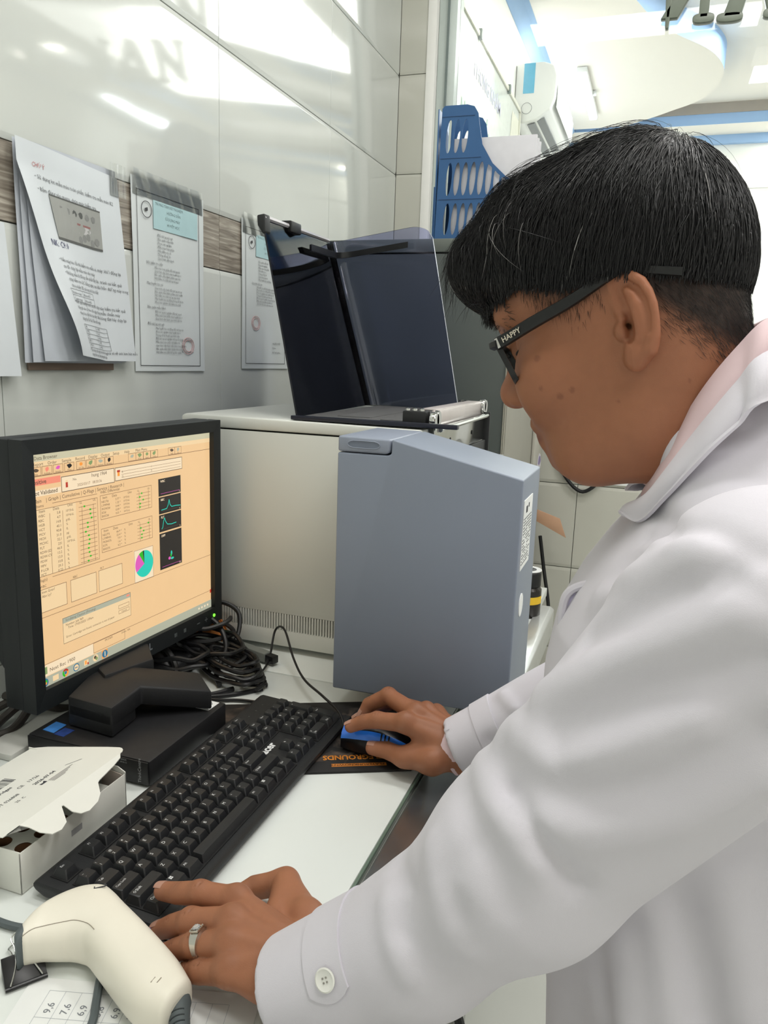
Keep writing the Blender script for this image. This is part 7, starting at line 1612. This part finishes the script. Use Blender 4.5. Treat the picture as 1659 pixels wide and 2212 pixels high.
# collars: ribbons round the neck, near side mirrored to the far side
def ring_pts(near, back, front=None):
    far = [(x, 1.32 - y, z) for x, y, z in near]
    pts = list(reversed(near)) + [back] + far
    if front: pts = [front] + pts + [front]
    return [Vector(p) for p in catmull(pts, 6)]
def ribbon(name, inner, outer, m_, parent, bulge=0.004, th=0.0022, nv=9):
    n = min(len(inner), len(outer)); rows = []
    ctr = Vector((0.04, 0.66, 0))
    for k in range(nv):
        f = k / (nv - 1); row = []
        for i in range(n):
            p = inner[i].lerp(outer[i], f); o = Vector((p.x - ctr.x, p.y - ctr.y, 0.02)); o.normalize()
            row.append(p + o * bulge * math.sin(PI * min(1, f * 1.15)))
        rows.append(row)
    return thick(MB(), rows, th).build(name, m_, parent, 0.9)
S_IN = [(0.0676, 0.5900, 0.0358), (0.0523, 0.5840, 0.0175), (0.0385, 0.5840, -0.0029), (0.0274, 0.5880, -0.0243), (0.0184, 0.5970, -0.0479), (0.0098, 0.6120, -0.0700), (0.0030, 0.6320, -0.0908)]
S_INB = (0.092, 0.66, 0.048)
S_OUT = [(0.0683, 0.5700, 0.0104), (0.0532, 0.5620, -0.0091), (0.0398, 0.5600, -0.0295), (0.0289, 0.5640, -0.0477), (0.0180, 0.5619, -0.0664), (0.0084, 0.5744, -0.0830), (0.0003, 0.6050, -0.1013)]
S_OUTB = (0.112, 0.66, 0.022)
C_IN = [(0.0677, 0.5680, 0.0133), (0.0527, 0.5600, -0.0061), (0.0393, 0.5580, -0.0264), (0.0285, 0.5620, -0.0444), (0.0169, 0.5630, -0.0644), (0.0077, 0.5756, -0.0822), (0.0007, 0.6092, -0.0995)]
C_INB = (0.114, 0.66, 0.028)
C_OUT = [(0.0689, 0.5480, -0.0172), (0.0540, 0.5410, -0.0330), (0.0404, 0.5380, -0.0485), (0.0296, 0.5410, -0.0639), (0.0148, 0.5520, -0.0866), (-0.0001, 0.5749, -0.1086), (-0.0167, 0.6000, -0.1086)]
C_OUTB = (0.132, 0.66, -0.012)
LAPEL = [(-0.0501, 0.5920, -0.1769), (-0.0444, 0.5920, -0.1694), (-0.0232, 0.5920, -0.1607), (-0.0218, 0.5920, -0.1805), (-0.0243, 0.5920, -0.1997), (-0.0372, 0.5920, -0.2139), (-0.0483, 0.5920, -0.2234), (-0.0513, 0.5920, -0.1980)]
LAPEL_EDGE = [(-0.0222, 0.5900, -0.1593), (-0.0409, 0.5900, -0.1665), (-0.0488, 0.5900, -0.1735), (-0.0515, 0.5900, -0.1841), (-0.0514, 0.5900, -0.1993), (-0.0485, 0.5900, -0.2227)]

ribbon('shirt_collar', ring_pts(S_IN, S_INB), ring_pts(S_OUT, S_OUTB), SHIRT, man, 0.003)
ribbon('shirt_stand', [p + Vector((0, 0, 0)) for p in ring_pts(S_IN, S_INB)], [Vector((p.x * 0.9 + 0.0055, 0.66 + (p.y - 0.66) * 0.93, p.z - 0.045)) for p in ring_pts(S_IN, S_INB)], SHIRT, man, -0.001, 0.0015)
ribbon('coat_collar', ring_pts(C_IN, C_INB), ring_pts(C_OUT, C_OUTB), CLOTH, coat, 0.005, 0.0028)
# lapels: turned-back fronts
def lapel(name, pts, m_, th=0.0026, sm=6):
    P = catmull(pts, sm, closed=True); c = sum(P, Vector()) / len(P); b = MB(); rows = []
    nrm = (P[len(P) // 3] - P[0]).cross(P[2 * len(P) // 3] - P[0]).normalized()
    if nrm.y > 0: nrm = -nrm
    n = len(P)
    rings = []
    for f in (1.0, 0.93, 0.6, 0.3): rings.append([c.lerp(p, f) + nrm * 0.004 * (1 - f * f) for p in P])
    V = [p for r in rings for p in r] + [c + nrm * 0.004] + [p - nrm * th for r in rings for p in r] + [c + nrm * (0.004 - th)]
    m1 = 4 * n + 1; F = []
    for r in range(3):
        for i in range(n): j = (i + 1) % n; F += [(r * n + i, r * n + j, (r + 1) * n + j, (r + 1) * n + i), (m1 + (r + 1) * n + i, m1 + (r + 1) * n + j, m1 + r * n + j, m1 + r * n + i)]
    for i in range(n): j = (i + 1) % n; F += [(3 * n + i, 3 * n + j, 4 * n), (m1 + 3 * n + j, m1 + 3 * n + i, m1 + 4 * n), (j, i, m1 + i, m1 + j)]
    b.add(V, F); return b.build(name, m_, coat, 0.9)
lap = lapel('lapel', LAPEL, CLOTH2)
edge_ = catmull(LAPEL_EDGE, 8)
sub(lap, 'lapel_edge', MB().tube(edge_, 0.0034, 8), CLOTH)
# pocket slit and its welt on the near side
pk = []
for t_ in range(9):
    f = t_ / 8; row = []
    for s_ in range(4):
        z = -0.42 - 0.17 * f; x = 0.030 + 0.030 * f + 0.006 * s_
        row.append(on_coat((x, 0.66, z), (-0.15, -1.0, 0.0), 0.0025 - 0.0008 * s_))
    pk.append(row)
thick(MB(), pk, 0.002).build('pocket_welt', CLOTH, coat, 0.9)
# trousers and shoes (below the picture)
def trousers_field(p):
    d = ell(p, (0.125, 0.66, -0.66), (0.125, 0.165, 0.12))
    for s in (-1, 1): d = smin(d, chain(p, [A(0.13, 0.66 + s * 0.085, -0.68), A(0.115, 0.66 + s * 0.095, -0.95), A(0.14, 0.66 + s * 0.10, -1.215)], [0.085, 0.068, 0.060]), 0.03)
    return np.maximum(d, -1.225 - p[:, 2])
PTr, FTr = mesh_field(trousers_field, (-0.02, 0.46, -1.24), (0.28, 0.86, -0.52), 0.012, slack=2.0)
link('trousers', field_mesh('trousers', PTr, FTr, [mat('navy_trousers', (38, 42, 54), rough=0.85)]), man)
for s in (-1, 1):
    yc = 0.66 + s * 0.10
    def shoe_field(p, yc=yc):
        d = smin(ell(p, (0.045, yc, -1.235), (0.115, 0.044, 0.040)), ell(p, (0.135, yc, -1.215), (0.062, 0.042, 0.055)), 0.03)
        return np.maximum(d, -1.262 - p[:, 2])
    P_, F_ = mesh_field(shoe_field, (-0.09, yc - 0.06, -1.275), (0.22, yc + 0.06, -1.13), 0.006)
    link('shoe', field_mesh('shoe', P_, F_, [mat('black_leather', (18, 17, 17), rough=0.35) if s == -1 else MATS['black_leather']]), man)
# ------------------------------------------------------------------ hair: a close cap under thousands of single locks
HAIRM = mat('black_hair', (22, 22, 24), rough=0.34, spec=0.55, var=0.12, vscale=60)
HAIRG = mat('grey_hair', (150, 148, 146), rough=0.4)
HAIRS = mat('short_hair_brown_black', (34, 29, 27), rough=0.5)
def hair_line(a): return np.where(a < 0, 0.035 + 0.36 * a, np.where(a < 0.030, 0.037, np.where(a < 0.07, 0.037 + (a - 0.030) * 0.42, 0.054)))
def cap_field(q, cut=True):
    a, b, c = q[:, 0], q[:, 1], q[:, 2]; m = np.stack([a, np.abs(b), c], 1)
    d = ell(q, (-0.002, 0, 0.054), (0.0905, 0.0855, 0.0945))
    d = smin(d, ell(q, (0.050, 0, 0.080), (0.066, 0.0790, 0.0665)), 0.02)
    d = smin(d, ell(q, (0.108, 0.004, 0.086), (0.0280, 0.0540, 0.0300)), 0.022)
    d = smin(d, ell(m, (0.096, 0.034, 0.072), (0.018, 0.024, 0.014)), 0.012)
    if cut:
        d = smax(d, hair_line(a).astype(f32) - c, 0.006)
        d = smax(d, -ell(q, (0.100, 0.0, 0.034), (0.022, 0.066, 0.022)), 0.006)
    return d
Pq, Fq = mesh_field(cap_field, (-0.105, -0.10, -0.02), (0.155, 0.10, 0.165), 0.0024, slack=2.2)
Pc = (HO + Pq.astype(np.float64) @ HM).astype(f32)
link('hair_cap', field_mesh('hair_cap', Pc, Fq, [HAIRM]), man)
rng = np.random.default_rng(11)
zl = (HM @ np.array([0, 0, 1.0])).astype(f32)                 # world up in the head frame
def grad(fn, p, h=0.0015):
    g = np.stack([fn(p + A(*[h * (k == a) for k in range(3)])) - fn(p - A(*[h * (k == a) for k in range(3)])) for a in range(3)], 1); return g / np.maximum(np.linalg.norm(g, axis=1), 1e-6)[:, None]
def tubes(paths, r0, mis, sides=3):
    """paths (n, s, 3) in the head frame -> tapered locks"""
    W = HO + paths.astype(np.float64) @ HM; n, s, _ = W.shape
    T = np.gradient(W, axis=1); T /= np.maximum(np.linalg.norm(T, axis=2), 1e-9)[..., None]
    U = np.cross(T, np.array([0.31, 0.87, 0.38])); U /= np.maximum(np.linalg.norm(U, axis=2), 1e-9)[..., None]; Vv = np.cross(T, U)
    f = np.linspace(0, 1, s); taper = np.where(f < 0.15, 0.6 + f * 2.6, 1.0) * (1 - 0.92 * f ** 2.2)
    R = (r0[:, None] * taper[None])[..., None]
    ring = [W + (U * math.cos(2 * PI * k / sides) + Vv * math.sin(2 * PI * k / sides)) * R for k in range(sides)]
    V = np.stack(ring, 2).reshape(-1, 3)
    base = (np.arange(n) * s * sides)[:, None, None]; i = (np.arange(s - 1) * sides)[None, :, None]; k = np.arange(sides)[None, None, :]; k2 = (k + 1) % sides
    F = np.stack([base + i + k, base + i + k2, base + i + sides + k2, base + i + sides + k], -1).reshape(-1, 4)
    M = np.repeat(mis, (s - 1) * sides)
    return V, F, M
def hair_obj(name, V, F, M, mats, parent=man):
    me = field_mesh(name, V, F, mats); me.polygons.foreach_set('material_index', M.astype(np.int32)); me.update()
    return link(name, me, parent, kind='stuff')
def grow(start, n_steps, step, lift, seed, spread=0.25, front=False):
    g_ = np.random.default_rng(seed); p = start.copy(); n = len(p); out = [p.copy()]
    jit = g_.normal(0, spread, (n, 3)).astype(f32); whorl = A(-0.060, 0.012, 0.125)
    ln = (step * g_.uniform(0.65, 1.25, n)).astype(f32)[:, None]; lf = (lift * g_.uniform(0.2, 1.0, n)).astype(f32)
    prev = None
    for k in range(n_steps):
        fcap = lambda x: cap_field(x, False)
        nr = grad(fcap, p); d = fcap(p)
        away = p - whorl; away /= np.maximum(np.linalg.norm(away, axis=1), 1e-6)[:, None]
        up = nr @ zl; side = sstep(1 - up, 0.10, 0.75)[:, None]
        v = away * (1.0 - 0.72 * side) + (-zl[None] * 1.25 + A(0.10, 0, 0)) * (0.25 + side) + jit * (0.6 + 0.4 * side)
        free = (p[:, 2] < hair_line(p[:, 0]) - 0.001) | ((p[:, 0] > 0.085) & (d > 0.004))
        below = np.where(p[:, 0] > 0.085, p[:, 2] < 0.052, p[:, 2] < hair_line(p[:, 0]) + 0.001)[:, None]; ln = np.where(below, ln * np.where(p[:, :1] > 0.085, 0.5, 0.30), ln)
        vt = v - nr * (v * nr).sum(1)[:, None]; vt = np.where(free[:, None], v * 0.7 - zl[None] * 0.6, vt)
        vt /= np.maximum(np.linalg.norm(vt, axis=1), 1e-6)[:, None]
        if prev is not None: vt = prev * 0.45 + vt * 0.55; vt /= np.maximum(np.linalg.norm(vt, axis=1), 1e-6)[:, None]
        prev = vt; p = p + vt * ln
        tgt = lf * math.sin(PI * min(1.0, 0.12 + 0.75 * (k + 1) / n_steps)); d = fcap(p)
        p = np.where(free[:, None], p, p - nr * (d - tgt)[:, None]); out.append(p.astype(f32))
    return np.stack(out, 1)
vis = Pq[(Pq[:, 1] > -0.045)]; far_ = Pq[Pq[:, 1] <= -0.045]
lowcut = vis[:, 2] > hair_line(vis[:, 0]) + 0.001
vis = vis[lowcut]
S1 = vis[rng.integers(0, len(vis), 9000)] + rng.normal(0, 0.0012, (9000, 3)).astype(f32)
S2 = far_[rng.integers(0, len(far_), 1300)] + rng.normal(0, 0.0012, (1300, 3)).astype(f32)
St = np.concatenate([S1, S2]); paths = grow(St, 7, 0.0058, 0.0030, 3)
mis = (rng.random(len(St)) < 0.005).astype(int)
V_, F_, M_ = tubes(paths, rng.uniform(0.00022, 0.00046, len(St)), mis)
hair_obj('hair', V_, F_, M_, [HAIRM, HAIRG])
# ragged edge over ear and temple, wispy fringe, loose hairs over the crown
edge_pts = vis[(vis[:, 2] < hair_line(vis[:, 0]) + 0.016) & (vis[:, 1] > 0)]
S3 = edge_pts[rng.integers(0, len(edge_pts), 1100)]
P3 = grow(S3, 6, 0.0042, 0.0016, 5, 0.22)
fr_pts = vis[(vis[:, 0] > 0.095)]
S4 = fr_pts[rng.integers(0, len(fr_pts), 1500)]
P4 = grow(S4, 8, 0.0058, 0.0040, 6, 0.34)
cr_pts = vis[(vis[:, 2] > 0.118)]
S5 = cr_pts[rng.integers(0, len(cr_pts), 420)]
P5 = grow(S5, 8, 0.0075, 0.0085, 8, 0.42)
ff_pts = vis[(vis[:, 0] > 0.045) & (vis[:, 2] > 0.095)]
S6 = ff_pts[rng.integers(0, len(ff_pts), 700)]
P6 = grow(S6, 8, 0.0055, 0.0075, 9, 0.60)
for nm, Pp, r_, gr in (('hair_edge', P3, 0.00030, 0.03), ('hair_fringe', P4, 0.00028, 0.02), ('hair_crown', P5, 0.00022, 0.01), ('hair_front', P6, 0.00024, 0.04)):
    V_, F_, M_ = tubes(Pp, rng.uniform(0.5, 1.2, len(Pp)) * r_, (rng.random(len(Pp)) < gr).astype(int)); hair_obj(nm, V_, F_, M_, [HAIRM, HAIRG])
# short clipped hair at nape, behind the ear and the sideburn
hv = qh[(qh[:, 0] < 0.072) & (qh[:, 0] > -0.1) & (qh[:, 2] < 0.055) & (qh[:, 2] > -0.05) & (qh[:, 1] > -0.03)]
ln_ = np.where(hv[:, 0] < 0, 0.020 + hv[:, 0] * 1.15, np.where(hv[:, 0] < 0.04, 0.022, 0.022 + (hv[:, 0] - 0.04) * 0.75))
okm = (hv[:, 2] > ln_ + rng.normal(0, 0.007, len(hv))) & ~((np.abs(hv[:, 1]) > 0.0745) & (hv[:, 0] < 0.012)) & ~((hv[:, 1] > 0.0765) & (hv[:, 0] < 0.0)) & ((hv[:, 2] < hair_line(hv[:, 0]) + 0.004))
hv = hv[okm]; S7 = hv[rng.integers(0, len(hv), 3600)]
nr = grad(head_field, S7, 0.002); back = sstep(-S7[:, 0], -0.005, 0.03)[:, None]
dr = (A(-0.35, 0, -0.75)[None] * back + A(0.12, 0, -1)[None] * (1 - back)) + rng.normal(0, 0.16, S7.shape); dr = dr - nr * (dr * nr).sum(1)[:, None] + nr * 0.16; dr /= np.linalg.norm(dr, axis=1)[:, None]
L7 = rng.uniform(0.004, 0.0095, len(S7))[:, None]
P7 = np.stack([S7 + dr * L7 * t + nr * (0.0002 + 0.0006 * t) for t in (0, 0.33, 0.66, 1.0)], 1)
V_, F_, M_ = tubes(P7, rng.uniform(0.00008, 0.00014, len(S7)), np.zeros(len(S7), int)); hair_obj('clipped_hair', V_, F_, M_, [HAIRS])
# eyebrows
for s in (1, -1):
    n = 170; t = rng.random(n); base = np.stack([0.1075 - 0.022 * t ** 1.6, s * (0.012 + 0.034 * t), 0.0405 + 0.004 * np.sin(PI * t) + rng.normal(0, 0.0028, n)], 1).astype(f32)
    for _ in range(3):
        g_ = grad(head_field, base); base = base - g_ * head_field(base)[:, None]
    g_ = grad(head_field, base); dr = np.stack([-0.25 - 0.5 * t, s * (0.75 - 0.1 * t), 0.25 - 0.55 * t], 1) + rng.normal(0, 0.25, (n, 3)); dr = dr - g_ * (dr * g_).sum(1)[:, None]; dr /= np.linalg.norm(dr, axis=1)[:, None]; dr = dr + g_ * 0.45
    Lb = rng.uniform(0.006, 0.0105, n)[:, None]
    Pb_ = np.stack([base + dr * Lb * q + A(0, 0, -0.0016)[None] * q * q for q in (0, 0.35, 0.7, 1.0)], 1)
    V_, F_, M_ = tubes(Pb_, rng.uniform(0.00016, 0.00026, n), np.zeros(n, int)); hair_obj('eyebrow', V_, F_, M_, [HAIRM])

# ------------------------------------------------------------------ glasses
GFR = mat('glasses_black', (24, 25, 26), rough=0.38)
gl = thing('eyeglasses', 'black rectangular eyeglasses with white temple lettering, worn by the man', 'glasses', tuple(h2w(0.1, 0, 0.02)))
def rim_loop(s):
    pts = []
    for u, v in ((0.012, 0.0165), (0.040, 0.0180), (0.064, 0.0170), (0.0680, 0.0120), (0.0655, -0.0060), (0.0600, -0.0150), (0.040, -0.0178), (0.020, -0.0165), (0.0115, -0.0080), (0.0105, 0.0060)):
        a = 0.1080 - 0.0115 * (u / 0.068) ** 2; c = 0.0015 + v * 0.94; a -= v * -0.22 + 0.006
        pts.append(h2w(a + 0.0045, u * s, c + 0.0005))
    return catmull(pts, 5, closed=True)
for s in (1, -1):
    lp_ = rim_loop(s); n = len(lp_); c = sum(lp_, Vector()) / n; b = MB(); vs = []
    fwd = Vector(HA.tolist())
    for i, p in enumerate(lp_):
        o = (p - c).normalized()
        for e1, e2 in ((-0.0010, -0.0022), (0.0026, -0.0022), (0.0026, 0.0024), (-0.0010, 0.0024)): vs.append(p + o * e1 + fwd * e2)
    fs = [(i * 4 + k, i * 4 + (k + 1) % 4, ((i + 1) % n) * 4 + (k + 1) % 4, ((i + 1) % n) * 4 + k) for i in range(n) for k in range(4)]
    b.add(vs, fs).build('rim', GFR, gl, 0.7)
    lb_ = MB(); lb_.add([p for p in lp_] + [c + fwd * 0.0012], [(i, (i + 1) % n, n) for i in range(n)]); lb_.build('lens', sheet_mat('lens_clear', (0.96, 0.97, 0.97), 0.02, 1.6) if s == 1 else MATS['lens_clear'], gl, 1.2)
    # temple arm
    tp_ = [h2w(0.0985, 0.0705 * s, 0.0172), h2w(0.0880, 0.0745 * s, 0.0182), h2w(0.066, 0.0780 * s, 0.0222), h2w(0.0370, 0.0800 * s, 0.0268), h2w(0.0150, 0.0808 * s, 0.0318), h2w(0.0040, 0.0806 * s, 0.0340), h2w(-0.0080, 0.0790 * s, 0.0345), h2w(-0.0200, 0.0800 * s, 0.0300), h2w(-0.0430, 0.0808 * s, 0.0195)]
    th_ = [0.0052, 0.0050, 0.0050, 0.0046, 0.0040, 0.0032, 0.0028, 0.0030, 0.0032]
    Cp = catmull(tp_, 5); hh = [th_[min(len(th_) - 1, int(i / 5))] + (th_[min(len(th_) - 1, int(i / 5) + 1)] - th_[min(len(th_) - 1, int(i / 5))]) * ((i % 5) / 5) for i in range(len(Cp))]
    b = MB(); vs = []; ob = Vector((HB * s).tolist())
    for i, p in enumerate(Cp):
        t = (Cp[min(i + 1, len(Cp) - 1)] - Cp[max(i - 1, 0)]).normalized(); up = ob.cross(t).normalized(); up = up if up.z > 0 else -up
        for e1, e2 in ((-1, -0.0014), (-0.8, 0.0014), (0.8, 0.0014), (1, -0.0014)): vs.append(p + up * hh[i] * e1 + ob * e2)
    m = len(Cp); fs = [(i * 4 + k, i * 4 + (k + 1) % 4, i * 4 + 4 + (k + 1) % 4, i * 4 + 4 + k) for i in range(m - 1) for k in range(4)] + [(3, 2, 1, 0), tuple((m - 1) * 4 + k for k in range(4))]
    arm = b.add(vs, fs).build('temple_arm', GFR, gl, 0.5)
    if s == 1:
        i0, i1 = 3, 8; tdir = (Cp[i1] - Cp[i0]).normalized(); upd = ob.cross(tdir); upd = upd if upd.z > 0 else -upd
        tl = MB().text('HAPPY', Cp[i0] + ob * 0.0026 - upd * 0.0020 + tdir * 0.0012, tdir, upd, 0.0058, bold=0.02)
        sub(arm, 'temple_lettering', tl, mat('lettering_ivory', (214, 206, 190), rough=0.5))
        p = Cp[1] + ob * 0.0016
        sub(arm, 'silver_inlay', MB().prism([p - tdir * 0.0012 - upd * 0.0040, p + tdir * 0.0012 - upd * 0.0040, p + tdir * 0.0012 + upd * 0.0040, p - tdir * 0.0012 + upd * 0.0040], ob * 0.0004), mat('inlay_silver', (206, 204, 200), rough=0.3, metal=0.5))
    MB().tube([h2w(0.1030, 0.0640 * s, 0.0178), h2w(0.0995, 0.0690 * s, 0.0175), h2w(0.0960, 0.0715 * s, 0.0172)], 0.0042, 6).build('hinge_block', GFR, gl)
    MB().tube(catmull([h2w(0.1040, 0.011 * s, 0.004), h2w(0.1010, 0.0135 * s, 0.001), h2w(0.0985, 0.0150 * s, -0.004)], 4), 0.0016, 6).build('nose_pad', GFR, gl)
MB().tube(catmull([h2w(0.1105, 0.012, 0.0125), h2w(0.1130, 0.0, 0.0150), h2w(0.1105, -0.012, 0.0125)], 6), 0.0022, 8).build('bridge', GFR, gl)

# ------------------------------------------------------------------ ring on the near hand
rg = thing('finger_ring', 'silver ring with a square clear stone on his near ring finger', 'ring', LHJ['R'][2])
RGM = mat('ring_silver', (206, 203, 196), rough=0.18, metal=1.0)
j2, j3 = Vector(LHJ['R'][2]), Vector(LHJ['R'][3]); rax = (j3 - j2).normalized(); rc = j2.lerp(j3, 0.22)
upv = Vector((0, 0, 1)); upv = (upv - rax * upv.dot(rax)).normalized(); sdv = rax.cross(upv)
b = MB(); vs = []; K = 40
for k in range(K):
    a = 2 * PI * k / K; w_ = 0.0026 + 0.0026 * max(0, math.cos(a)) ** 1.5; th = 0.0011 + 0.0016 * max(0, math.cos(a)) ** 2; o = upv * math.cos(a) + sdv * math.sin(a); R0 = 0.0107
    for e1, e2 in ((-w_, 0), (w_, 0), (w_ * 0.85, th), (-w_ * 0.85, th)): vs.append(rc + rax * e1 + o * (R0 + e2))
b.add(vs, [(i * 4 + k, i * 4 + (k + 1) % 4, ((i + 1) % K) * 4 + (k + 1) % 4, ((i + 1) % K) * 4 + k) for i in range(K) for k in range(4)])
b.build('band', RGM, rg, 0.6)
tpz = rc + upv * 0.0134
MB().prism([tpz + rax * x + sdv * y for x, y in ((-0.0046, -0.0046), (0.0046, -0.0046), (0.0046, 0.0046), (-0.0046, 0.0046))], upv * 0.0016, 0.0005).build('setting', RGM, rg)
MB().lathe([(0.0001, 0.0014), (0.0030, 0.0014), (0.0036, 0.0024), (0.0024, 0.0034), (0.0001, 0.0036)], tpz, axis=upv, n=8).build('stone', mat('clear_stone', (238, 240, 244), rough=0.05, trans=0.6, ior=2.2), rg, 0.1)
for sx in (-1, 1):
    for k in range(5): MB().lathe([(0.0001, 0.0), (0.0007, 0.0004), (0.0001, 0.0011)], tpz + rax * 0.0037 * sx + sdv * (-0.0036 + 0.0018 * k) + upv * 0.0014, axis=upv, n=8).build('bead', RGM, rg)
# ------------------------------------------------------------------ raise everything to its real height above the floor
for o in list(SC.objects):
    if o.parent is None and o.type != 'CAMERA': o.location.z += H
